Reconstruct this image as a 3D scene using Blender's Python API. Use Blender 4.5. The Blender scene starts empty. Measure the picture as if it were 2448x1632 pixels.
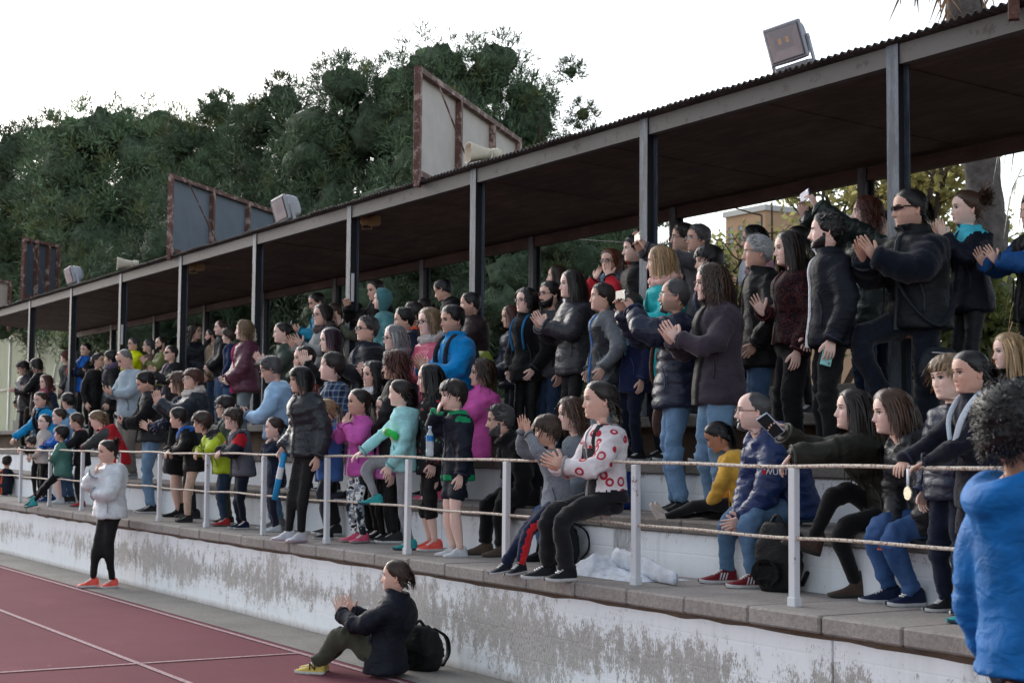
import bpy, bmesh, math, random
import numpy as np
from mathutils import Vector, Matrix
rad = math.radians
SC = bpy.context.scene
COL = SC.collection
rng = np.random.default_rng(7)
random.seed(7)

# ------------------------------------------------------------------ camera
CAM_H = 1.70
FPX, IW, IH = 3750.0, 2448.0, 1632.0            # focal length in photograph pixels
YAW, PITCH, ROLL = rad(31.2), rad(3.9), rad(0.5)
_fw = np.array([-math.cos(YAW)*math.cos(PITCH), math.sin(YAW)*math.cos(PITCH), math.sin(PITCH)])
_r0 = np.array([math.sin(YAW), math.cos(YAW), 0.0])
_u0 = np.cross(_r0, _fw)
_rt = math.cos(ROLL)*_r0 + math.sin(ROLL)*_u0
_up = -math.sin(ROLL)*_r0 + math.cos(ROLL)*_u0
CPOS = np.array([0.0, 0.0, CAM_H])
cam_d = bpy.data.cameras.new("camera")
cam = bpy.data.objects.new("camera", cam_d)
COL.objects.link(cam)
cam_d.sensor_fit = 'HORIZONTAL'
cam_d.sensor_width = 36.0
cam_d.lens = FPX/IW*36.0
cam_d.clip_start = 0.1
cam_d.clip_end = 2000
cam_d.dof.use_dof = True
cam_d.dof.focus_distance = 11.5
cam_d.dof.aperture_fstop = 5.0
cam.matrix_world = Matrix(((_rt[0], _up[0], -_fw[0], 0), (_rt[1], _up[1], -_fw[1], 0), (_rt[2], _up[2], -_fw[2], CAM_H), (0, 0, 0, 1)))
SC.camera = cam

# ------------------------------------------------------------------ sky, sun, exposure
SUN_EL, SUN_AZ = rad(24), rad(-88)             # azimuth measured from +Y towards +X
w = bpy.data.worlds.new("World")
SC.world = w
w.use_nodes = True
nt = w.node_tree
nt.nodes.clear()
sky = nt.nodes.new('ShaderNodeTexSky')
sky.sky_type = 'NISHITA'
sky.sun_disc = False
sky.sun_elevation = SUN_EL
sky.sun_rotation = SUN_AZ
sky.air_density = 1.0
sky.dust_density = 1.5
sky.ozone_density = 1.0
bg = nt.nodes.new('ShaderNodeBackground')
bg.inputs[1].default_value = 0.15
wo = nt.nodes.new('ShaderNodeOutputWorld')
hsv = nt.nodes.new('ShaderNodeHueSaturation')     # thin overcast: a greyer, milkier sky
hsv.inputs['Saturation'].default_value = 0.45
nt.links.new(sky.outputs[0], hsv.inputs['Color'])
nt.links.new(hsv.outputs[0], bg.inputs[0])
nt.links.new(bg.outputs[0], wo.inputs[0])
sl = bpy.data.lights.new("sun", 'SUN')
sl.energy = 0.95
sl.angle = rad(60)
sl.color = (1.0, 0.95, 0.9)
so = bpy.data.objects.new("sun", sl)
COL.objects.link(so)
sd = Vector((math.sin(SUN_AZ)*math.cos(SUN_EL), math.cos(SUN_AZ)*math.cos(SUN_EL), math.sin(SUN_EL)))
so.rotation_euler = sd.to_track_quat('Z', 'Y').to_euler()
SC.view_settings.view_transform = 'Standard'
SC.view_settings.look = 'None'
SC.view_settings.gamma = 1.0
SC.view_settings.use_curve_mapping = False
SC.view_settings.exposure = 0.95
SC.cycles.max_bounces = 6
SC.cycles.transparent_max_bounces = 4
SC.cycles.use_denoising = True


def ray(x, y):
    return _fw + (x-IW/2)/FPX*_rt - (y-IH/2)/FPX*_up


def on_y(x, y, Y):                              # the point of a sight line on the vertical plane Y
    d = ray(x, y)
    return CPOS + d*(Y/d[1])


def on_z(x, y, Z):
    d = ray(x, y)
    return CPOS + d*((Z-CAM_H)/d[2])


# ------------------------------------------------------------------ materials
MATS = {}


def new_mat(name):
    m = bpy.data.materials.new(name)
    m.use_nodes = True
    nt = m.node_tree
    b = nt.nodes['Principled BSDF']
    return m, nt, b


def nd(nt, typ, **kw):
    n = nt.nodes.new(typ)
    for k, v in kw.items():
        setattr(n, k, v)
    return n


def noise_tex(nt, scale, detail=4, rough=.6, vec=None, dist=0.0):
    n = nd(nt, 'ShaderNodeTexNoise')
    n.inputs['Scale'].default_value = scale
    n.inputs['Detail'].default_value = detail
    n.inputs['Roughness'].default_value = rough
    n.inputs['Distortion'].default_value = dist
    if vec is not None:
        nt.links.new(vec, n.inputs['Vector'])
    return n


def ramp(nt, fac, stops):
    r = nd(nt, 'ShaderNodeValToRGB')
    el = r.color_ramp.elements
    while len(el) > 1:
        el.remove(el[-1])
    for i, (p, c) in enumerate(stops):
        e = el[0] if i == 0 else el.new(p)
        e.position = p
        c = (c, c, c) if isinstance(c, (int, float)) else c
        e.color = (c[0], c[1], c[2], 1)
    nt.links.new(fac, r.inputs[0])
    return r


def mixc(nt, fac, a, b, mode='MIX'):
    m = nd(nt, 'ShaderNodeMix', data_type='RGBA', blend_type=mode)
    for sock, v in ((m.inputs['Factor'], fac), (m.inputs['A'], a), (m.inputs['B'], b)):
        if isinstance(v, (int, float)):
            sock.default_value = v
        elif isinstance(v, tuple):
            sock.default_value = (v[0], v[1], v[2], 1)
        else:
            nt.links.new(v, sock)
    return m.outputs['Result']


def mathn(nt, op, a, b=None, c=None):
    m = nd(nt, 'ShaderNodeMath', operation=op)
    for i, v in enumerate((a, b, c)):
        if v is None:
            continue
        if isinstance(v, (int, float)):
            m.inputs[i].default_value = v
        else:
            nt.links.new(v, m.inputs[i])
    return m.outputs[0]


def bump(nt, b, height, strength=.3, dist=.01):
    n = nd(nt, 'ShaderNodeBump')
    n.inputs['Strength'].default_value = strength
    n.inputs['Distance'].default_value = dist
    nt.links.new(height, n.inputs['Height'])
    nt.links.new(n.outputs[0], b.inputs['Normal'])


def objcoord(nt, scale=(1, 1, 1)):
    t = nd(nt, 'ShaderNodeTexCoord')
    mp = nd(nt, 'ShaderNodeMapping')
    mp.inputs['Scale'].default_value = scale
    nt.links.new(t.outputs['Object'], mp.inputs['Vector'])
    return mp.outputs[0]


def world_pos(nt, scale=(1, 1, 1)):
    t = nd(nt, 'ShaderNodeNewGeometry')
    mp = nd(nt, 'ShaderNodeMapping')
    mp.inputs['Scale'].default_value = scale
    nt.links.new(t.outputs['Position'], mp.inputs['Vector'])
    return mp.outputs[0]


def s2l(r, g, b):
    return tuple(((c/255.0)/12.92 if c/255.0 <= .04045 else ((c/255.0+.055)/1.055)**2.4) for c in (r, g, b))


def plain(name, c, rough=.6, var=.15, scale=30, metal=0.0, spec=.4, bumps=.15, bdist=.004):
    """a matt or glossy surface with a little unevenness in colour and relief"""
    key = ('plain', name, c, rough)
    if key in MATS:
        return MATS[key]
    m, nt, b = new_mat(name)
    v = objcoord(nt)
    n = noise_tex(nt, scale, 4, .6, v)
    d = tuple(x*(1-var) for x in c)
    e = tuple(min(1, x*(1+var)) for x in c)
    r = ramp(nt, n.outputs[0], [(.3, d), (.7, e)])
    nt.links.new(r.outputs[0], b.inputs['Base Color'])
    b.inputs['Roughness'].default_value = rough
    b.inputs['Metallic'].default_value = metal
    b.inputs['Specular IOR Level'].default_value = spec
    if bumps:
        bump(nt, b, n.outputs[0], bumps, bdist)
    MATS[key] = m
    return m


def fabric(c, kind='nylon'):
    """cloth: nylon (soft shell, puffer), cotton, denim, knit, fleece, plaid, floral, camo, dots"""
    key = ('fabric', c, kind)
    if key in MATS:
        return MATS[key]
    m, nt, b = new_mat('fabric_' + kind)
    v = objcoord(nt)
    big = noise_tex(nt, 9, 3, .6, v)
    col = None
    rough, spec, bs, bsc = {'shell': (.42, .42, .2, 60), 'nylon': (.62, .22, .25, 60), 'cotton': (.9, .15, .25, 160), 'denim': (.9, .15, .3, 220), 'knit': (.95, .1, .5, 260),
                            'fleece': (1, .1, .5, 200)}.get(kind, (.8, .2, .25, 120))
    fine = noise_tex(nt, bsc, 2, .6, v)
    lo = tuple(x*.8 for x in c)
    hi = tuple(min(1, x*1.2+.002) for x in c)
    col = ramp(nt, big.outputs[0], [(.3, lo), (.7, hi)]).outputs[0]
    if kind == 'denim':
        wash = noise_tex(nt, 5, 4, .65, objcoord(nt, (1, 1, .45)))
        pale = tuple(min(1, x*1.5+.035) for x in c)
        col = mixc(nt, ramp(nt, wash.outputs[0], [(.46, 0), (.68, .75)]).outputs[0], col, pale)
        col = mixc(nt, ramp(nt, fine.outputs[0], [(.35, 0), (.8, .35)]).outputs[0], col, pale)
    elif kind == 'knit':
        col = mixc(nt, ramp(nt, fine.outputs[0], [(.35, 0), (.75, .5)]).outputs[0], col, tuple(min(1, x*1.5+.03) for x in c))
    elif kind in ('heather',):
        col = mixc(nt, ramp(nt, fine.outputs[0], [(.4, 0), (.7, .6)]).outputs[0], col, tuple(min(1, x*1.6+.05) for x in c))
    elif kind == 'plaid':
        sx = nd(nt, 'ShaderNodeSeparateXYZ')
        nt.links.new(v, sx.inputs[0])
        hs = mathn(nt, 'ADD', sx.outputs[0], sx.outputs[1])
        a = mathn(nt, 'LESS_THAN', mathn(nt, 'FRACT', mathn(nt, 'MULTIPLY', hs, 13.0)), .22)
        bb = mathn(nt, 'LESS_THAN', mathn(nt, 'FRACT', mathn(nt, 'MULTIPLY', sx.outputs[2], 15.0)), .22)
        a2 = mathn(nt, 'LESS_THAN', mathn(nt, 'FRACT', mathn(nt, 'MULTIPLY', hs, 6.5)), .4)
        col = mixc(nt, mathn(nt, 'MULTIPLY', a2, .6), col, (.005, .006, .01))
        col = mixc(nt, mathn(nt, 'MULTIPLY', mathn(nt, 'ADD', a, bb), .35), col, (.35, .42, .5))
    elif kind in ('floral', 'dots', 'leopard', 'camo', 'marble', 'rings'):
        vo = nd(nt, 'ShaderNodeTexVoronoi')
        vo.inputs['Scale'].default_value = {'floral': 18, 'dots': 42, 'leopard': 70, 'camo': 14, 'marble': 16, 'rings': 11}[kind]
        nt.links.new(v, vo.inputs['Vector'])
        if kind == 'floral':
            k = ramp(nt, vo.outputs['Distance'], [(.2, 1), (.34, 0)])
            hue = ramp(nt, vo.outputs['Color'], [(.0, (.45, .05, .07)), (.36, (.12, .2, .14)), (.5, (.5, .35, .36)), (.62, (.05, .12, .08)), (.9, (.55, .1, .1))])
            hue.color_ramp.interpolation = 'CONSTANT'
            col = mixc(nt, k.outputs[0], col, hue.outputs[0])
        elif kind == 'dots':
            k = ramp(nt, vo.outputs['Distance'], [(.22, 1), (.3, 0)])
            col = mixc(nt, k.outputs[0], col, (.45, .48, .55))
        elif kind == 'rings':
            k = ramp(nt, vo.outputs['Distance'], [(.2, .15), (.24, 1), (.36, 1), (.4, 0)])
            col = mixc(nt, k.outputs[0], col, s2l(176, 44, 62))
        elif kind == 'leopard':
            k = ramp(nt, vo.outputs['Distance'], [(.3, 0), (.42, 1)])
            col = mixc(nt, k.outputs[0], col, (.012, .006, .008))
        else:
            n2 = noise_tex(nt, 13, 2, .5, v)
            rr = ramp(nt, n2.outputs[0], [(.0, (.02, .025, .03)), (.44, c), (.52, tuple(min(1, x*3+.06) for x in c)), (.6, (.03, .035, .04))])
            rr.color_ramp.interpolation = 'CONSTANT'
            col = rr.outputs[0]
    nt.links.new(col, b.inputs['Base Color'])
    b.inputs['Roughness'].default_value = rough
    b.inputs['Specular IOR Level'].default_value = spec
    if kind in ('fleece', 'cotton', 'knit'):
        b.inputs['Sheen Weight'].default_value = .15
    wr = noise_tex(nt, 11, 2, .5, objcoord(nt, (1, 1, 1.7)), .8)
    h = mathn(nt, 'ADD', mathn(nt, 'MULTIPLY', wr.outputs[0], 1.0), mathn(nt, 'MULTIPLY', fine.outputs[0], .12))
    bump(nt, b, h, .45, .025)
    MATS[key] = m
    return m


def attr_mat(name, attr, rough=.5, spec=.35, var=.08, scale=60):
    key = ('attr', name)
    if key in MATS:
        return MATS[key]
    m, nt, b = new_mat(name)
    a = nd(nt, 'ShaderNodeAttribute', attribute_name=attr)
    n = noise_tex(nt, scale, 3, .6, objcoord(nt))
    c = mixc(nt, 1.0, a.outputs['Color'], ramp(nt, n.outputs[0], [(.3, 1-var), (.7, 1+var)]).outputs[0], 'MULTIPLY')
    nt.links.new(c, b.inputs['Base Color'])
    b.inputs['Roughness'].default_value = rough
    b.inputs['Specular IOR Level'].default_value = spec
    bump(nt, b, n.outputs[0], .06, .003)
    MATS[key] = m
    return m


# ------------------------------------------------------------------ object helpers
def tag(o, label=None, cat=None, group=None, kind=None):
    if label:
        o['label'] = label
    if cat:
        o['category'] = cat
    if group:
        o['group'] = group
    if kind:
        o['kind'] = kind
    return o


def link(o, parent=None):
    COL.objects.link(o)
    if parent is not None:
        o.parent = parent
    return o


def empty(name, loc=(0, 0, 0)):
    o = bpy.data.objects.new(name, None)
    o.location = loc
    o.empty_display_size = .1
    return link(o)


def mesh_from(name, v, f, mats=(), smooth=True, midx=None):
    """v: (n,3) array, f: list of tuples or list of index arrays"""
    me = bpy.data.meshes.new(name)
    me.from_pydata([tuple(map(float, p)) for p in v], [], [tuple(int(i) for i in q) for q in f])
    for m in mats:
        me.materials.append(m)
    if smooth:
        me.polygons.foreach_set('use_smooth', np.ones(len(me.polygons), bool))
    if midx is not None:
        me.polygons.foreach_set('material_index', np.asarray(midx, np.int32))
    me.update()
    return me


def quads_mesh(name, v, q, mats=(), smooth=True, midx=None):
    """fast path: q is an (n,4) or (n,3) int array"""
    v = np.ascontiguousarray(v, np.float32)
    q = np.ascontiguousarray(q, np.int32)
    k = q.shape[1]
    me = bpy.data.meshes.new(name)
    me.vertices.add(len(v))
    me.vertices.foreach_set('co', v.ravel())
    me.loops.add(q.size)
    me.loops.foreach_set('vertex_index', q.ravel())
    me.polygons.add(len(q))
    me.polygons.foreach_set('loop_start', np.arange(0, q.size, k, dtype=np.int32))
    for m in mats:
        me.materials.append(m)
    if midx is not None:
        me.polygons.foreach_set('material_index', np.asarray(midx, np.int32))
    me.update(calc_edges=True)
    me.polygons.foreach_set('use_smooth', np.full(len(q), smooth, bool))
    me.validate()
    return me


def obj(name, me, parent=None):
    return link(bpy.data.objects.new(name, me), parent)


class MB:
    """collects simple solids; build() links them as one mesh object"""
    def __init__(s):
        s.v, s.f, s.m = [], [], []

    def add(s, v, f, m=0):
        o = len(s.v)
        s.v += [tuple(p) for p in v]
        s.f += [tuple(i+o for i in q) for q in f]
        s.m += [m]*len(f)
        return s

    def box(s, lo, hi, m=0, bev=0.0, rot=None, org=None):
        x0, y0, z0 = lo
        x1, y1, z1 = hi
        if bev > 0:
            b = bev
            v, idx = [], {}
            for ix, (xa, sx) in enumerate(((x0, 1), (x1, -1))):
                for iy, (ya, sy) in enumerate(((y0, 1), (y1, -1))):
                    for iz, (za, sz) in enumerate(((z0, 1), (z1, -1))):
                        for ax in range(3):
                            idx[ix, iy, iz, ax] = len(v)
                            d = [b*sx, b*sy, b*sz]
                            d[ax] = 0
                            v.append((xa+d[0], ya+d[1], za+d[2]))
            g = idx
            f = []
            for a in range(3):
                o1, o2 = (a+1) % 3, (a+2) % 3
                for e in (0, 1):
                    k = [[0, 0, 0] for _ in range(4)]
                    for i, (p, q) in enumerate(((0, 0), (1, 0), (1, 1), (0, 1))):
                        k[i][a] = e
                        k[i][o1] = p
                        k[i][o2] = q
                    q4 = [g[tuple(t)+(a,)] for t in k]
                    f.append(q4 if e else q4[::-1])
                for p in (0, 1):
                    for q in (0, 1):
                        A = [0, 0, 0]
                        A[o1], A[o2] = p, q
                        B = list(A)
                        B[a] = 1
                        f.append([g[tuple(A)+(o1,)], g[tuple(B)+(o1,)], g[tuple(B)+(o2,)], g[tuple(A)+(o2,)]])
            for ix in (0, 1):
                for iy in (0, 1):
                    for iz in (0, 1):
                        f.append([g[ix, iy, iz, 0], g[ix, iy, iz, 1], g[ix, iy, iz, 2]])
        else:
            v = [(x0, y0, z0), (x1, y0, z0), (x1, y1, z0), (x0, y1, z0), (x0, y0, z1), (x1, y0, z1), (x1, y1, z1), (x0, y1, z1)]
            f = [(0, 3, 2, 1), (4, 5, 6, 7), (0, 1, 5, 4), (1, 2, 6, 5), (2, 3, 7, 6), (3, 0, 4, 7)]
        if rot is not None:
            R = np.array(rot)
            o = np.array(org if org is not None else (0, 0, 0))
            v = [tuple(R @ np.array(p) + o) for p in v]
        return s.add(v, f, m)

    def bar(s, a, b, w, h=None, m=0, upv=(0, 0, 1)):
        """square bar from a to b"""
        a, b = np.array(a, float), np.array(b, float)
        h = w if h is None else h
        d = b-a
        L = np.linalg.norm(d)
        d /= L
        u = np.array(upv, float)
        if abs(d @ u) > .95:
            u = np.array((0, 1., 0))
        x = np.cross(d, u)
        x /= np.linalg.norm(x)
        y = np.cross(x, d)
        R = np.stack([x, y, d], 1)
        return s.box((-w/2, -h/2, 0), (w/2, h/2, L), m, 0, R, a)

    def tube(s, pts, rad_, n=8, m=0):
        v, f = tube_np(pts, rad_, n)
        return s.add(v, f, m)

    def build(s, name, mats, parent=None, smooth=False):
        if not isinstance(mats, (list, tuple)):
            mats = [mats]
        me = mesh_from(name, s.v, s.f, mats, smooth, s.m)
        bm = bmesh.new()
        bm.from_mesh(me)
        bmesh.ops.recalc_face_normals(bm, faces=bm.faces)
        bm.to_mesh(me)
        bm.free()
        return obj(name, me, parent)


def frames(pts, upv=None):
    """parallel-transport frames along a polyline"""
    pts = np.asarray(pts, float)
    t = np.gradient(pts, axis=0)
    t /= np.linalg.norm(t, axis=1)[:, None]+1e-9
    u = np.array(upv if upv is not None else ((0, 0, 1.) if abs(t[0][2]) < .9 else (0, 1., 0)))
    xs, ys = [], []
    x = np.cross(t[0], u)
    x /= np.linalg.norm(x)+1e-9
    for i in range(len(pts)):
        x = x - t[i]*(x @ t[i])
        x /= np.linalg.norm(x)+1e-9
        xs.append(x.copy())
        ys.append(np.cross(t[i], x))
    return t, np.array(xs), np.array(ys)


def tube_np(pts, r, n=8, caps=True, upv=None, ry=None):
    pts = np.asarray(pts, float)
    k = len(pts)
    r = np.broadcast_to(np.asarray(r, float), (k,))
    ry = r if ry is None else np.broadcast_to(np.asarray(ry, float), (k,))
    t, X, Y = frames(pts, upv)
    a = np.arange(n)*2*math.pi/n
    v = (pts[:, None] + r[:, None, None]*np.cos(a)[None, :, None]*X[:, None] + ry[:, None, None]*np.sin(a)[None, :, None]*Y[:, None]).reshape(-1, 3)
    f = []
    for i in range(k-1):
        for j in range(n):
            j2 = (j+1) % n
            f.append((i*n+j, i*n+j2, (i+1)*n+j2, (i+1)*n+j))
    if caps:
        f.append(tuple(range(n))[::-1])
        f.append(tuple((k-1)*n+j for j in range(n)))
    return v, f


def spline(pts, n):
    """Catmull-Rom through the points, n samples"""
    p = np.asarray(pts, float)
    if len(p) == 2:
        t = np.linspace(0, 1, n)[:, None]
        return p[0]*(1-t)+p[1]*t
    q = np.vstack([2*p[0]-p[1], p, 2*p[-1]-p[-2]])
    m = len(p)-1
    u = np.linspace(0, m-1e-6, n)
    i = u.astype(int)
    t = (u-i)[:, None]
    a, b, c, d = q[i], q[i+1], q[i+2], q[i+3]
    return .5*((2*b)+(-a+c)*t+(2*a-5*b+4*c-d)*t**2+(-a+3*b-3*c+d)*t**3)

# ================================================================== people: shared tools
def nrm(v):
    v = np.asarray(v, float)
    return v/(np.linalg.norm(v)+1e-9)


def ik(a, c, l1, l2, pole):
    """middle joint of a two-bone limb from a to c; c is pulled in when out of reach"""
    a, c = np.asarray(a, float), np.asarray(c, float)
    d = c-a
    L = np.linalg.norm(d)
    mx = (l1+l2)*.995
    if L > mx:
        c = a+d*(mx/L)
        d = c-a
        L = mx
    mn = abs(l1-l2)+.02
    if L < mn:
        L = mn
        c = a+nrm(d)*L
        d = c-a
    u = d/L
    x = (l1*l1-l2*l2+L*L)/(2*L)
    h = math.sqrt(max(l1*l1-x*x, 0))
    p = np.asarray(pole, float)
    p = p-u*(p @ u)
    if np.linalg.norm(p) < 1e-4:
        p = np.cross(u, (0, 0, 1.))
    return a+u*x+nrm(p)*h, c


# ---- hands: a subdivided cage with five separate fingers; the wrist loop has 20 points
def hand_cage(curl, thumb, splay):
    zl = np.array([-.21, -.105, 0, .105, .21])
    V, Fc = [], []
    rows = [(0, .56, .8), (.14, .85, 1.05), (.32, 1.0, 1.1), (.5, 1.0, .9)]
    for x, sw, st in rows:
        for y in (1, -1):
            for z in zl:
                V.append((x - (.03*abs(z)/.21 if x > .4 else 0), y*.062*st*(1-.25*abs(z)/.21), z*sw))
    def id_(r, y, c):
        return r*10+(0 if y == 1 else 5)+c
    for r in range(3):
        for c in range(4):
            Fc.append((id_(r, 1, c), id_(r, 1, c+1), id_(r+1, 1, c+1), id_(r+1, 1, c)))
            Fc.append((id_(r, -1, c), id_(r+1, -1, c), id_(r+1, -1, c+1), id_(r, -1, c+1)))
        Fc.append((id_(r, 1, 0), id_(r+1, 1, 0), id_(r+1, -1, 0), id_(r, -1, 0)))
        if r != 1:
            Fc.append((id_(r, 1, 4), id_(r, -1, 4), id_(r+1, -1, 4), id_(r+1, 1, 4)))
    def chain(base, centre, d, segs, wid, thk, zc):
        prev = base
        c = np.array(centre, float)
        ang = 0.0
        for k, (L, cu) in enumerate(segs):
            ang += cu
            dd = np.array([math.cos(ang)*d[0], math.sin(ang)+d[1]*math.cos(ang), d[2]*math.cos(ang)])
            dd = nrm(dd)
            c = c+dd*L
            nrm_ = nrm(np.array([-math.sin(ang), math.cos(ang), 0]))
            sd = nrm(np.cross(dd, nrm_))
            t = 1-.12*(k+1)
            w, h = wid*t, thk*t
            o = len(V)
            # order like base: (palm,z-) (palm,z+) (back,z+) (back,z-)
            for (a, b) in ((1, -1), (1, 1), (-1, 1), (-1, -1)):
                V.append(tuple(c+nrm_*a*h+sd*b*w*zc))
            cur = [o, o+1, o+2, o+3]
            for i in range(4):
                j = (i+1) % 4
                Fc.append((prev[i], prev[j], cur[j], cur[i]))
            prev = cur
        Fc.append(tuple(prev))
    lens = [.33, .41, .45, .41]
    for c in range(4):
        base = [id_(3, 1, c), id_(3, 1, c+1), id_(3, -1, c+1), id_(3, -1, c)]
        cen = np.mean([V[i] for i in base], 0)
        L = lens[c]
        cu = [k*(1+.06*(1.5-c)) for k in curl]
        sp = splay*(c-1.5)
        # sd sign: cross(dd, n): x cross y = z -> +z
        chain(base, cen, (math.cos(sp), 0, math.sin(sp)), [(L*.12, cu[0]*.5), (L*.36, cu[0]*.5), (L*.3, cu[1]), (L*.24, cu[2])], .056, .054, 1)
    base = [id_(1, 1, 4), id_(1, -1, 4), id_(2, -1, 4), id_(2, 1, 4)]
    cen = np.mean([V[i] for i in base], 0)
    prev = base
    c = cen
    d = nrm(np.array(thumb))
    side = nrm(np.cross(d, (0, 1, 0)))
    for k, (L, t) in enumerate(((.1, 1.15), (.17, 1.0), (.15, .75))):
        dd = nrm(d+np.array((.35*k, .12*k, -.12*k)))
        c = c+dd*L
        s2 = nrm(np.cross(dd, (0, 1, 0)))
        up2 = nrm(np.cross(s2, dd))
        o = len(V)
        w, h = .07*t, .062*t
        for (a, b) in ((1, 1), (-1, 1), (-1, -1), (1, -1)):
            V.append(tuple(c+up2*a*h+s2*b*w))
        cur = [o, o+1, o+2, o+3]
        for i in range(4):
            j = (i+1) % 4
            Fc.append((prev[i], prev[j], cur[j], cur[i]))
        prev = cur
    Fc.append(tuple(prev))
    return np.array(V), Fc


HANDS = {}


def make_hands():
    specs = {'flat': ((.06, .08, .05), (.55, .1, 1), .1), 'spread': ((.03, .05, .03), (.35, 0, 1), .17), 'relax': ((.35, .45, .3), (.8, .35, .7), .05),
             'grip': ((.9, 1.1, .6), (.8, .6, .5), .02), 'hold': ((.45, .75, .4), (.75, .75, .45), .05), 'fist': ((1.3, 1.5, .9), (.9, .8, .2), 0)}
    tmp = []
    for k, (cu, th, sp) in specs.items():
        v, f = hand_cage(cu, th, sp)
        me = mesh_from('tmp', v, f)
        bm = bmesh.new()
        bm.from_mesh(me)
        bmesh.ops.recalc_face_normals(bm, faces=bm.faces)
        bm.to_mesh(me)
        bm.free()
        o = bpy.data.objects.new('tmp', me)
        COL.objects.link(o)
        md = o.modifiers.new('s', 'SUBSURF')
        md.levels = md.render_levels = 1
        tmp.append((k, o))
    dg = bpy.context.evaluated_depsgraph_get()
    for k, o in tmp:
        ev = o.evaluated_get(dg)
        me = ev.to_mesh()
        n = len(me.vertices)
        co = np.empty(n*3, np.float32)
        me.vertices.foreach_get('co', co)
        faces = [tuple(p.vertices) for p in me.polygons]
        cnt = {}
        for q in faces:
            for i in range(len(q)):
                e = (q[i], q[(i+1) % len(q)])
                cnt[e] = 1
        nxt = {a: b for (a, b) in cnt if (b, a) not in cnt}
        st = next(iter(nxt))
        loop = [st]
        while nxt[loop[-1]] != st:
            loop.append(nxt[loop[-1]])
        HANDS[k] = (co.reshape(-1, 3).astype(float), faces, loop)
        ev.to_mesh_clear()
    for k, o in tmp:
        me = o.data
        bpy.data.objects.remove(o)
        bpy.data.meshes.remove(me)


make_hands()

# ---- heads: one grid from crown to neck, 40 columns, finer in front
NC = 40
_u = np.arange(NC)/NC*2.0
_u = np.where(_u > 1, _u-2, _u)
HTH = math.pi*(.5*_u+.5*_u**3)                   # 0 = front, + = the person's left
HZ = np.array([.985, .96, .92, .87, .82, .77, .72, .675, .635, .60, .57, .545, .52, .495, .47, .445, .415, .385, .36, .335, .31, .285, .26, .235,
               .21, .19, .165, .135, .10, .065, .035, .012, -.008, -.03, -.07, -.12])
_zk = np.array([-.12, -.07, -.03, -.008, .012, .04, .08, .12, .2, .3, .4, .5, .6, .7, .8, .87, .92, .96, .985, 1.0])
_wk = np.array([.215, .21, .2, .19, .178, .19, .225, .25, .285, .312, .33, .338, .345, .343, .325, .285, .235, .17, .10, 0])
_fk = np.array([.035, .035, .06, .22, .335, .375, .385, .372, .385, .38, .372, .372, .395, .392, .36, .305, .245, .175, .10, 0])
_bk = np.array([.21, .205, .205, .21, .22, .23, .25, .275, .33, .385, .43, .46, .475, .47, .435, .375, .305, .22, .13, 0])


def head_surf(th, z, jaw=1.0, nose=1.0, child=0.0, fat=0.0):
    """position on the head for angle th and height z (unit head height)"""
    th, z = np.broadcast_arrays(np.asarray(th, float), np.asarray(z, float))
    w = np.interp(z, _zk, _wk)
    fr = np.interp(z, _zk, _fk)
    bk = np.interp(z, _zk, _bk)
    low = np.clip((.35-z)/.35, 0, 1)*np.clip((z+.06)/.06, 0, 1)
    w = w*(1+(jaw-1)*low+fat*low*1.3)+child*.02*np.clip((z-.3)/.3, 0, 1)
    fr = fr-child*.02*low
    c, s_ = np.cos(th), np.sin(th)
    e = .86
    S = w*np.sign(s_)*np.abs(s_)**e
    Fv = np.where(c > 0, fr*np.abs(c)**.9, -bk*np.abs(c)**.9)
    front = np.clip(c, 0, 1)
    a = np.abs(S)
    nz = np.interp(z, [.265, .285, .315, .345, .4, .5, .56, .6], [0, .04, .12, .132, .1, .05, .015, 0])*nose*(1-.35*child)
    sg = np.interp(z, [.28, .34, .45, .56], [.058, .046, .032, .03])
    d = nz*np.exp(-(a/sg)**2)
    d = d - .044*np.exp(-((a-.13)/.066)**2-((z-.51)/.045)**2)
    d = d + .014*np.exp(-((a-.13)/.08)**2-((z-.585)/.03)**2)*(1-.5*child)
    d = d + (.016+.01*child)*np.exp(-((a-.19)/.07)**2-((z-.37)/.08)**2)
    d = d + .022*np.exp(-(a/.085)**2)*(np.exp(-((z-.222)/.016)**2)+1.05*np.exp(-((z-.176)/.017)**2))
    d = d - .022*np.exp(-(a/.1)**2-((z-.199)/.011)**2)
    d = d + .016*np.exp(-(a/.08)**2-((z-.07)/.04)**2)
    Fv = Fv+d*np.where(c > 0, np.clip(front*2.2, 0, 1), 0)
    return np.stack([S, Fv, z*np.ones_like(S)], -1)


def face_point(s, z, **kw):
    """a point on the front of the face for sideways s and height z"""
    th = np.linspace(-1.3, 1.3, 121)
    g = head_surf(th, z, **kw)
    i = np.argmin(np.abs(g[:, 0]-s))
    return g[i]


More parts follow.
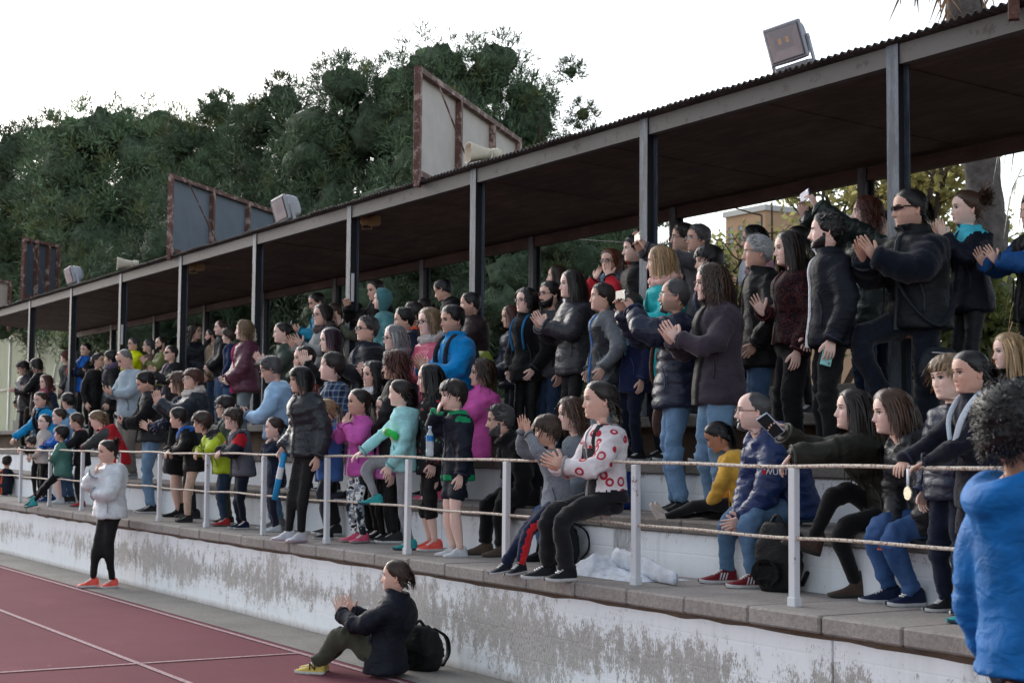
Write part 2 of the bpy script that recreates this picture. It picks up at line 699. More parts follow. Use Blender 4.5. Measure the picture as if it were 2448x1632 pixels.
SKIN = {'fair': s2l(230, 194, 180), 'light': s2l(216, 176, 158), 'tan': s2l(206, 165, 146), 'pale': s2l(240, 206, 190), 'brown': s2l(172, 124, 98)}
HAIRC = {'black': (.008, .007, .007), 'dark': (.02, .014, .011), 'brown': (.045, .026, .017), 'auburn': (.075, .025, .016), 'red': (.12, .036, .018), 'chestnut': (.075, .04, .024),
         'blond': (.36, .235, .12), 'darkblond': (.2, .13, .07), 'grey': (.2, .2, .2), 'darkgrey': (.07, .07, .072), 'white': (.42, .43, .44), 'purple': (.028, .010, .022)}
MAT_SKIN = attr_mat('skin', 'col', .5, .35, .05, 45)
MAT_HAIR = attr_mat('hair', 'col', .42, .4, .12, 90)
MAT_EYE_W = plain('eye_white', (.42, .39, .37), .4, .03)
MAT_EYE_D = plain('eye_iris', (.012, .008, .006), .25, .1)
MAT_MOUTH = plain('mouth_dark', (.05, .012, .012), .5, .1)
MAT_TEETH = plain('teeth', (.6, .57, .52), .3, .05)
MAT_LENS = plain('dark_lens', (.012, .012, .014), .08, .05, spec=.6, bumps=0)
MAT_LENSB = plain('blue_mirror_lens', (.03, .22, .5), .1, .1, spec=.7, bumps=0)
MAT_FRAME = plain('dark_frame', (.015, .013, .014), .3, .1)
MAT_FRAMER = plain('red_frame', (.12, .02, .025), .3, .1)
MAT_FRAMEW = plain('white_frame', (.6, .58, .57), .35, .1)
MAT_STEEL = plain('steel', (.45, .45, .46), .3, .1, metal=.8)
MAT_RUBBER = plain('white_rubber', (.6, .6, .6), .6, .12)
MAT_RUBBER_D = plain('dark_rubber', (.03, .03, .032), .7, .2)


def lens_glass():
    m, nt, b = new_mat('clear_lens')
    b.inputs['Base Color'].default_value = (.9, .93, .95, 1)
    b.inputs['Roughness'].default_value = .05
    b.inputs['Alpha'].default_value = .12
    return m


MAT_LENSC = lens_glass()


def set_col(me, cols):
    a = me.color_attributes.new('col', 'FLOAT_COLOR', 'POINT')
    c = np.ones((len(cols), 4), np.float32)
    c[:, :3] = cols
    a.data.foreach_set('color', c.ravel())


# ------------------------------------------------------------------ skeleton
AGE = {'m': (.140, .118, 1.0), 'w': (.143, .105, .0), 't': (.151, .104, .0), 'k': (.167, .103, .0), 's': (.181, .1, .0)}  # head ratio, half shoulder width

ARM = {  # wrist from the shoulder line (out, forward, up), elbow pole, finger direction, palm normal, hand
    'clap': ((.028, .185, -.105), (.8, -.25, -.9), (-.12, .55, .75), (-1, .12, .1), 'flat'),
    'clapL': ((.028, .17, -.16), (.8, -.25, -.9), (-.1, .85, .45), (-1, .1, .2), 'flat'),
    'claphi': ((.03, .18, .0), (.8, -.1, -.9), (-.12, .25, .95), (-1, .12, 0), 'flat'),
    'open': ((.06, .2, -.09), (.8, -.2, -.9), (-.1, .6, .7), (-1, .0, .15), 'spread'),
    'overhead': ((.035, .14, .13), (.6, .5, -.6), (-.1, .1, 1), (-1, .2, 0), 'flat'),
    'down': ((.128, .035, -.31), (.4, -1, 0), (0, .12, -1), (-1, .1, 0), 'relax'),
    'pocket': ((.112, .055, -.275), (1, -.7, 0), (-.25, .45, -.85), (-1, 0, 0), 'relax'),
    'cross': ((-.035, .12, -.135), (1, .1, -.55), (-1, .12, .12), (0, -1, .1), 'relax'),
    'clasp': ((.028, .135, -.245), (1, -.5, -.2), (-.75, .35, -.45), (-.35, -.6, .6), 'hold'),
    'phone': ((.04, .165, -.16), (1, -.3, -.8), (-.35, .8, .4), (-.55, -.1, .8), 'hold'),
    'photo': ((.055, .2, .0), (.9, .15, -1), (-.35, .4, .8), (-.8, .5, .1), 'hold'),
    'photohi': ((.05, .17, .13), (.9, .5, -.7), (-.3, .3, .9), (-.8, .5, .1), 'hold'),
    'mouth': ((.0, .095, -.02), (.7, .5, -1), (-.35, -.2, .9), (-.2, -1, -.1), 'hold'),
    'chin': ((-.02, .1, -.05), (.5, .5, -1), (-.3, -.1, .95), (-.3, -1, 0), 'fist'),
    'lap': ((.03, .2, -.24), (1, -.2, -.4), (-.5, .8, -.1), (-.5, 0, .85), 'hold'),
    'lapclap': ((.025, .24, -.2), (1, -.2, -.6), (-.2, .9, .3), (-1, 0, .5), 'flat'),
    'point': ((.1, .3, -.02), (.3, 0, -1), (0, 1, .05), (0, 0, -1), 'relax'),
    'hip': ((.11, .03, -.24), (1, -.6, 0), (-.5, .5, -.5), (-1, 0, 0), 'relax'),
    'knee': ((.06, .23, -.25), (1, -.1, -.2), (-.1, .8, -.5), (0, .3, -1), 'relax'),
    'rest': ((.05, .2, -.2), (1, -.2, -.5), (-.5, .7, -.4), (0, 0, -1), 'relax'),
}


def rotz(v, a):
    c, s = math.cos(a), math.sin(a)
    return np.array([v[0]*c-v[1]*s, v[0]*s+v[1]*c, v[2]])


def skeleton(sp, H):
    """all joints in world axes relative to the root (feet level, below the hips)"""
    hr, sw, male = AGE[sp['age']]
    hr = sp.get('hr', hr)
    sw = sp.get('sw', sw)*sp.get('bulk', 1)**.5
    psi = rad(sp.get('yaw', 5))
    Fw = np.array([-math.sin(psi), -math.cos(psi), 0])
    Lf = np.array([math.cos(psi), -math.sin(psi), 0])
    Up = np.array([0, 0, 1.])
    S = {'H': H, 'Fw': Fw, 'Lf': Lf}
    HH = hr*H
    S['HH'] = HH
    leg = .52-(hr-.135)*.9                      # children: bigger head, shorter legs
    torso = 1-leg-hr-.022
    S['leg'] = leg
    seat = sp.get('seat')
    pz = leg*H*sp.get('hipz', 1.0) if seat is None else seat+.055*H
    pel = Fw*sp.get('pf', 0)*H+Lf*sp.get('ps', 0)*H+Up*pz
    S['pel'] = pel
    lean, side = rad(sp.get('lean', 0)), rad(sp.get('side', 0))
    tw = rad(sp.get('twist', 0))
    cF = rotz(Fw, -tw)                          # positive twist turns like positive yaw
    cL = rotz(Lf, -tw)
    upc = nrm(Up*math.cos(lean)+Fw*math.sin(lean)+Lf*math.sin(side))
    cFw = nrm(cF-upc*(cF @ upc))
    cLf = nrm(cL-upc*(cL @ upc)-cFw*(cL @ cFw))
    mid = nrm(Up*math.cos(lean*.45)+Fw*math.sin(lean*.45)+Lf*math.sin(side*.45))
    wa = pel+mid*torso*.42*H
    nk = wa+upc*torso*.58*H
    S.update(waist=wa, neck=nk, cU=upc, cF=cFw, cL=cLf, torso=torso*H)
    hy, hp, hrl = sp.get('head', (10, 0, 0)) if len(sp.get('head', (10, 0, 0))) == 3 else tuple(sp['head'])+(0,)
    hpsi = psi+rad(hy)
    hF = np.array([-math.sin(hpsi), -math.cos(hpsi), 0])
    hL = np.array([math.cos(hpsi), -math.sin(hpsi), 0])
    p = rad(hp)
    hF2 = hF*math.cos(p)-Up*math.sin(p)
    hU2 = Up*math.cos(p)+hF*math.sin(p)
    r = rad(hrl)
    hL3 = hL*math.cos(r)+hU2*math.sin(r)
    hU3 = hU2*math.cos(r)-hL*math.sin(r)
    nd_ = nrm(upc*.6+Up*.6+hF*math.sin(p)*.4)
    ho = nk+nd_*.024*H+hF*.012*H+hF2*.08*HH
    S.update(hO=ho, hF=hF2, hL=hL3, hU=hU3)
    S['top'] = ho+hU3*HH*1.02
    S['sho'] = {}
    S['arm'] = {}
    ul, fl = .168*H, .152*H
    if sp['age'] in 'ks':
        ul, fl = .158*H, .142*H
    arms = sp.get('arms', 'down')
    if not isinstance(arms, (tuple, list)):
        arms = (arms, arms)                     # (left, right)
    sm = nk-upc*.035*H
    for sd, a in ((1, arms[0]), (-1, arms[1])):
        sh = sm+cLf*sd*sw*H*.93-upc*.012*H
        if isinstance(a, str):
            a = (a,)
        name = a[0]
        w, pole, d, n, hand = ARM[name]
        off = a[1] if len(a) > 1 else (0, 0, 0)
        hand = a[2] if len(a) > 2 else hand
        def cv(q):
            return cLf*sd*q[0]+cFw*q[1]+upc*q[2]
        if 'wrist%+d' % sd in sp:                # explicit place in the world (relative to root)
            wt = np.array(sp['wrist%+d' % sd])
        else:
            wt = sm+cv([(w[i]+off[i])*H for i in range(3)])
        el, wt = ik(sh, wt, ul, fl, cv(pole))
        S['arm'][sd] = (sh, el, wt, nrm(cv(d)), nrm(cv(n)), hand)
    S['legs'] = {}
    th, sk = leg*H*.472, leg*H*.432
    for sd in (1, -1):
        hip = pel+Lf*sd*.043*H-Up*.01*H
        q = sp.get('legs', {}).get(sd, None)
        if q is None:
            q = (.055, 0.0, 0.0)
        if len(q) > 3:
            an = np.array(q[4])                  # explicit world place of the ankle relative to root
        else:
            an = Lf*sd*q[0]*H+Fw*q[1]*H+Up*(q[2]*H+.045*H)
        kp = sp.get('kpole', {}).get(sd, (.15, 1, .2))
        kn, an = ik(hip, an, th, sk, Lf*sd*kp[0]+Fw*kp[1]+Up*kp[2])
        fy = sp.get('feet', {}).get(sd, (10*sd, 0))
        S['legs'][sd] = (hip, kn, an, fy)
    return S


# ------------------------------------------------------------------ body: one continuous skin
N20 = 20


def stitch(F, ra, rb, V):
    """quads between two loops of equal length, best cyclic fit"""
    A = np.array([V[i] for i in ra])
    B = np.array([V[i] for i in rb])
    A = A-A.mean(0)
    B = B-B.mean(0)
    n = len(ra)
    best = None
    for rev in (0, 1):
        rr = list(rb)[::-1] if rev else list(rb)
        Br = B[::-1] if rev else B
        for s in range(n):
            e = ((A-np.roll(Br, -s, 0))**2).sum()
            if best is None or e < best[0]:
                best = (e, rr[s:]+rr[:s])
    rb = best[1]
    for i in range(n):
        j = (i+1) % n
        F.append((ra[i], ra[j], rb[j], rb[i]))


def build_body(sp, S):
    H, HH = S['H'], S['HH']
    V, F = [], []
    bare_arm = sp.get('bare_arm', False)
    bare_leg = sp.get('bare_leg', False)
    Cs = []
    skin = np.array(SKIN[sp.get('skin', 'light')])

    def addv(arr, col=None):
        o = len(V)
        for p in arr:
            V.append(np.array(p))
        if col is None:
            Cs.extend([skin]*len(arr))
        else:
            Cs.extend(list(col))
        return list(range(o, o+len(arr)))
    kw = dict(jaw=sp.get('jaw', 1.05 if sp['age'] == 'm' else .93), nose=sp.get('nose', 1.0 if sp['age'] == 'm' else .88), child={'k': 1.0, 's': 1.0, 't': .5}.get(sp['age'], 0), fat=sp.get('fat', 0))
    S['hkw'] = kw
    g = head_surf(HTH[None, :], HZ[:, None], **kw)          # rows, cols, 3
    gw = S['hO']+HH*(g[..., 0:1]*S['hL']+g[..., 1:2]*S['hF']+g[..., 2:3]*S['hU'])
    # colouring: lips, flush of cheeks and nose, shadow of a beard
    col = np.tile(skin, (len(HZ), NC, 1))
    a, z, c = np.abs(g[..., 0]), g[..., 2], np.cos(HTH)[None, :]*np.ones_like(g[..., 0])
    lip = np.exp(-(a/.085)**4)*np.exp(-((z-.2)/.034)**4)*(c > .5)
    lipc = skin*np.array((.62, .4, .4)) if sp['age'] in 'mks' else skin*np.array((.66, .3, .33))
    col = col*(1-.8*lip[..., None])+lipc*.8*lip[..., None]
    fl = .5*np.exp(-((a-.17)/.09)**2-((z-.34)/.09)**2)*(c > 0)+.35*np.exp(-(a/.05)**2-((z-.33)/.05)**2)*(c > 0)
    col = col*(1-fl[..., None]*np.array((.02, .2, .2)))
    st = sp.get('stubble', 0)
    if st:
        bz = np.interp(z, [-.06, 0, .15, .28, .36], [0, 1, 1, .85, 0])*np.interp(a, [0, .1, .16, .3], [.9, .75, .8, 1])*(c > -.35)
        bz = bz*(1-.9*lip)
        col = col*(1-st*bz[..., None])+np.array((.05, .045, .042))*st*bz[..., None]
    top = addv([S['hO']+HH*(S['hU']*.995+S['hF']*-.03)])
    rows = [addv(gw[i], col[i]) for i in range(len(HZ))]
    for j in range(NC):
        F.append((top[0], rows[0][j], rows[0][(j+1) % NC]))
    for i in range(len(rows)-1):
        for j in range(NC):
            F.append((rows[i][j], rows[i+1][j], rows[i+1][(j+1) % NC], rows[i][(j+1) % NC]))
    # torso rings (hidden by clothes)
    k = sp.get('inner', .8)
    nk, wa, pel = S['neck'], S['waist'], S['pel']
    lev = [(nk, .036, .036, 1), (nk-S['cU']*.02*H, .06, .045, 1)]
    for t in (.04, .065, .09, .115, .14):
        lev.append((nk-S['cU']*t*H, .075, .048, 1))
    lev += [(nk-S['cU']*.2*H, .08, .055, 1), (wa, .068, .05, .6), (pel+(wa-pel)*.4, .075, .055, .2), (pel, .08, .058, 0), (pel-np.array((0, 0, .03*H)), .076, .055, 0)]
    TR = []
    thu = np.arange(N20)/N20*2*math.pi
    for (c0, w_, d_, m) in lev:
        fw = nrm(S['Fw']*(1-m)+S['cF']*m)
        lf = nrm(S['Lf']*(1-m)+S['cL']*m)
        TR.append(addv([c0+fw*d_*k*H*math.cos(q)+lf*w_*k*H*math.sin(q) for q in thu]))
    lr = rows[-1]
    for j in range(N20):                         # 40 -> 20
        a0, a1, a2 = lr[2*j], lr[(2*j+1) % NC], lr[(2*j+2) % NC]
        b0, b1 = TR[0][j], TR[0][(j+1) % N20]
        F += [(a0, b0, a1), (a1, b0, b1), (a1, b1, a2)]
    hole = set()
    patch = {}
    for sd, c0 in ((1, 5), (-1, 15)):
        cols = [(c0+q) % N20 for q in range(-3, 4)]
        r0, r1 = 2, 6
        for r in range(r0, r1):
            for q in range(6):
                hole.add((r, cols[q]))
        lp = [TR[r0][q] for q in cols]+[TR[r][cols[-1]] for r in range(r0+1, r1+1)]+[TR[r1][q] for q in cols[::-1][1:]]+[TR[r][cols[0]] for r in range(r1-1, r0, -1)]
        patch[sd] = lp
    for i in range(len(TR)-1):
        for j in range(N20):
            if (i, j) not in hole:
                F.append((TR[i][j], TR[i+1][j], TR[i+1][(j+1) % N20], TR[i][(j+1) % N20]))
    # arms and hands
    for sd in (1, -1):
        sh, el, wr, d, n, hand = S['arm'][sd]
        hv, hf, loop = HANDS[hand]
        hl = sp.get('hl', .108)*H
        X = d
        n = nrm(n-d*(n @ d))
        Z = np.cross(d, n)                       # right hand: thumb side
        zz = Z if sd == -1 else -Z
        pw = wr+hl*(hv[:, 0:1]*X+hv[:, 1:2]*n+hv[:, 2:3]*zz)
        o = len(V)
        addv(pw)
        for q in hf:
            F.append(tuple(o+i for i in (q if sd == -1 else q[::-1])))
        ring = [o+i for i in loop]
        L0 = pw[loop]
        ang = np.arctan2((L0-L0.mean(0)) @ zz, (L0-L0.mean(0)) @ n)
        rads = [(.92, .0165, .0165), (.7, .02, .02), (.45, .0225, .022), (.15, .021, .021)]
        kk = 1.0 if bare_arm else .7
        PP, _ = limb_path(sh+S['cL']*(-sd)*.03*H, el, wr, 13)
        rr = np.interp(np.linspace(0, 1, 13), [0, .2, .5, .62, .75, .93, 1], [.027, .0275, .0225, .0235, .022, .0165, .0165])*kk
        path = [(PP[i], rr[i]) for i in range(11, 1, -1)]
        prev = ring
        x, y = n.copy(), zz.copy()
        last = wr
        for c0, ra in path:
            t = nrm(last-c0)
            x = nrm(x-t*(x @ t))
            y0 = np.cross(t, x)
            y = y0 if (y0 @ y) > 0 else -y0
            cur = addv([c0+(x*math.cos(q)+y*math.sin(q))*ra*H for q in ang])
            for i in range(N20):
                j = (i+1) % N20
                F.append((prev[i], prev[j], cur[j], cur[i]))
            prev, last = cur, c0
        stitch(F, prev, patch[sd], V)
    # legs
    low = TR[-1]
    cf, cb = low[0], low[10]
    cro = addv([V[cf]*(1-t)+V[cb]*t-np.array((0, 0, .035*H*math.sin(math.pi*t))) for t in np.arange(1, 10)/10])
    for sd in (1, -1):
        hip, kn, an, fy = S['legs'][sd]
        if sd == 1:
            lp = low[0:11]+cro[::-1]
        else:
            lp = [low[0]]+low[::-1][0:9]+[low[10]]+cro[::-1]
        kk = sp.get('legk', 1.0 if bare_leg else .62)
        PP, _ = limb_path(hip, kn, an, 15, 0, 1, .14)
        rr = np.interp(np.linspace(0, 1, 15), [0, .14, .32, .47, .54, .66, .8, .94, 1], [.046, .046, .04, .0315, .0305, .0345, .028, .0195, .02])
        P = [(PP[i], rr[i]) for i in range(2, 15)]
        pts = np.array([p for p, _ in P])
        t, Xs, Ys = frames(pts, S['Fw']+np.array((.01, 0, .02)))
        prev = lp
        for i, (p, ra) in enumerate(P):
            ra = ra*kk
            cur = addv([p+ra*H*(Xs[i]*math.cos(q)+Ys[i]*math.sin(q)) for q in thu])
            if i == 0:
                stitch(F, prev, cur, V)
            else:
                for a_ in range(N20):
                    b_ = (a_+1) % N20
                    F.append((prev[a_], prev[b_], cur[b_], cur[a_]))
            prev = cur
        F.append(tuple(prev))
    # ears, grown from the side of the head
    if sp.get('ears', True):
        for sd in (1, -1):
            w0 = head_surf(sd*1.72, .42, **kw)
            for (ro, ri, thick) in ((1, .0, .03),):
                pts = []
                na = 14
                for lay, (sc, out) in enumerate(((1.0, -.03), (1.0, .035), (.68, .03), (.45, .008))):
                    for q in range(na):
                        an_ = q/na*2*math.pi
                        zz_ = .105*math.sin(an_)*sc
                        ff = .062*math.cos(an_)*sc*(1+.25*math.sin(an_))-.012
                        p = np.array([w0[0]+sd*(out+.02*(-math.cos(an_))*(lay > 0)), -.045+ff-.01*math.sin(an_), .415+zz_])
                        pts.append(S['hO']+HH*(p[0]*S['hL']+p[1]*S['hF']+p[2]*S['hU']))
                ids = addv(pts, [skin*np.array((.96, .84, .82))]*len(pts))
                for lay in range(3):
                    for q in range(na):
                        a0, a1 = ids[lay*na+q], ids[lay*na+(q+1) % na]
                        b0, b1 = ids[(lay+1)*na+q], ids[(lay+1)*na+(q+1) % na]
                        F.append((a0, a1, b1, b0) if sd == 1 else (a0, b0, b1, a1))
                F.append(tuple(ids[3*na:4*na]) if sd == 1 else tuple(ids[3*na:4*na][::-1]))
    me = mesh_from('body', V, F, [MAT_SKIN])
    set_col(me, Cs)
    bm = bmesh.new()
    bm.from_mesh(me)
    bmesh.ops.recalc_face_normals(bm, faces=bm.faces)
    bm.to_mesh(me)
    bm.free()
    return me


def hl2w(S, p):
    p = np.asarray(p, float)
    return S['hO']+S['HH']*(p[..., 0:1]*S['hL']+p[..., 1:2]*S['hF']+p[..., 2:3]*S['hU'])


def build_face(sp, S, root):
    """eyes, brows and an open mouth as thin pieces of their own set into the face"""
    kw = S['hkw']
    hc = HAIRC[sp.get('hairc', 'dark')]
    browc = plain('brow', tuple(min(.12, x*.8+.004) for x in hc), .7, .1)
    closed = sp.get('eyes') == 'closed'
    for sd in (1, -1):
        mb = MB()
        if not closed:
            c = face_point(sd*.135, .50, **kw)
            for (rx, rz, up, m, n) in ((.072, .032, .008, 0, 10), (.042, .034, .014, 1, 8)):
                pts = [(c[0]+rx*math.cos(q)*1.0-sd*.004*(m == 1), 0, .50+rz*math.sin(q)*(1-.25*abs(math.cos(q)))) for q in np.arange(n)*2*math.pi/n]
                pp = []
                for (s_, _, z_) in pts:
                    f_ = face_point(s_, z_, **kw)[1]
                    pp.append((s_, f_+up, z_))
                cc = (c[0], face_point(c[0], .5, **kw)[1]+up+.012, .50)
                allp = hl2w(S, np.array([cc]+pp))
                mb.add(allp, [(0, i+1, (i+1) % n+1) for i in range(n)], m)
        # upper lid line and brow
        for (zc, hh, x0, x1, up, m) in ((.528, .015, .06, .22, .016, 1), (.588 if sp['age'] != 'm' else .58, .021 if sp['age'] == 'm' else .014, .05, .23, .011, 2)):
            top, bot = [], []
            for t in np.linspace(0, 1, 6):
                s_ = sd*(x0+(x1-x0)*t)
                z_ = zc+.012*math.sin(math.pi*min(1, t*1.1+.05))+(.006*t if m == 2 else -.006*t)
                f_ = face_point(s_, z_, **kw)[1]+up
                th_ = hh*(1-.5*t)
                top.append((s_, f_, z_+th_))
                bot.append((s_, f_, z_-th_))
            allp = hl2w(S, np.array(top+bot))
            mb.add(allp, [(i, i+1, 7+i, 6+i) for i in range(5)], m)
        mb.build('eye', [MAT_EYE_W, MAT_EYE_D, browc], root, True)
    mo = sp.get('mouth', 0)
    if mo:
        mb = MB()
        wv, hv = (.085, .022) if mo == 'smile' else (.05, .045)
        n = 12
        zc = .197 if mo == 'smile' else .185
        pp = [(0, face_point(0, zc, **kw)[1]+.012, zc)]
        for q in np.arange(n)*2*math.pi/n:
            s_ = wv*math.cos(q)
            z_ = zc+hv*math.sin(q)+(.02*(abs(math.cos(q))) if mo == 'smile' else 0)
            pp.append((s_, face_point(s_, z_, **kw)[1]+.012, z_))
        mb.add(hl2w(S, np.array(pp)), [(0, i+1, (i+1) % n+1) for i in range(n)], 0)
        mb.build('mouth', [MAT_TEETH if mo == 'smile' else MAT_MOUTH], root, True)


def build_glasses(sp, S, root):
    g = sp.get('glasses')
    if not g:
        return
    kind = g
    up = kind.startswith('up')                    # pushed up on the head
    sun = 'sun' in kind
    fm = MAT_FRAMER if 'red' in kind else (MAT_FRAMEW if 'white' in kind else MAT_FRAME)
    lm = MAT_LENSB if 'blue' in kind else (MAT_LENS if sun else MAT_LENSC)
    mb = MB()
    kw = S['hkw']
    tilt = 0.0
    if sun and not up:                            # wraparound: one curved dark shield with temples
        top, bot = [], []
        for s_ in np.linspace(-.33, .33, 21):
            f_ = .47-.16*(abs(s_)/.33)**2.2-(.0 if abs(s_) > .06 else 0)
            hh = .062*(1-.45*(abs(s_)/.33)**3)
            cut = .028*max(0, 1-abs(s_)/.06)
            top.append((s_, f_, .525+hh*.75-.012*(abs(s_)/.33)))
            bot.append((s_, f_-.015, .525-hh*1.15+cut))
        allp = hl2w(S, np.array(top+bot))
        mb.add(allp, [(i, i+1, 22+i, 21+i) for i in range(20)], 1)
        for sd in (1, -1):
            mb.tube(hl2w(S, np.array([(sd*.33, .31, .54), (sd*.355, .1, .535), (sd*.36, -.1, .51)])), .02*S['HH'], 6, 0)
        mb.build('glasses', [fm, lm], root, True)
        return
    for sd in (1, -1):
        pts = []
        n = 14
        for q in np.arange(n)*2*math.pi/n:
            rx, rz = (.1, .062) if sun else (.092, .058)
            s_ = sd*.145+rx*math.copysign(abs(math.cos(q))**.75, math.cos(q))
            z_ = .5+rz*math.copysign(abs(math.sin(q))**.75, math.sin(q))
            if up:
                pts.append((s_, .27-.12*((s_)**2/.06)-(z_-.5)*.55, .955+(z_-.5)*.45-.16*s_*s_/.06))
            else:
                f_ = .455-.55*max(0, abs(s_)-.05)**1.5
                pts.append((s_, f_, z_))
        pts = np.array(pts)
        c = pts.mean(0)
        allp = hl2w(S, np.vstack([c, pts]))
        mb.add(allp, [(0, i+1, (i+1) % n+1) for i in range(n)], 1)
        rim = hl2w(S, np.vstack([pts, pts[:2]]))
        mb.tube(rim, .0085*S['HH']*(1.5 if 'thick' in kind else 1), 5, 0)
        e = pts[np.argmax(np.abs(pts[:, 0]))]
        if up:
            arm = np.array([e, (sd*.35, e[1]-.2, e[2]-.13), (sd*.37, e[1]-.42, e[2]-.3)])
        else:
            arm = np.array([e, (sd*.335, .25, .505), (sd*.355, .0, .5), (sd*.35, -.12, .47)])
        mb.tube(hl2w(S, arm), .010*S['HH'], 5, 0)
    if not up:
        mb.tube(hl2w(S, np.array([(-.055, .45, .515), (0, .475, .525), (.055, .45, .515)])), .009*S['HH'], 5, 0)
    mb.build('glasses', [fm, lm], root, True)


# ------------------------------------------------------------------ hair
HAIRLINE = {  # |angle| in degrees -> lowest height of hair
    'short': ([0, 25, 45, 60, 72, 84, 100, 125, 180], [.85, .84, .79, .70, .52, .46, .42, .24, .14]),
    'fringe': ([0, 30, 50, 62, 72, 84, 100, 125, 180], [.66, .65, .63, .58, .46, .44, .40, .2, .1]),
    'reced': ([0, 18, 38, 52, 66, 84, 100, 125, 180], [.9, .93, .9, .80, .6, .47, .42, .24, .15]),
    'bald': ([0, 40, 60, 75, 88, 100, 125, 180], [1.2, 1.2, 1.0, .72, .55, .45, .28, .18]),
    'back': ([0, 25, 45, 60, 74, 86, 100, 125, 180], [.84, .83, .78, .70, .58, .5, .42, .2, .08]),
    'long': ([0, 20, 40, 55, 65, 80, 100, 130, 180], [.85, .84, .75, .58, .40, .3, .2, .05, .0]),
}


def build_cap(sp, S, hl, thick, zmaxcut=None, noise=.3, name='hair', top=1.0, colr=None, maskf=None):
    """a shell over the scalp following the hairline, uneven in thickness"""
    kw = S['hkw']
    z = np.concatenate([[.995], HZ[:33]])
    th = HTH
    G = head_surf(th[None, :], np.minimum(z, .992)[:, None], **kw)
    cen = np.array((0, -.03, .55))
    nv = G-cen
    nv /= np.linalg.norm(nv, axis=-1, keepdims=True)
    if maskf is None:
        a, b = HAIRLINE[hl]
        line = np.interp(np.abs(np.degrees(th)), a, b)[None, :]
        m = np.clip((z[:, None]-line)/.10, 0, 1)
        keep = (z[:, None]-line) > -.035
    else:
        m = maskf(th[None, :]*np.ones_like(z)[:, None], z[:, None]*np.ones_like(th)[None, :])
        keep = m > .01
    r = np.random.default_rng(abs(hash(sp['label'])) % 99999 if False else len(sp['label'])*31+int(sp['px']))
    ph = r.uniform(0, 6.28, 12)
    A, Z = np.meshgrid(th, z)
    nz = np.sin(A*7+ph[0]+Z*5)*.35+np.sin(A*13+Z*17+ph[1])*.3+np.sin(A*4-Z*25+ph[2])*.3+np.sin(A*23+Z*9+ph[3])*.25+r.normal(0, .3, A.shape)
    up = np.clip((Z-.6)/.4, 0, 1)
    t = thick*(m**.6)*(1+(top-1)*up)*(1+noise*nz)
    t = np.where(m <= 0, -.012, np.maximum(t, .004))
    P = G+nv*t[..., None]
    pw = hl2w(S, P.reshape(-1, 3))
    F = []
    n = NC
    for i in range(len(z)-1):
        for j in range(n):
            j2 = (j+1) % n
            if keep[i, j] or keep[i+1, j] or keep[i, j2] or keep[i+1, j2]:
                F.append((i*n+j, (i+1)*n+j, (i+1)*n+j2, i*n+j2))
    if maskf is None:
        F.append(tuple(range(n))[::-1])
    return pw, F, r


def strands(S, r, P0, D0, L, K, width, grav=.5, curl=0.0, cfreq=9.0, col=None, body=True, spread=.0, flat=True):
    """ribbons grown from points; they fall, curl, and slide over head and shoulders"""
    n = len(P0)
    HH, H = S['HH'], S['H']
    L = np.broadcast_to(np.asarray(L, float), (n,))
    p = P0.copy()
    d = D0.copy()
    pts = [p.copy()]
    ph = r.uniform(0, 6.28, n)
    cx = r.normal(0, 1, (n, 3))
    cx /= np.linalg.norm(cx, axis=1)[:, None]
    hc = hl2w(S, np.array((0, -.03, .53)))
    Hm = np.stack([S['hL'], S['hF'], S['hU']], 1)
    er = np.array((.37, .47, .5))*HH*1.0
    for k in range(K):
        d = d+np.array((0, 0, -grav))+r.normal(0, .05+spread, (n, 3))
        d /= np.linalg.norm(d, axis=1)[:, None]+1e-9
        side = np.cross(d, cx)
        wob = curl*(np.sin(cfreq*(k+1)/K*6.28*.5+ph)[:, None]*side+np.cos(cfreq*(k+1)/K*6.28*.5+ph)[:, None]*cx)
        step = d+wob
        p = p+step*(L/K)[:, None]
        q = (p-hc) @ Hm
        e = np.linalg.norm(q/er, axis=1)
        ins = e < 1.0
        if ins.any():
            q[ins] = q[ins]/e[ins][:, None]
            p[ins] = hc+(q @ Hm.T)[ins]
        if body:
            rel = p-S['neck']
            u_, l_, f_ = rel @ S['cU'], rel @ S['cL'], rel @ S['cF']
            inb = (u_ < 0)
            rr = np.sqrt((l_/(.115*H))**2+(f_/(.085*H))**2)
            # shoulders slope: widen gradually
            fac = np.clip(-u_/(.06*H), 0, 1)
            inside = inb & (rr < fac)
            if inside.any():
                sc = (fac/np.maximum(rr, .05))[inside]
                p[inside] = S['neck']+np.outer(u_[inside], S['cU'])+np.outer((l_[inside]*sc), S['cL'])+np.outer((f_[inside]*sc), S['cF'])
        pts.append(p.copy())
    A = np.stack(pts, 1)                          # n, K+1, 3
    T = np.gradient(A, axis=1)
    out = A-hc
    W = np.cross(T, out)
    W /= np.linalg.norm(W, axis=-1, keepdims=True)+1e-9
    prof = np.interp(np.linspace(0, 1, K+1), [0, .15, .75, 1], [.7, 1, .9, .15])
    wv = (width*r.uniform(.6, 1.3, n))[:, None, None]*prof[None, :, None]*.5
    a, b = A-W*wv, A+W*wv
    V = np.stack([a, b], 2).reshape(-1, 3)        # per strand 2(K+1)
    base = (np.arange(n)*2*(K+1))[:, None]
    i = np.arange(K)[None, :]*2
    Q = np.stack([base+i, base+i+1, base+i+3, base+i+2], -1).reshape(-1, 4)
    cc = None
    if col is not None:
        f = np.exp(r.normal(0, .28, n))
        cc = np.repeat((np.array(col)[None]*f[:, None]), 2*(K+1), 0)
    return V, Q, cc


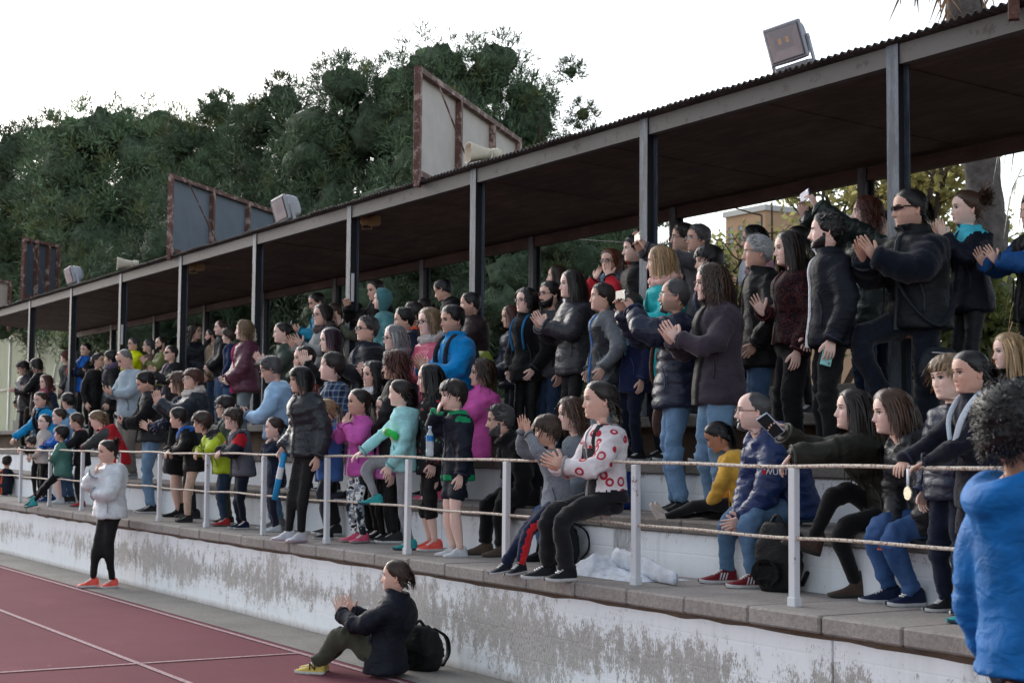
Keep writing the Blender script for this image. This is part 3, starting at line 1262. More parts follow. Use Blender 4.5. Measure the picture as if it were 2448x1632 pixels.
def scalp_points(S, r, n, hl, zlo=None, thmin=0, thmax=180):
    a, b = HAIRLINE[hl]
    th, z = [], []
    while len(th) < n:
        t = r.uniform(-math.pi, math.pi, n*3)
        zz = 1-(r.uniform(0, 1, n*3)**1.3)*1.0
        ok = (zz > np.interp(np.abs(np.degrees(t)), a, b)+.01) & (zz < .985) & (np.abs(np.degrees(t)) >= thmin) & (np.abs(np.degrees(t)) <= thmax)
        if zlo is not None:
            ok &= zz > zlo
        th += list(t[ok])
        z += list(zz[ok])
    th, z = np.array(th[:n]), np.array(z[:n])
    G = head_surf(th, z, **S['hkw'])
    nv = G-np.array((0, -.03, .55))
    nv /= np.linalg.norm(nv, axis=-1, keepdims=True)
    return G, nv, th, z


def build_hair(sp, S, root):
    style = sp.get('hair', 'short')
    if style in ('none',):
        return
    HH = S['HH']
    hc = np.array(HAIRC[sp.get('hairc', 'dark')])
    Hm = np.stack([S['hL'], S['hF'], S['hU']], 1)
    dens = sp.get('dens', 1.0)
    VV, QQ, CC = [], [], []
    def put(V, Q, C):
        o = sum(len(x) for x in VV)
        VV.append(V)
        QQ.extend([tuple(int(i)+o for i in q) for q in Q])
        CC.append(C if C is not None else np.tile(hc, (len(V), 1)))
    cap = {'short': ('short', .05, 1.35), 'crop': ('short', .022, 1.2), 'reced': ('reced', .03, 1.2), 'bald': ('bald', .02, 1), 'fringe': ('fringe', .07, 1.2), 'back': ('back', .035, 1.1),
           'quiff': ('short', .045, 2.2), 'pony': ('back', .035, 1.1), 'pigtail': ('back', .035, 1.1), 'bun': ('back', .035, 1.1), 'curlybun': ('back', .045, 1.1), 'halfup': ('back', .04, 1.1),
           'long': ('long', .05, 1.1), 'longfringe': ('fringe', .055, 1.1), 'wavy': ('long', .06, 1.1), 'bob': ('long', .07, 1.1), 'bobfringe': ('fringe', .075, 1.1),
           'curly': ('long', .1, 1.1), 'curlyshort': ('fringe', .1, 1.15), 'afro': ('short', .2, 1.15), 'curlylong': ('long', .07, 1.1), 'pixie': ('fringe', .07, 1.2), 'braid': ('back', .035, 1.1),
           'messy': ('short', .05, 1.35)}[style]
    pw, F, r = build_cap(sp, S, cap[0], cap[1], top=cap[2], noise=.12 if style in ('pony', 'bun', 'back', 'crop', 'long', 'longfringe', 'bob') else .25)
    f = np.exp(r.normal(0, .12, len(pw)))
    put(pw, F, hc[None]*.75*f[:, None])
    n0 = int(240*dens)
    def grow(n, hl, L, K, width, ddir, grav, curl=0, cf=9, **kw):
        G, nv, th, z = scalp_points(S, r, n, hl, kw.pop('zlo', None), kw.pop('thmin', 0), kw.pop('thmax', 180))
        off = kw.pop('off', cap[1]*.6)
        P = hl2w(S, G+nv*off)
        D = (nv*ddir[0]+np.array((0, 1, 0))*ddir[1]+np.array((0, 0, 1))*ddir[2]+np.stack([np.sign(G[:, 0]), 0*z, 0*z], 1)*ddir[3]) @ Hm.T
        D /= np.linalg.norm(D, axis=1)[:, None]
        put(*strands(S, r, P, D, np.asarray(L)*HH*r.uniform(.75, 1.2, n), K, width*HH, grav, curl, cf, hc, **kw))
    def tail(p0, n, L, K, width, d, grav, curl=0, cf=9, rad_=.05, spread=.02):
        P = hl2w(S, np.array(p0)+r.normal(0, rad_, (n, 3))*np.array((1, .5, 1)))
        D = (np.array(d)+r.normal(0, .25, (n, 3))) @ Hm.T
        D /= np.linalg.norm(D, axis=1)[:, None]
        put(*strands(S, r, P, D, L*HH*r.uniform(.7, 1.15, n), K, width*HH, grav, curl, cf, hc, spread=spread))
    if style in ('short', 'crop', 'reced', 'quiff', 'bald', 'messy'):
        L = {'short': .15, 'crop': .05, 'reced': .09, 'quiff': .16, 'bald': .05, 'messy': .22}[style]
        grow(int(n0*1.9), cap[0], L, 3, .035, (.16, .4 if style != 'quiff' else -.3, .3 if style in ('quiff', 'messy') else -.35, .1), .2)
    elif style in ('fringe', 'pixie'):
        grow(int(n0*1.2), 'short', .34, 4, .04, (.12, .5, -.2, .15), .4, off=.05)
        grow(int(n0*.5), 'fringe', .14, 3, .035, (.15, .15, -.5, .05), .3)
    elif style in ('back', 'pony', 'bun', 'curlybun', 'braid', 'halfup', 'pigtail'):
        grow(int(n0*.8), 'back', .2, 4, .03, (.05, -.8, -.25, 0), .25, off=.03)
        if style == 'pony':
            tail((0, -.5, .62), int(n0*.8), sp.get('hlen', .95), 8, .04, (0, -.55, -.1), .75, sp.get('curl', .0), rad_=.035)
        elif style == 'pigtail':
            tail((-.3, -.25, .5), int(n0*.4), .9, 7, .04, (-.4, -.3, -.2), .7, rad_=.03)
            tail((.3, -.25, .5), int(n0*.4), .9, 7, .04, (.4, -.3, -.2), .7, rad_=.03)
        elif style == 'bun':
            tail((0, -.44, .86), int(n0*.5), .34, 6, .04, (0, -.4, .5), .05, 1.3, 4, .07, .3)
        elif style == 'curlybun':
            tail((0, -.5, .8), int(n0*1.4), .46, 8, .03, (0, -.6, .3), .12, .9, 8, .09, .2)
        elif style == 'braid':
            for k in range(9):
                tail((.05, -.46-.01*k, .42-.13*k), 26, .22, 4, .05, (.3*(1 if k % 2 else -1), -.4, -.6), .2, .4, 4, .04, .1)
        elif style == 'halfup':
            grow(int(n0*1.1), 'long', sp.get('hlen', 1.2), 9, .04, (.3, -.7, -.1, .1), .3, sp.get('curl', .1), 5, thmin=70)
    elif style in ('long', 'longfringe', 'wavy', 'curlylong'):
        cu = {'long': .04, 'longfringe': .04, 'wavy': .35, 'curlylong': .75}[style]
        grow(int(n0*1.5), cap[0] if style != 'longfringe' else 'long', sp.get('hlen', 1.35), 11, .042, (.12, -.35, -.3, .3), .55, cu, 7, thmin=20)
        grow(int(n0*.5), 'long', sp.get('hlen', 1.35)*.8, 9, .04, (.12, -.2, -.1, .5), .5, cu, 7, zlo=.7)
        if style == 'longfringe':
            grow(int(n0*.4), 'fringe', .2, 3, .03, (.5, .2, -.2, .1), .3, thmax=60)
    elif style in ('bob', 'bobfringe'):
        grow(int(n0*1.4), 'long', sp.get('hlen', .72), 7, .042, (.12, -.25, -.2, .35), .5, sp.get('curl', .06), 5, thmin=20)
        if style == 'bobfringe':
            grow(int(n0*.5), 'fringe', .3, 4, .035, (.5, .4, 0, .1), .35, thmax=70)
    elif style == 'curly':
        grow(int(n0*1.9), 'long', sp.get('hlen', .7), 9, .035, (.35, -.2, -.2, .35), .33, .8, 9, spread=.08)
    elif style == 'curlyshort':
        grow(int(n0*1.5), 'fringe', .36, 7, .035, (.4, .1, -.2, .1), .25, .9, 8, spread=.08)
    elif style == 'afro':
        grow(int(n0*6), 'short', .2, 8, .018, (.7, 0, 0, 0), .1, 1.6, 7, spread=.25, off=.14)
    V = np.vstack(VV)
    C = np.vstack(CC)
    me = mesh_from('hair', V, QQ, [MAT_HAIR])
    set_col(me, np.clip(C, 0, .8))
    return obj('hair', me, root)


def build_beard(sp, S, root):
    b = sp.get('beard')
    if not b:
        return
    def mask(th, z):
        a = np.abs(np.degrees(th))
        s = np.abs(head_surf(th, z, **S['hkw'])[..., 0])
        zmax = np.interp(a, [0, 22, 45, 70, 84], [.165, .2, .215, .3, .44])   # cheek line from the mouth corner up to the sideburn
        m = np.clip((zmax-z)/.045, 0, 1)*np.clip((z+.055)/.05, 0, 1)*np.clip((86-a)/6, 0, 1)
        mo = (np.abs(z-.255) < .028)*(s < .12)
        m = np.maximum(m, mo*.9)
        if b == 'goatee':
            m = m*((s < .13) | (z < -1))
        return m
    pw, F, r = build_cap(sp, S, None, .03 if b == 'full' else .05, maskf=mask, noise=.35)
    hc = np.array(HAIRC[sp.get('beardc', sp.get('hairc', 'dark'))])
    me = mesh_from('beard', pw, F, [MAT_HAIR])
    set_col(me, hc[None]*np.exp(r.normal(0, .25, len(pw)))[:, None])
    obj('beard', me, root)


# ------------------------------------------------------------------ clothes
def loft(rings):
    n = len(rings[0])
    V = np.vstack(rings)
    F = []
    k = len(rings)
    for i in range(k-1):
        for j in range(n):
            j2 = (j+1) % n
            F.append((i*n+j, i*n+j2, (i+1)*n+j2, (i+1)*n+j))
    F.append(tuple(range(n))[::-1])
    F.append(tuple((k-1)*n+j for j in range(n)))
    return V, F


GARM = []                                        # garments waiting for the joint remesh


def limb_path(a, b, c, n=12, f0=0.0, f1=1.0, rnd=.16):
    """rounded path a-b-c"""
    pts = [a, b+(a-b)*rnd*1.2, b*.75+(a+c)*.125*1.0, b+(c-b)*rnd*1.2, c]
    P = spline(np.array([pts[0], (pts[0]+pts[1])/2, pts[1], pts[2], pts[3], (pts[3]+pts[4])/2, pts[4]]), 60)
    s = np.concatenate([[0], np.cumsum(np.linalg.norm(np.diff(P, axis=0), axis=1))])
    t = np.linspace(f0*s[-1], f1*s[-1], n)
    return np.stack([np.interp(t, s, P[:, i]) for i in range(3)], 1), s[-1]


def top_garment(sp, S, g, root):
    """jacket, sweater or shirt: torso and sleeves as closed lofts, fused by the remesh"""
    H = S['H']
    bulk = sp.get('bulk', 1)
    puff = g.get('puff', 0)
    th = g.get('th', (.006 if g.get('k') in ('cotton', 'knit', 'heather') else .011)+.008*(puff > 0))       # cloth thickness in units of H
    male = sp['age'] == 'm'
    fem = sp['age'] in 'wt'
    nk, wa, pel, cU = S['neck'], S['waist'], S['pel'], S['cU']
    hem = g.get('hem', .06)                       # below the hip joint, units of H
    collar = g.get('collar', .0)
    sit = sp.get('seat') is not None
    Up = np.array((0, 0, 1.))
    R = []
    thu = np.arange(28)/28*2*math.pi
    shw = S['arm'][1][0]-S['arm'][-1][0]
    sw = np.linalg.norm(shw)/2/H
    wW = (.086 if male else .076 if fem else .078)*bulk
    wH = (.098 if male else .101 if fem else .096)*bulk
    dW = (.075 if male else .067)*bulk
    flare = g.get('flare', 0)
    lev = []
    legdir = -Up
    if hem > .0:
        for q in (1.0, .5):
            lev.append((pel+legdir*hem*H*q, wH+.004+flare*q, .087*bulk+flare*.6*q, 0))
    lev += [(pel, wH, .086*bulk, 0), (pel+(wa-pel)*.5, wH*.5+wW*.5, .077*bulk, .3), (wa, wW, dW, .6)]
    bust = .006 if sp['age'] == 'w' else 0
    for t, w_, d_ in ((.35, sw*.9, .075+bust), (.6, sw*.96, .08+bust), (.8, sw*.99, .073), (.9, sw*.93, .063), (.955, sw*.74, .052), (1.0, .05, .048)):
        lev.append((wa+(nk-wa)*t, w_*(bulk**.5), d_*bulk**.7, 1))
    if collar:
        cn = nrm(S['hO']-nk+cU*.02*H)
        lev += [(nk+cn*.018*H, .049, .05, 1), (nk+cn*(.012+collar*.8)*H, .052, .056, 1)]
    belly = sp.get('belly', 0)
    for i, (c0, w_, d_, m) in enumerate(lev):
        fw = nrm(S['Fw']*(1-m)+S['cF']*m)
        lf = nrm(S['Lf']*(1-m)+S['cL']*m)
        tt = th if i < len(lev)-3 else th*.6
        bl = belly*H*math.exp(-((i-3.5)/1.6)**2)
        R.append(np.array([c0+fw*((d_+tt)*H*math.copysign(abs(math.cos(q))**.9, math.cos(q))+bl*max(0, math.cos(q)))+lf*(w_+tt)*H*math.copysign(abs(math.sin(q))**.85, math.sin(q)) for q in thu]))
    # resample the torso along its height
    A = np.array(R)
    u = np.linspace(0, len(A)-1, 40)
    A2 = np.stack([spline(A[:, j], 40) for j in range(A.shape[1])], 1)
    V, F = loft(list(A2))
    Vs, Fs = [V], list(F)
    segs = [('t', pel-Up*hem*H, wa), ('t', wa, nk)]
    sl = g.get('sleeve', 1.0)
    ru = (.041 if male else .0375)*bulk**.6+th
    rc = .026+th*.8+g.get('cuff', 0)
    rings_end = []
    if sl > 0:
        for sd in (1, -1):
            sh, el, wr, d, n_, hand = S['arm'][sd]
            st = sh+S['cL']*(-sd)*.035*H
            P, L = limb_path(st, el, wr+d*.012*H, 26, 0, sl)
            t = np.linspace(0, sl, 26)
            ra = np.interp(t, [0, .12, .35, .55, .8, 1], [ru*.9, ru*1.08, ru, ru*.9, ru*.82, rc])*H
            v, f = tube_np(P, ra, 14)
            o = sum(len(x) for x in Vs)
            Vs.append(v)
            Fs += [tuple(i+o for i in q) for q in f]
            segs.append(('L' if sd == 1 else 'R', sh, el))
            segs.append(('L' if sd == 1 else 'R', el, wr))
            if sl > .9:
                rings_end.append((P[-2], nrm(P[-1]-P[-3]), ra[-2]*.97))
    hood = g.get('hood', 0)
    if hood:
        b = nk-cU*.012*H
        pts = []
        for q in np.radians([-150, -120, -90, -60, -30, 0, 30, 60, 90, 120, 150]):   # 0 = back
            pts.append(b+S['cL']*math.sin(q)*.062*H-S['cF']*math.cos(q)*(.066)*H+cU*(.008-.03*max(0, math.cos(q)))*H)
        ra = np.array([.014, .022, .03, .036, .04, .042, .04, .036, .03, .022, .014])*hood*H
        v, f = tube_np(spline(np.array(pts), 26), np.interp(np.linspace(0, 10, 26), np.arange(11), ra), 10)
        o = sum(len(x) for x in Vs)
        Vs.append(v)
        Fs += [tuple(i+o for i in q) for q in f]
    GARM.append(dict(name=g.get('name', 'jacket'), root=root, V=np.vstack(Vs), F=Fs, segs=segs, g=g, S=S, sp=sp, vox=sp.get('vox', .02), puff=puff, wr=g.get('wr', .0105)))
    # pocket seams and cuffs
    if g.get('detail', True) and H > 1.0:
        base = g['mats'][0][0] if 'mats' in g else g['c']
        lum = sum(base)/3
        dk = tuple(x*.45 for x in base) if lum > .03 else tuple(min(1, x*2.2+.012) for x in base)
        mdk = fabric(dk, 'nylon')
        cen = A2.mean(1)
        for cols in ((4, 4, 3), (24, 24, 25)):
            q = np.array([A2[i, c_]+nrm(A2[i, c_]-cen[i])*(.009+.4*puff)*H for i, c_ in zip((8, 11, 14), cols)])
            v, f = tube_np(spline(q, 7), .0035*H, 5)
            obj('pocket_seam', mesh_from('pocket_seam', v, f, [mdk]), root)
        for wr_, d_, rr_ in rings_end:
            q = np.arange(15)/14*2*math.pi
            X_ = nrm(np.cross(d_, (0, 0, 1.)+S['cF']*.1))
            Y_ = np.cross(d_, X_)
            v, f = tube_np(np.array([wr_+(X_*math.cos(a)+Y_*math.sin(a))*rr_ for a in q]), .0055*H, 6, False)
            obj('cuff', mesh_from('cuff', v, f, [mdk]), root)
        if g.get('zip') is None and g.get('k', 'nylon') == 'nylon':
            g['zip'] = dk
    # front closure line
    if g.get('zip') is not None:
        k = np.argmin(np.abs(np.arange(28)-0))
        line = A2[:, 0]
        fwd = np.array([nrm(S['Fw']*.5+S['cF']*.5)]*len(line))
        lo, hi = g.get('zrange', (0, 1))
        i0, i1 = int(lo*39), int(hi*39)
        lf = S['cL']
        zw = g.get('zw', .003)*H
        pf = line[i0:i1]+fwd[i0:i1]*(.004+.005*(puff > 0))*H
        v = np.vstack([pf-lf*zw, pf+lf*zw, pf-fwd[i0:i1]*.03*H-lf*zw, pf-fwd[i0:i1]*.03*H+lf*zw])
        n = len(pf)
        fc = [(i, i+1, n+i+1, n+i) for i in range(n-1)]+[(i, 2*n+i, 2*n+i+1, i+1) for i in range(n-1)]+[(n+i, n+i+1, 3*n+i+1, 3*n+i) for i in range(n-1)]
        me = mesh_from('zip', v, fc, [fabric(g['zip'], 'nylon')])
        obj('zip', me, root)
    S['toprings'] = A2
    return A2


def bottom_garment(sp, S, g, root):
    H = S['H']
    bulk = sp.get('bulk', 1)
    fit = g.get('fit', 'reg')
    pel, wa = S['pel'], S['waist']
    Up = np.array((0, 0, 1.))
    thu = np.arange(24)/24*2*math.pi
    w_ = (.086 if sp['age'] != 'w' else .092)*bulk
    lev = [(pel-Up*.045*H, w_*.93, .068*bulk), (pel, w_, .074*bulk), (pel+(wa-pel)*.6, w_*.92, .066*bulk), (pel+(wa-pel)*.85, w_*.86, .06*bulk)]
    fit_r = {'slim': (.05, .037, .036, .025), 'capri': (.052, .041, .041, .036), 'reg': (.054, .045, .041, .036), 'loose': (.056, .051, .047, .039), 'jean': (.054, .043, .04, .033), 'short': (.055, .054, .05, .05), 'skirt': (.07, .07, .07, .07), 'jog': (.055, .046, .042, .026)}[fit]
    R = []
    for c0, a, d_ in lev:
        R.append(np.array([c0+S['Fw']*d_*H*math.cos(q)+S['Lf']*a*H*math.sin(q) for q in thu]))
    V, F = loft(R)
    Vs, Fs = [V], list(F)
    segs = [('t', pel-Up*.03*H, wa)]
    ln = g.get('len', 1.0)
    if fit == 'skirt':
        hipm = pel
        end = (S['legs'][1][1]+S['legs'][-1][1])/2
        v, f = tube_np(np.array([pel, pel*.6+end*.4, pel*(1-ln)+end*ln]), np.array([w_, w_*1.12, w_*1.2])*H, 20)
        o = len(V)
        Vs.append(v)
        Fs += [tuple(i+o for i in q) for q in f]
    else:
        for sd in (1, -1):
            hip, kn, an, fy = S['legs'][sd]
            st = hip+Up*.02*H
            P, L = limb_path(st, kn, an-nrm(an-kn)*(.004)*H, 34, 0, ln, .14)
            t = np.linspace(0, ln, 34)
            ra = np.interp(t, [0, .12, .35, .5, .62, .8, 1], [fit_r[0]*.92, fit_r[0], fit_r[1]*1.02, fit_r[1]*.93, fit_r[2], fit_r[2]*.9*.5+fit_r[3]*.5, fit_r[3]])*H*bulk**.6
            v, f = tube_np(P, ra, 14)
            o = sum(len(x) for x in Vs)
            Vs.append(v)
            Fs += [tuple(i+o for i in q) for q in f]
            segs.append(('l' if sd == 1 else 'r', hip, kn))
            segs.append(('l' if sd == 1 else 'r', kn, an))
    GARM.append(dict(name=g.get('name', 'trousers'), root=root, V=np.vstack(Vs), F=Fs, segs=segs, g=g, S=S, sp=sp, vox=sp.get('vox', .02)*1.12, puff=0, wr=g.get('wr', .010 if fit not in ('slim',) else .0025)))


SHOES = {}


def shoe_mesh(L, up, sole, kind):
    key = (round(L, 2), up, sole, kind)
    if key in SHOES:
        return SHOES[key]
    # sections from heel to toe: x, half width, height of the upper, lift of the sole
    boot = kind in ('boot', 'highboot')
    sec = [(-.275, .05, .2, .03), (-.25, .11, .33, .01), (-.17, .145, .42, 0), (-.06, .15, .44, 0), (.06, .152, .37, 0), (.18, .165, .29, 0), (.32, .185, .215, 0), (.46, .188, .17, .005), (.58, .165, .14, .015), (.66, .12, .11, .03), (.70, .05, .075, .045)]
    if boot:
        sec[1] = (-.25, .11, .5, .01)
        sec[2] = (-.17, .15, .62, 0)
        sec[3] = (-.06, .155, .64, 0)
        sec[4] = (.06, .15, .45, 0)
    R = []
    prof = [(-1.0, 0), (-1.06, .3), (-1.06, .55), (-.98, .62), (-.9, .75), (-.6, .95), (0, 1.0)]
    for x, w, h, l in sec:
        so = .085
        pts = []
        half = [(1.0, l), (1.06, l+so*.35), (1.04, l+so*.95), (.98, l+so), (.96, l+so+(h-so-l)*.35), (.8, l+so+(h-so-l)*.75), (.42, l+so+(h-so-l)*.97), (0, h)]
        if h > .3:
            half = half[:4]+[(.9, l+so+(h-so-l)*.35), (.68, l+so+(h-so-l)*.75), (.5, l+so+(h-so-l)*.98), (0, h)]
        for a, z in half:
            pts.append((x*L, a*w*L, z*L))
        for a, z in half[-2::-1]:
            pts.append((x*L, -a*w*L, z*L))
        R.append(np.array(pts))
    V, F = loft(R)
    n = len(R[0])
    mi = []
    for i in range(len(R)-1):
        for j in range(n):
            mi.append(1 if j in (0, 1, 2, n-4, n-3, n-2, n-1) else 0)
    mi += [0, 0]
    mb = MB()
    mb.add(V, F[:0])
    o = len(mb.v)-len(V)
    mb.f += [tuple(q) for q in F]
    mb.m += mi
    if kind in ('laces', 'stripes'):
        for i, x in enumerate((.12, .18, .24, .30)):
            h = np.interp(x, [s[0] for s in sec], [s[2] for s in sec])
            mb.box(((x-.015)*L, -.085*L, (h-.02)*L), ((x+.015)*L, .085*L, (h+.022)*L), 2)
    if kind == 'stripes':
        for sgn in (1, -1):
            for k in range(3):
                x = .02+.075*k
                mb.bar((x*L+.03*L, sgn*.165*L, .10*L), (x*L-.03*L, sgn*.135*L, .27*L), .03*L, .03*L, 2, upv=(0, 1, 0))
    me = mesh_from('shoe', mb.v, mb.f, [fabric(up, 'nylon'), fabric(sole, 'nylon'), MAT_RUBBER], True, mb.m)
    bm = bmesh.new()
    bm.from_mesh(me)
    bmesh.ops.recalc_face_normals(bm, faces=bm.faces)
    bm.to_mesh(me)
    bm.free()
    SHOES[key] = me
    return me


def build_shoes(sp, S, root):
    sc = sp.get('shoe', ((.02, .02, .022), (.55, .55, .55), 'laces'))
    H = S['H']
    if sc is None:
        return
    me = shoe_mesh(.155*H, *sc)
    for sd in (1, -1):
        hip, kn, an, fy = S['legs'][sd]
        yaw, pitch = fy[0], fy[1]
        # yaw in degrees turns the toe outwards (+) on either side
        f = rotz(S['Fw'], rad(yaw))
        f = nrm(f*math.cos(rad(pitch))-np.array((0, 0, 1.))*math.sin(rad(pitch)))
        l = nrm(np.cross((0, 0, 1.), f)) if abs(f[2]) < .98 else S['Lf']
        u = np.cross(f, l)
        o = obj('shoe', me, root)
        p = an-u*.045*H
        o.matrix_parent_inverse = Matrix()
        o.matrix_local = Matrix(((f[0], l[0], u[0], p[0]), (f[1], l[1], u[1], p[1]), (f[2], l[2], u[2], p[2]), (0, 0, 0, 1)))


def scarf(sp, S, root, g):
    H = S['H']
    r = np.random.default_rng(int(sp['px'])+5)
    mb = MB()
    nk, cU, cF, cL = S['neck'], S['cU'], S['cF'], S['cL']
    for k, (dz, ro, ra) in enumerate(((.0, .052, .019), (.026, .048, .017), (.012, .06, .016))):
        n = 30
        q = np.arange(n+1)/n*2*math.pi
        pts = np.array([nk+cU*(dz-.018*math.cos(a)+.006*math.sin(3*a+k))*H+cF*(math.cos(a)*(ro+.004)+.008)*H+cL*math.sin(a)*ro*1.05*H for a in q])
        rr = ra*H*(1+.25*np.sin(q*7+k)+.15*np.sin(q*11+2*k))
        v, f = tube_np(pts, rr, 9, False)
        mb.add(v, f)
    if g.get('tail', True):
        for sgn in (1, -1):
            p0 = nk+cF*.065*H+cL*sgn*.018*H-cU*.01*H
            pts = np.array([p0, p0+cF*.025*H-cU*.06*H, p0+cF*.022*H-cU*.13*H+cL*sgn*.01*H])
            v, f = tube_np(spline(pts, 8), np.array([.016, .02, .022, .022, .024, .024, .026, .024])*H, 8, True, None, np.full(8, .01)*H)
            mb.add(v, f)
    mb.build('scarf', fabric(g['c'], g.get('k', 'knit')), root, True)


def hood_up(sp, S, root, c):
    def mask(th, z):
        a = np.abs(np.degrees(th))
        line = np.interp(a, [0, 40, 58, 66, 72, 180], [.93, .9, .7, .4, -.2, -.2])
        return np.clip((z-line)/.06, 0, 1)*1.0
    pw, F, r = build_cap(sp, S, None, .13, maskf=mask, noise=.12, top=1.25)
    n = NC
    me = mesh_from('hood', pw, F, [fabric(c, 'cotton')])
    o = obj('hood', me, root)
    m = o.modifiers.new('t', 'SOLIDIFY')
    m.thickness = .012
    return o


# ------------------------------------------------------------------ one person
PEOPLE = {}
TIERS = {-1: 0.0, 0: .80, 1: 1.20, 2: 1.60, 3: 2.00}


def person(pid, px, py, tier, Y, age, label, **sp):
    """px, py: crown of the head in photograph pixels, seen on the vertical plane Y; tier: the step stood on"""
    sp.update(age=age, label=label, px=px)
    tgt = on_y(px, py, Y)
    zt = TIERS[tier] if tier in TIERS else tier
    if sp.get('seatz') is not None:
        sp['seat'] = sp['seatz']-zt
    sp.setdefault('bulk', 1+.045*math.sin(px*1.7+py))
    if sp.get('seatz') is None and 'rail' not in sp:       # nobody stands quite like the next
        sp['yaw'] = sp.get('yaw', 5)+9*math.sin(px*2.3+py*.7)
        sp['side'] = sp.get('side', 2.5*math.sin(px*3.1+py))
        hd = tuple(sp.get('head', (10, 0)))
        sp['head'] = (hd[0]+7*math.sin(px*5.1), hd[1]+2.5*math.sin(px*1.3+1), 4*math.sin(px*2.9+py))
    H = sp.get('H')
    if H is not None and sp.get('autolean'):      # a given stature: bend the back until the crown is where it is seen
        lo, hi = -15.0, 75.0
        for _ in range(24):
            mid = (lo+hi)/2
            sp['lean'] = mid
            if skeleton(sp, H)['top'][2] > tgt[2]-zt:
                lo = mid
            else:
                hi = mid
    if H is None:
        H = 1.7 if age in 'mw' else 1.4
        for _ in range(6):
            S = skeleton(sp, H)
            cur = S['top'][2]
            base = sp['seat'] if sp.get('seat') is not None else 0
            H = H*(tgt[2]-zt-base)/max(cur-base, .05)
            H = min(max(H, .7), 2.1)
    S = skeleton(sp, H)
    root_w = np.array((tgt[0]-S['top'][0], tgt[1]-S['top'][1], zt))
    if 'at' in sp:
        root_w = root_w+np.array(sp['at'])
    root = empty('person', tuple(root_w))
    tag(root, label, 'person', sp.get('group', 'spectators in the stand'))
    for sd, dx in sp.get('rail', {}).items():
        sp['hand%+d' % sd] = (tgt[0]+dx, 6.20, 1.652)
    # world targets for hands and feet: rail, ledge
    again = False
    for sd in (1, -1):
        k = 'hand%+d' % sd
        if k in sp:
            sp['wrist%+d' % sd] = tuple(np.array(sp[k])-root_w)
            again = True
        k = 'foot%+d' % sd
        if k in sp:
            sp.setdefault('legs', {})[sd] = (0, 0, 0, 0, np.array(sp[k])-root_w)
            again = True
    if again:
        S = skeleton(sp, H)
    dist = np.linalg.norm(root_w-CPOS)
    sp.setdefault('vox', float(np.clip(.0015*dist, .015, .032)))
    sp.setdefault('dens', float(np.clip(9.0/dist, .34, 1.0)))
    obj('body', build_body(sp, S), root)
    if sp.get('face', True):
        build_face(sp, S, root)
    build_glasses(sp, S, root)
    if sp.get('hoodup'):
        hood_up(sp, S, root, sp['hoodup'])
    else:
        build_hair(sp, S, root)
    build_beard(sp, S, root)
    top = sp.get('top')
    if top:
        top_garment(sp, S, top, root)
    if sp.get('top2'):
        top_garment(sp, S, sp['top2'], root)
    if sp.get('bot'):
        bottom_garment(sp, S, sp['bot'], root)
    build_shoes(sp, S, root)
    if sp.get('scarf'):
        scarf(sp, S, root, sp['scarf'])
    PEOPLE[pid] = (root, S, sp, root_w, H)
    return root, S


def fold_noise(p, ph):
    """soft cloth folds: a few warped waves"""
    x, y, z = p[:, 0], p[:, 1], p[:, 2]
    a = np.sin(x*17+z*9+2.2*np.sin(y*11+ph[0])+ph[1])
    b = np.sin(z*26-y*13+2.0*np.sin(x*14+ph[2])+ph[3])
    c = np.sin(y*31+x*22+z*17+1.5*np.sin(z*19+ph[4])+ph[5])
    d = np.sin(x*9-z*15+y*12+2.6*np.sin(z*8+x*5+ph[2])+ph[0])
    cr = .62-np.abs(d)**.55                        # narrow raised creases between broad hollows
    return (a+.7*b+.5*c)/2.4+.95*cr


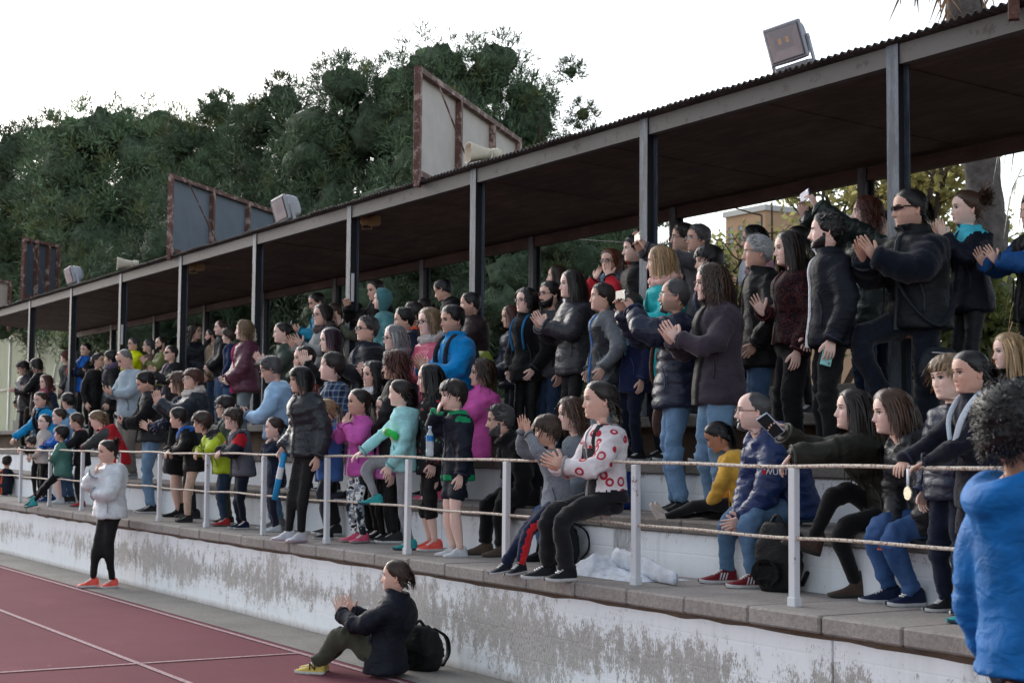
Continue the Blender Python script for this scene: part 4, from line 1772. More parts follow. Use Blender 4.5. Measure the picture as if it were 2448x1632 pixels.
def finish_garments():
    """fuse every garment's pieces by voxel remesh in one evaluation, then add folds, quilting and colour blocks"""
    tmp = []
    for G in GARM:
        me = mesh_from('tmp', G['V'], G['F'])
        bm = bmesh.new()
        bm.from_mesh(me)
        bmesh.ops.recalc_face_normals(bm, faces=bm.faces)
        bm.to_mesh(me)
        bm.free()
        o = bpy.data.objects.new('tmp', me)
        COL.objects.link(o)
        m = o.modifiers.new('r', 'REMESH')
        m.mode = 'VOXEL'
        m.voxel_size = G['vox']
        m2 = o.modifiers.new('s', 'SMOOTH')
        m2.factor = .5
        m2.iterations = 4
        tmp.append(o)
    dg = bpy.context.evaluated_depsgraph_get()
    for G, o in zip(GARM, tmp):
        ev = o.evaluated_get(dg)
        me = ev.to_mesh()
        n = len(me.vertices)
        co = np.empty(n*3, np.float32)
        me.vertices.foreach_get('co', co)
        co = co.reshape(-1, 3).astype(float)
        no = np.empty(n*3, np.float32)
        me.vertex_normals.foreach_get('vector', no)
        no = no.reshape(-1, 3)
        npoly = len(me.polygons)
        lv = np.empty(len(me.loops), np.int32)
        me.loops.foreach_get('vertex_index', lv)
        ev.to_mesh_clear()
        if len(lv) != npoly*4:
            print('odd mesh', G['name'])
            continue
        Q = lv.reshape(-1, 4)
        g, S, sp = G['g'], G['S'], G['sp']
        H = S['H']
        best = np.full(n, 1e9)
        sid = np.zeros(n, int)
        tt = np.zeros(n)
        vv = np.zeros(n)
        acc = {}
        for i, (k, a, b) in enumerate(G['segs']):
            d = b-a
            L = np.linalg.norm(d)
            t = np.clip(((co-a) @ d)/(L*L), 0, 1)
            ds = np.linalg.norm(co-(a+t[:, None]*d), axis=1)
            if k == 't':
                ds = ds-.045*H*(1 if G['name'] != 'trousers' else .3)
            v0 = acc.get(k, 0.0)
            u = ds < best
            best[u] = ds[u]
            sid[u] = i
            tt[u] = t[u]
            vv[u] = v0+t[u]*L
            acc[k] = v0+L
        kinds = np.array([k for k, _, _ in G['segs']])[sid]
        r = np.random.default_rng(int(sp['px'])*7+len(G['name']))
        ph = r.uniform(0, 6.28, 6)
        fn = fold_noise(co/H*1.75, ph)
        amp = G['wr']*H
        limb = kinds != 't'
        bend = np.zeros(n)
        # folds gather at elbows and knees and at the cuffs
        nearj = np.where(limb, np.exp(-(np.minimum(tt, 1-tt)/.22)**2), 0)
        ringf = np.sin(vv/H*150+fn*2.2+ph[0])
        disp = amp*fn*(.55+.5*nearj)+amp*.38*ringf*nearj*limb
        if G['puff']:
            p_ = g.get('pitch', .042)*H
            x = np.abs(np.sin(math.pi*(vv/p_)+.25*np.sin(fn*2)))
            disp = disp*.8+G['puff']*H*(np.sqrt(x)-.7)
        co2 = co+no*disp[:, None]
        mats = [fabric(c, k) for c, k in g['mats']] if 'mats' in g else [fabric(g['c'], g.get('k', 'nylon'))]
        mi = None
        if 'zone' in g:
            fc = co[Q].mean(1)
            rel = fc-S['neck']
            loc = np.stack([rel @ S['cL'], rel @ S['cF'], rel @ S['cU']], 1)/H
            kf, tf, vf = kinds[Q[:, 0]], tt[Q].mean(1), vv[Q].mean(1)/H
            segl = sid[Q[:, 0]]
            mi = np.zeros(len(Q), int)
            wp = fc
            for rule, idx in g['zone']:
                mi[rule(kf, vf, loc, fc/H, S)] = idx
        me2 = quads_mesh(G['name'], co2, Q, mats, True, mi)
        obj(G['name'], me2, G['root'])
    for o in tmp:
        me = o.data
        bpy.data.objects.remove(o)
        bpy.data.meshes.remove(me)

# ================================================================== the place
XR, XL = 2.0, -48.0                               # right and left ends of the stand
YW = 6.0                                          # face of the front wall
Z0, Z1, Z2, Z3 = .80, 1.20, 1.60, 2.00
Y1, Y2, Y3, YB = 6.90, 7.70, 8.50, 11.6


def mat_track():
    m, nt, b = new_mat('red_track')
    v = world_pos(nt)
    a = noise_tex(nt, .35, 5, .6, v)
    f = noise_tex(nt, 60, 3, .7, v)
    c = ramp(nt, a.outputs[0], [(.3, s2l(116, 70, 78)), (.7, s2l(132, 82, 90))]).outputs[0]
    c = mixc(nt, ramp(nt, f.outputs[0], [(.4, 0), (.75, .55)]).outputs[0], c, s2l(98, 58, 64))
    st = noise_tex(nt, 1.0, 6, .7, world_pos(nt, (1, 1.6, 1)), .6)
    c = mixc(nt, ramp(nt, st.outputs[0], [(.58, 0), (.7, .35)]).outputs[0], c, s2l(140, 92, 94))
    sp = noise_tex(nt, 8, 2, .5, v)
    c = mixc(nt, ramp(nt, sp.outputs[0], [(.74, 0), (.76, .5)]).outputs[0], c, s2l(165, 130, 128))
    nt.links.new(c, b.inputs['Base Color'])
    b.inputs['Roughness'].default_value = .95
    b.inputs['Specular IOR Level'].default_value = .08
    bump(nt, b, f.outputs[0], .5, .006)
    return m


def mat_line():
    m, nt, b = new_mat('worn_white_line')
    f = noise_tex(nt, 45, 4, .7, world_pos(nt))
    c = mixc(nt, ramp(nt, f.outputs[0], [(.4, 0), (.62, 1)]).outputs[0], s2l(178, 152, 156), s2l(134, 92, 98))
    nt.links.new(c, b.inputs['Base Color'])
    b.inputs['Roughness'].default_value = .85
    return m


def mat_concrete(name, base, dark, scale=1.0, streak=False):
    m, nt, b = new_mat(name)
    v = world_pos(nt)
    a = noise_tex(nt, 1.3*scale, 6, .65, v)
    f = noise_tex(nt, 40*scale, 4, .7, v)
    c = ramp(nt, a.outputs[0], [(.3, dark), (.68, base)]).outputs[0]
    c = mixc(nt, ramp(nt, f.outputs[0], [(.35, .5), (.6, 0)]).outputs[0], c, tuple(x*.55 for x in dark))
    p = noise_tex(nt, 110*scale, 2, .6, v)
    c = mixc(nt, ramp(nt, p.outputs[0], [(.62, 0), (.75, .35)]).outputs[0], c, tuple(min(1, x*1.5) for x in base))
    nt.links.new(c, b.inputs['Base Color'])
    b.inputs['Roughness'].default_value = .92
    h = mathn(nt, 'ADD', f.outputs[0], mathn(nt, 'MULTIPLY', a.outputs[0], 2.0))
    bump(nt, b, h, .5, .008)
    return m


def mat_peeling(name, wear=0.0, zmid=.36, zsp=.3):
    """white paint flaking off board-marked concrete, with dark run-off streaks"""
    m, nt, b = new_mat(name)
    g = nd(nt, 'ShaderNodeNewGeometry')
    sx = nd(nt, 'ShaderNodeSeparateXYZ')
    nt.links.new(g.outputs['Position'], sx.inputs[0])
    v = world_pos(nt)
    big = noise_tex(nt, .9, 4, .6, world_pos(nt, (1, 1, 1.6)), .4)
    med = noise_tex(nt, 9, 6, .68, world_pos(nt, (1.3, 1, .8)), .3)
    fin = noise_tex(nt, 60, 5, .75, world_pos(nt, (1.5, 1, .55)))
    strk = noise_tex(nt, 5.5, 4, .7, world_pos(nt, (1, 1, .12)))
    xw = nd(nt, 'ShaderNodeMapRange')             # the far left end was repainted more recently
    nt.links.new(sx.outputs[0], xw.inputs[0])
    xw.inputs[1].default_value, xw.inputs[2].default_value = -23, -13
    xw.inputs[3].default_value, xw.inputs[4].default_value = -.12, .03
    zz = mathn(nt, 'ABSOLUTE', mathn(nt, 'SUBTRACT', sx.outputs[2], zmid))
    zb = mathn(nt, 'MULTIPLY', mathn(nt, 'SUBTRACT', zsp*.8, zz), .95)
    s = mathn(nt, 'ADD', mathn(nt, 'MULTIPLY', big.outputs[0], .9), mathn(nt, 'MULTIPLY', med.outputs[0], .8))
    s = mathn(nt, 'ADD', s, mathn(nt, 'MULTIPLY', fin.outputs[0], 1.05))
    s = mathn(nt, 'ADD', s, mathn(nt, 'MULTIPLY', strk.outputs[0], .38))
    s = mathn(nt, 'ADD', s, zb)
    s = mathn(nt, 'ADD', s, xw.outputs[0])
    bare = ramp(nt, mathn(nt, 'ADD', s, wear-1.085), [(.55, 0), (.575, .12), (.585, 1)]).outputs[0]
    dirt = ramp(nt, strk.outputs[0], [(.5, 0), (.8, .4)]).outputs[0]
    paint = mixc(nt, dirt, s2l(232, 236, 240), s2l(196, 197, 197))
    cw = ramp(nt, big.outputs[0], [(.3, s2l(158, 155, 152)), (.7, s2l(190, 187, 183))]).outputs[0]
    cw = mixc(nt, ramp(nt, fin.outputs[0], [(.42, .75), (.5, 0)]).outputs[0], cw, s2l(104, 100, 96))
    c = mixc(nt, bare, paint, cw)
    run = noise_tex(nt, 1.5, 5, .7, world_pos(nt, (1, 1, .05)))
    c = mixc(nt, mathn(nt, 'MULTIPLY', ramp(nt, run.outputs[0], [(.6, 0), (.68, .75)]).outputs[0], ramp(nt, med.outputs[0], [(.3, .4), (.6, 1)]).outputs[0]), c, s2l(62, 62, 60))
    base = nd(nt, 'ShaderNodeMapRange')           # splash-back soil along the foot of the wall
    nt.links.new(mathn(nt, 'ADD', sx.outputs[2], mathn(nt, 'MULTIPLY', med.outputs[0], -.09)), base.inputs[0])
    base.inputs[1].default_value, base.inputs[2].default_value, base.inputs[3].default_value, base.inputs[4].default_value = .03, -.05, 0, .8
    c = mixc(nt, base.outputs[0], c, s2l(135, 122, 110))
    nt.links.new(c, b.inputs['Base Color'])
    b.inputs['Roughness'].default_value = .85
    board = mathn(nt, 'FRACT', mathn(nt, 'MULTIPLY', sx.outputs[2], 5.2))
    groove = ramp(nt, board, [(.0, 0), (.05, 1), (.95, 1), (1, 0)]).outputs[0]
    h = mathn(nt, 'ADD', mathn(nt, 'MULTIPLY', bare, -.6), mathn(nt, 'MULTIPLY', fin.outputs[0], .5))
    h = mathn(nt, 'ADD', h, mathn(nt, 'MULTIPLY', groove, .35))
    h = mathn(nt, 'ADD', h, med.outputs[0])
    bump(nt, b, h, .55, .008)
    return m


def mat_rustpaint(name, paint, amount=.5, scale=1.0, rust=(.16, .055, .03)):
    m, nt, b = new_mat(name)
    v = world_pos(nt)
    a = noise_tex(nt, 7*scale, 6, .7, v)
    f = noise_tex(nt, 45*scale, 4, .7, v)
    k = ramp(nt, mathn(nt, 'ADD', mathn(nt, 'MULTIPLY', a.outputs[0], .75), mathn(nt, 'MULTIPLY', f.outputs[0], .25)), [(.62-amount*.25, 0), (.68-amount*.25, 1)]).outputs[0]
    rc = ramp(nt, f.outputs[0], [(.3, tuple(x*.5 for x in rust)), (.7, tuple(min(1, x*1.7) for x in rust))]).outputs[0]
    c = mixc(nt, k, paint, rc)
    nt.links.new(c, b.inputs['Base Color'])
    b.inputs['Roughness'].default_value = .65
    bump(nt, b, mathn(nt, 'ADD', mathn(nt, 'MULTIPLY', k, .5), f.outputs[0]), .4, .003)
    return m


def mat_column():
    """navy-black paint, scraped to grey in streaks, front faces lightened for wear and sky light"""
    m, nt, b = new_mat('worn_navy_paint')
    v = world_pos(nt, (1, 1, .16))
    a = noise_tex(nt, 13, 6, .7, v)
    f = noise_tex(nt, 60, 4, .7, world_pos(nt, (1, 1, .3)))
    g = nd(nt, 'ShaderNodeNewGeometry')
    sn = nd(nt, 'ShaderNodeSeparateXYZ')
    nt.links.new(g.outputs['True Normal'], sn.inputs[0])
    front = ramp(nt, mathn(nt, 'MULTIPLY', sn.outputs[1], -1.0), [(.4, 0), (.8, 1)]).outputs[0]   # front faces paler: worn grey, plus sky light put into the colour
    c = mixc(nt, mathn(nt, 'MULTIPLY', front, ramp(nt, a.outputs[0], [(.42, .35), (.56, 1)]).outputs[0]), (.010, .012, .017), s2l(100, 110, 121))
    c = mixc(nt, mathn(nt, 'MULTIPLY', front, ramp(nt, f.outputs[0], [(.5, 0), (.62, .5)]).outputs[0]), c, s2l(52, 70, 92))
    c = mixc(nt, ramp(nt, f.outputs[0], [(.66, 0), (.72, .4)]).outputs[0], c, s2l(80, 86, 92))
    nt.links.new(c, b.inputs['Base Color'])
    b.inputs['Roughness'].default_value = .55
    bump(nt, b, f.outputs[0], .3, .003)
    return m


M_TRACK, M_LINE = mat_track(), mat_line()
M_SLAB = mat_concrete('ledge_concrete', s2l(166, 160, 155), s2l(130, 123, 118))
M_STRIP = mat_concrete('kerb_concrete', s2l(150, 146, 140), s2l(120, 116, 110), .8)
M_TREAD = mat_concrete('tread_concrete', s2l(140, 134, 128), s2l(104, 98, 92))
M_BROWN = mat_concrete('stained_concrete', s2l(118, 98, 82), s2l(78, 62, 50), 3.0)
M_WALL = mat_peeling('peeling_white_wall')
M_RISER = mat_peeling('peeling_white_riser', -.06, 1.15, .12)
M_RISER2 = mat_peeling('peeling_white_riser_upper', -.12, 1.5, .1)
M_RAILP = mat_rustpaint('white_rail_paint', s2l(205, 208, 212), .12, 1.5)
M_RAILR = mat_rustpaint('rusty_rail_paint', s2l(206, 198, 186), .5, 9.0, (.2, .095, .045))
M_RUST = mat_rustpaint('rusty_frame', s2l(172, 150, 140), .8, .9, (.10, .042, .030))
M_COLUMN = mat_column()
M_BEAM = mat_rustpaint('grey_beam', s2l(92, 90, 88), .25, 1.2, (.05, .04, .034))
M_TIN = plain('corrugated_tin', (.055, .05, .046), .6, .4, 4, metal=.3)
M_GROUND = mat_concrete('earth', s2l(120, 108, 92), s2l(88, 80, 66), .5)


def mat_ceiling():
    m, nt, b = new_mat('brown_ceiling_board')
    v = world_pos(nt, (.7, 1, 1))
    a = noise_tex(nt, 1.1, 6, .7, v, .5)
    f = noise_tex(nt, 7, 5, .7, world_pos(nt, (.25, 1.4, 1)))
    c = ramp(nt, a.outputs[0], [(.3, s2l(66, 52, 47)), (.55, s2l(98, 80, 72)), (.75, s2l(128, 106, 96))]).outputs[0]
    c = mixc(nt, ramp(nt, f.outputs[0], [(.45, .5), (.6, 0)]).outputs[0], c, s2l(48, 39, 36))
    nt.links.new(c, b.inputs['Base Color'])
    b.inputs['Roughness'].default_value = .7
    bump(nt, b, f.outputs[0], .3, .01)
    return m


M_CEIL = mat_ceiling()


def sheet(name, x0, x1, y0, y1, z, mat, kind=None, parent=None):
    me = mesh_from(name, [(x0, y0, z), (x1, y0, z), (x1, y1, z), (x0, y1, z)], [(0, 1, 2, 3)], [mat], False)
    o = obj(name, me, parent)
    if kind:
        o['kind'] = kind
    return o


# ---- ground, track, kerb strip, painted lines
sheet('ground', -600, 300, -300, 900, -.03, M_GROUND, 'structure')
track = sheet('running_track', -140, 60, -60, 5.42, 0, M_TRACK, 'structure')
strip = sheet('pavement', -140, 60, 5.39, 6.4, .004, M_STRIP, 'structure')
for i in range(6):
    sheet('lane_line', -140, 60, 5.275-1.36*i, 5.325-1.36*i, .006, M_LINE, None, track)
sheet('cross_line', -12.1, -12.05, -1.6, 5.27, .008, M_LINE, None, track)
for (x, y, l, a) in ((-10.95, 3.35, .16, .0),):
    p = np.array((x, y))
    me = mesh_from('dash', [(x, y, .0075), (x+.04, y, .0075), (x+.04+a, y+l, .0075), (x+a, y+l, .0075)], [(0, 1, 2, 3)], [M_LINE], False)
    obj('lane_dash', me, track)

# ---- front wall: cast panels with open joints, then the coping slabs of the ledge
wall = tag(empty('front_wall', (XL, YW, 0)), 'long low white wall with peeling paint beside the red track', 'wall')
xs = [-48.0, -42.4, -36.6, -30.7, -24.75, -18.62, -12.6, -6.5, -1.0, 2.0]
for a, b in zip(xs[:-1], xs[1:]):
    MB().box((a+.005, YW, 0), (b-.005, YW+.28, .698), 0, .006).build('wall_panel', M_WALL, wall).location = (-XL, -YW, 0)
ledge = tag(empty('ledge', (XL, YW, .7)), 'grey concrete ledge with coping slabs on top of the white wall', 'ledge')
n = 82
pitch = (XR-XL)/n
base_mesh = []
for k in range(4):
    mb = MB()
    r = np.random.default_rng(k)
    e = r.uniform(-.008, .008, 3)
    mb.box((.004, -.055+e[0], 0), (pitch-.004, .9, .1), 0, .012)
    o = mb.build('slab', M_SLAB, ledge)
    base_mesh.append(o.data)
    bpy.data.objects.remove(o)
for i in range(n):
    o = obj('slab', base_mesh[i % 4], ledge)
    o.location = (i*pitch, 0, random.uniform(-.003, .003))
mb = MB()                                         # crumbled mortar bed under the slabs
r = np.random.default_rng(3)
q = np.linspace(XL, XR, 700)
yy = YW-.012-.022*np.abs(np.interp(q, np.linspace(XL, XR, 350), r.normal(0, 1, 350)))
zz = .668+.007*np.interp(q, np.linspace(XL, XR, 240), r.normal(0, 1, 240))
V = [(x, y-.004, .6985) for x, y in zip(q, yy)]+[(x, YW-.002, z) for x, z in zip(q, zz)]+[(x, YW+.01, .6985) for x in q]
N_ = len(q)
F_ = [(i, N_+i, N_+i+1, i+1) for i in range(N_-1)]
me = mesh_from('mortar_bed', V, F_, [M_BROWN], True)
obj('mortar_bed', me, ledge).location = (-XL, -YW, -.7)

# ---- terrace steps behind the ledge
terr = tag(empty('terrace', (XL, Y1, Z0)), 'stepped concrete terrace with white painted risers behind the railing', 'terrace')
OFF = (-XL, -Y1, -Z0)
for (y, za, zb, mt) in ((Y1, Z0, Z1, M_RISER), (Y2, Z1, Z2, M_RISER2), (Y3+.22, Z2, Z3, M_BROWN)):
    for a, b in zip(xs[:-1], xs[1:]):
        MB().box((a+.004, y, za-.05), (b-.004, y+.2, zb-.095), 0, .004).build('riser', mt, terr).location = OFF
for (ya, yb, z, L) in ((Y1-.03, Y2, Z1, 1.0), (Y2-.03, Y3+.2, Z2, 1.0), (Y3-.06, YB, Z3, 2.0)):
    k = int((XR-XL)/L)
    mb = MB().box((.004, 0, -.095), (L-.004, yb-ya, 0), 0, .012)
    o = mb.build('slab', M_TREAD, terr)
    me = o.data
    bpy.data.objects.remove(o)
    for i in range(k):
        o = obj('slab', me, terr)
        o.location = (i*L, ya-Y1, z-Z0+random.uniform(-.003, .003))
MB().box((XL, YW+.3, -.02), (XR, YB, .68)).build('fill', M_BROWN, terr).location = OFF
MB().box((XL, Y1+.22, .6), (XR, YB, 1.08)).build('fill', M_BROWN, terr).location = OFF
MB().box((XL, Y2+.22, 1.0), (XR, YB, 1.48)).build('fill', M_BROWN, terr).location = OFF
MB().box((XL, Y3+.44, 1.4), (XR, YB, 1.89)).build('fill', M_BROWN, terr).location = OFF
rw = MB()
for a, b in zip(xs[:-1], xs[1:]):
    rw.box((a+.004, YB, 0), (b-.004, YB+.15, 2.42), 0, .008)
tag(rw.build('rear_parapet', M_STRIP), 'low concrete parapet wall along the back of the top walkway', 'wall')

# ---- railing
rail = tag(empty('railing', (-7.0, 6.17, Z0)), 'white painted railing with rusty top and middle bars along the ledge', 'railing')
ROFF = (7.0, -6.17, -Z0)
px_ = [-3.8, -5.4, -7.0, -8.57, -10.25, -11.87, -13.5, -15.05, -16.69, -18.3, -19.95, -21.55, -23.2, -24.9, -26.5, -28.1, -29.7, -31.4, -33.0, -34.6, -36.3, -38, -39.6, -41.3, -43]
for i, x in enumerate(px_):
    mb = MB().box((-.028, -.022, 0), (.028, .022, .80), 0, .004)
    if i % 3 != 1:
        mb.box((-.034, -.028, 0), (.034, .028, .055), 0, .004)
    o = mb.build('post', M_RAILP, rail)
    o.location = (x+7.0, 0, 0)
    o.rotation_euler = (random.uniform(-.006, .006), random.uniform(-.006, .006), 0)
for nm, z, r_, m_ in (('top_rail', .815, .0115, M_RAILR), ('middle_rail', .40, .0105, M_RAILR)):
    xx = np.linspace(-44, 1.5, 180)
    zz = z+.006*np.sin(xx*1.9)+.004*np.sin(xx*4.7+1)
    yy = (0 if z > .5 else -.0)+.006*np.sin(xx*1.3+2)
    v, f = tube_np(np.stack([xx+7.0, yy, zz], 1), r_, 8)
    obj(nm, mesh_from(nm, v, f, [m_]), rail)

# ---- canopy: columns, beams, corrugated roof, ceiling boards
CX = [-8.56-3.2*k for k in range(-2, 11)]
YF, YR_ = 8.60, 11.35
ZF, ZR = 4.79, 4.66
can = tag(empty('canopy', (0, YF, Z3)), 'long flat canopy with dark steel columns and corrugated roof over the stand', 'canopy')
COFF = np.array((0, -YF, -Z3))


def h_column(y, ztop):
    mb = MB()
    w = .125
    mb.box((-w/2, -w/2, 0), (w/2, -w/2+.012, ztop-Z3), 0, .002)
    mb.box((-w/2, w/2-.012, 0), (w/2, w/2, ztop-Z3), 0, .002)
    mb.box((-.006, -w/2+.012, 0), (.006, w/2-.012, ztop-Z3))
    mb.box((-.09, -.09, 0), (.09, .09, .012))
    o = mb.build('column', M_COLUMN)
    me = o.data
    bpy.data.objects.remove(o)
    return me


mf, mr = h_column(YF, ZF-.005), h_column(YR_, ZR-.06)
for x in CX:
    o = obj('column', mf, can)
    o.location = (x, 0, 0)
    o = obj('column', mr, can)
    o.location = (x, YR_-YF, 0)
for a, b in zip(CX[1:], CX[:-1]):
    mb = MB()                                     # front edge beam: a channel, open side back
    mb.box((a+.067, YF-.05, ZF-.165), (b-.067, YF-.04, ZF-.012))
    mb.box((a+.067, YF-.04, ZF-.165), (b-.067, YF+.03, ZF-.155))
    mb.box((a+.067, YF-.04, ZF-.022), (b-.067, YF+.03, ZF-.012))
    mb.build('front_beam', M_BEAM, can).location = COFF
    MB().box((a+.067, YR_-.05, ZR-.2), (b-.067, YR_+.05, ZR-.068)).build('rear_beam', M_CEIL, can).location = COFF
# ceiling boards between the beams and the tin above
mb = MB()
bw = .8
zc0, zc1 = ZF-.045, ZR-.05
mb.add([(.004, YF+.035, zc0), (bw-.004, YF+.035, zc0), (bw-.004, YR_+.15, zc1), (.004, YR_+.15, zc1), (.004, YF+.035, zc0+.012), (bw-.004, YF+.035, zc0+.012), (bw-.004, YR_+.15, zc1+.012), (.004, YR_+.15, zc1+.012)],
       [(0, 3, 2, 1), (4, 5, 6, 7), (0, 1, 5, 4), (1, 2, 6, 5), (2, 3, 7, 6), (3, 0, 4, 7)])
o = mb.build('ceiling_board', M_CEIL, can)
cb = o.data
bpy.data.objects.remove(o)
mb = MB()
ns = 60
xsq = np.linspace(0, bw+.03, ns)
zw = .016*np.sin(xsq/.076*2*math.pi)
V = []
for x, z in zip(xsq, zw):
    V += [(x, YF-.13, ZF+.012+z), (x, YR_+.32, ZR-.005+z), (x, YF-.13, ZF+.009+z), (x, YR_+.32, ZR-.008+z)]
F_ = []
for i in range(ns-1):
    a, b = i*4, i*4+4
    F_ += [(a, a+1, b+1, b), (a+2, b+2, b+3, a+3), (a, b, b+2, a+2), (a+1, a+3, b+3, b+1)]
tin = mesh_from('roof_sheet', V, F_, [M_TIN], True)
x = CX[-1]-.3
i = 0
while x < CX[0]:
    o = obj('ceiling_board', cb, can)
    o.location = (x, -YF, -Z3+random.uniform(-.006, .006))
    o = obj('roof_sheet', tin, can)
    o.location = (x, -YF+random.uniform(-.02, .02), -Z3+.003*(i % 2)+.006)
    x += bw
    i += 1
M_WHITE = plain('white_plate', (.65, .66, .68), .5, .05)
for k, z in ((4, 3.55), (7, 3.5)):                # small white plates clamped to two columns
    MB().box((CX[k+1]+.07, YF-.05, z), (CX[k+1]+.08, YF-.01, z+.36), 0, .002).build('plate', M_WHITE, can).location = COFF


# ---- billboards seen from behind, standing on the roof
def billboard(px, pyb, pyt, pxe, col, label, az=47.0, Y=8.47, zb=None):
    p0 = on_y(px, pyb, Y)
    ztop = on_y(px, pyt, Y)[2]
    d = np.array((-math.cos(rad(az)), math.sin(rad(az)), 0))
    # end of the board: where the sight line of pxe crosses its plane
    rr = ray(pxe, 600)
    A = np.array([[d[0], -rr[0]], [d[1], -rr[1]]])
    s = np.linalg.solve(A, -(p0[:2]-CPOS[:2]))[0]
    root = tag(empty('billboard', (p0[0], p0[1], ZF)), label, 'billboard', 'billboards on the canopy roof')
    zl = ZF+.12
    t = .075
    def w2l(p):
        return np.array(p)-np.array((p0[0], p0[1], ZF))
    nrm2 = np.array((d[1], -d[0], 0))
    def zr(u):                                    # posts stand on the sloping roof
        return ZF-(ZF-ZR)*min(1, d[1]*u/(YR_-YF))+.03
    for u in (0, s*.36, s*.7, s):
        a = p0*np.array((1, 1, 0))+d*u
        b0 = p0[2] if u == 0 else zr(u)
        MB().bar(w2l((a[0], a[1], b0)), w2l((a[0], a[1], ztop)), t, t, 0, upv=nrm2).build('post', M_RUST, root)
    for z in (ztop-t/2, zl):
        a = p0*np.array((1, 1, 0))
        MB().bar(w2l((a[0], a[1], z))+d*t*.5+nrm2*.004, w2l((a[0], a[1], z))+d*(s-t*.5)+nrm2*.004, t*.9, t*.9).build('frame_bar', M_RUST, root)
    mp = plain('board_sheet', col, .6, .1, 3, bumps=.1)
    for u0, u1 in ((0, s*.36), (s*.36, s*.7), (s*.7, s)):
        a = p0*np.array((1, 1, 0))+d*(u0+.01)-nrm2*.045
        b = p0*np.array((1, 1, 0))+d*(u1-.01)-nrm2*.045
        v = [w2l((a[0], a[1], zl)), w2l((b[0], b[1], zl)), w2l((b[0], b[1], ztop-.01)), w2l((a[0], a[1], ztop-.01))]
        v += [q-nrm2*.012 for q in v]
        mb = MB().add(v, [(0, 1, 2, 3), (7, 6, 5, 4), (0, 4, 5, 1), (1, 5, 6, 2), (2, 6, 7, 3), (3, 7, 4, 0)])
        mb.build('panel', mp, root)
    a = w2l((p0[0], p0[1], ztop-.05))+d*s*.12+nrm2*.05
    b = w2l((p0[0], p0[1], ZF+.05))+d*s*.33+nrm2*.35
    MB().tube([a, b], .012, 6).build('stay_cable', M_RUST, root)
    return root


billboard(997, 447, 161, 1238, s2l(196, 188, 180), 'beige panelled billboard in rusty frame above the tallest pine gap')
billboard(405, 621, 418, 660, s2l(104, 114, 124), 'blue-grey billboard back in rusty frame on the middle of the roof')
billboard(54, 718, 569, 140, s2l(70, 78, 86), 'small dark grey billboard back towards the left end of the roof')
billboard(-110, 770, 650, 26, s2l(190, 175, 165), 'pale billboard cut off by the left edge of the photo')
billboard(2424, 48, -420, 2800, s2l(160, 160, 160), 'billboard of which only a rusty foot shows at top right')

# ---- floodlights and horn loudspeakers
M_ALU = plain('grey_aluminium', s2l(160, 163, 168), .45, .08, 20, metal=.3)
M_BEIGE = plain('beige_plastic', s2l(205, 196, 174), .5, .08, 20)
M_OCHRE = plain('yellowed_plastic', s2l(190, 160, 115), .55, .1, 20)
M_REFL = plain('reflector', s2l(200, 190, 180), .25, .05, 8, metal=.6)
M_LED = plain('led_chip', s2l(230, 160, 40), .4, .05)
M_DARK = plain('black_gasket', (.015, .015, .016), .6, .1)


def glass_mat():
    m, nt, b = new_mat('lamp_glass')
    b.inputs['Base Color'].default_value = (.9, .93, .95, 1)
    b.inputs['Roughness'].default_value = .04
    b.inputs['Alpha'].default_value = .18
    return m


M_GLASS = glass_mat()


def floodlight(px, py, Y, size, yaw, tilt, roll, label, led):
    p = on_y(px, py, Y)
    root = tag(empty('floodlight', tuple(p)), label, 'floodlight', 'floodlights on the canopy roof')
    root.rotation_euler = (rad(tilt), rad(roll), rad(yaw))
    s = size
    mb = MB()                                     # housing: local -Y is the lit face
    mb.box((-s*.5, -.02, -s*.45), (s*.5, .02, s*.5), 0, s*.03)
    mb.build('frame', M_ALU, root)
    mb = MB()
    R = []
    for y, k in ((.02, .48), (.10*s/.33, .46), (.2*s/.33, .36), (.24*s/.33, .2)):
        R.append(np.array([(k*s*math.copysign(abs(math.cos(q))**.4, math.cos(q)), y, k*s*math.copysign(abs(math.sin(q))**.4, math.sin(q))+.02*s) for q in np.arange(20)*2*math.pi/20]))
    v, f = loft(R)
    mb.add(v, f)
    mb.build('housing', M_ALU, root, True)
    MB().box((-s*.44, -.026, -s*.38), (s*.44, -.0205, s*.43), 0, .003).build('gasket', M_DARK, root)
    mb = MB()
    a, b2 = s*.4, s*.24
    yo, yi = -.028, -.03
    mb.add([(-a, yo, -a*.86), (a, yo, -a*.86), (a, yo, a*.96), (-a, yo, a*.96), (-b2, yi, -b2*.5), (b2, yi, -b2*.5), (b2, yi, b2*.9), (-b2, yi, b2*.9)],
           [(0, 1, 5, 4), (1, 2, 6, 5), (2, 3, 7, 6), (3, 0, 4, 7), (4, 5, 6, 7)])
    mb.m = [0, 1, 2, 1, 2]  # flat facets toned as a shaded recess: light below, dark above
    mb.build('reflector', [M_REFL, plain('reflector_midtone', s2l(150, 130, 122), .35, .1, 8, metal=.4), plain('reflector_shade', s2l(120, 108, 104), .4, .1, 8, metal=.3)], root)
    if led:
        for sx in (-.1, .1):
            MB().box(((sx-.045)*s, -.036, .02*s), ((sx+.045)*s, -.031, .17*s)).build('led', M_LED, root)
    MB().box((-s*.46, .0, -s*.95), (s*.46, .16*s/.33, -s*.5), 0, .01).build('driver_box', M_ALU, root)
    for sx in (-1, 1):
        MB().bar((sx*s*.53, .05, -s*.95), (sx*s*.53, .06, .1*s), .014, .05).build('bracket', M_ALU, root)
        mb = MB()
        mb.tube([(sx*s*.5, .06, .0), (sx*s*.56, .06, 0)], .018, 10)
        mb.build('bolt', M_ALU, root)
    MB().box((-s*.44, -.042, -s*.37), (s*.44, -.039, s*.42)).build('glass', M_GLASS, root)
    return root


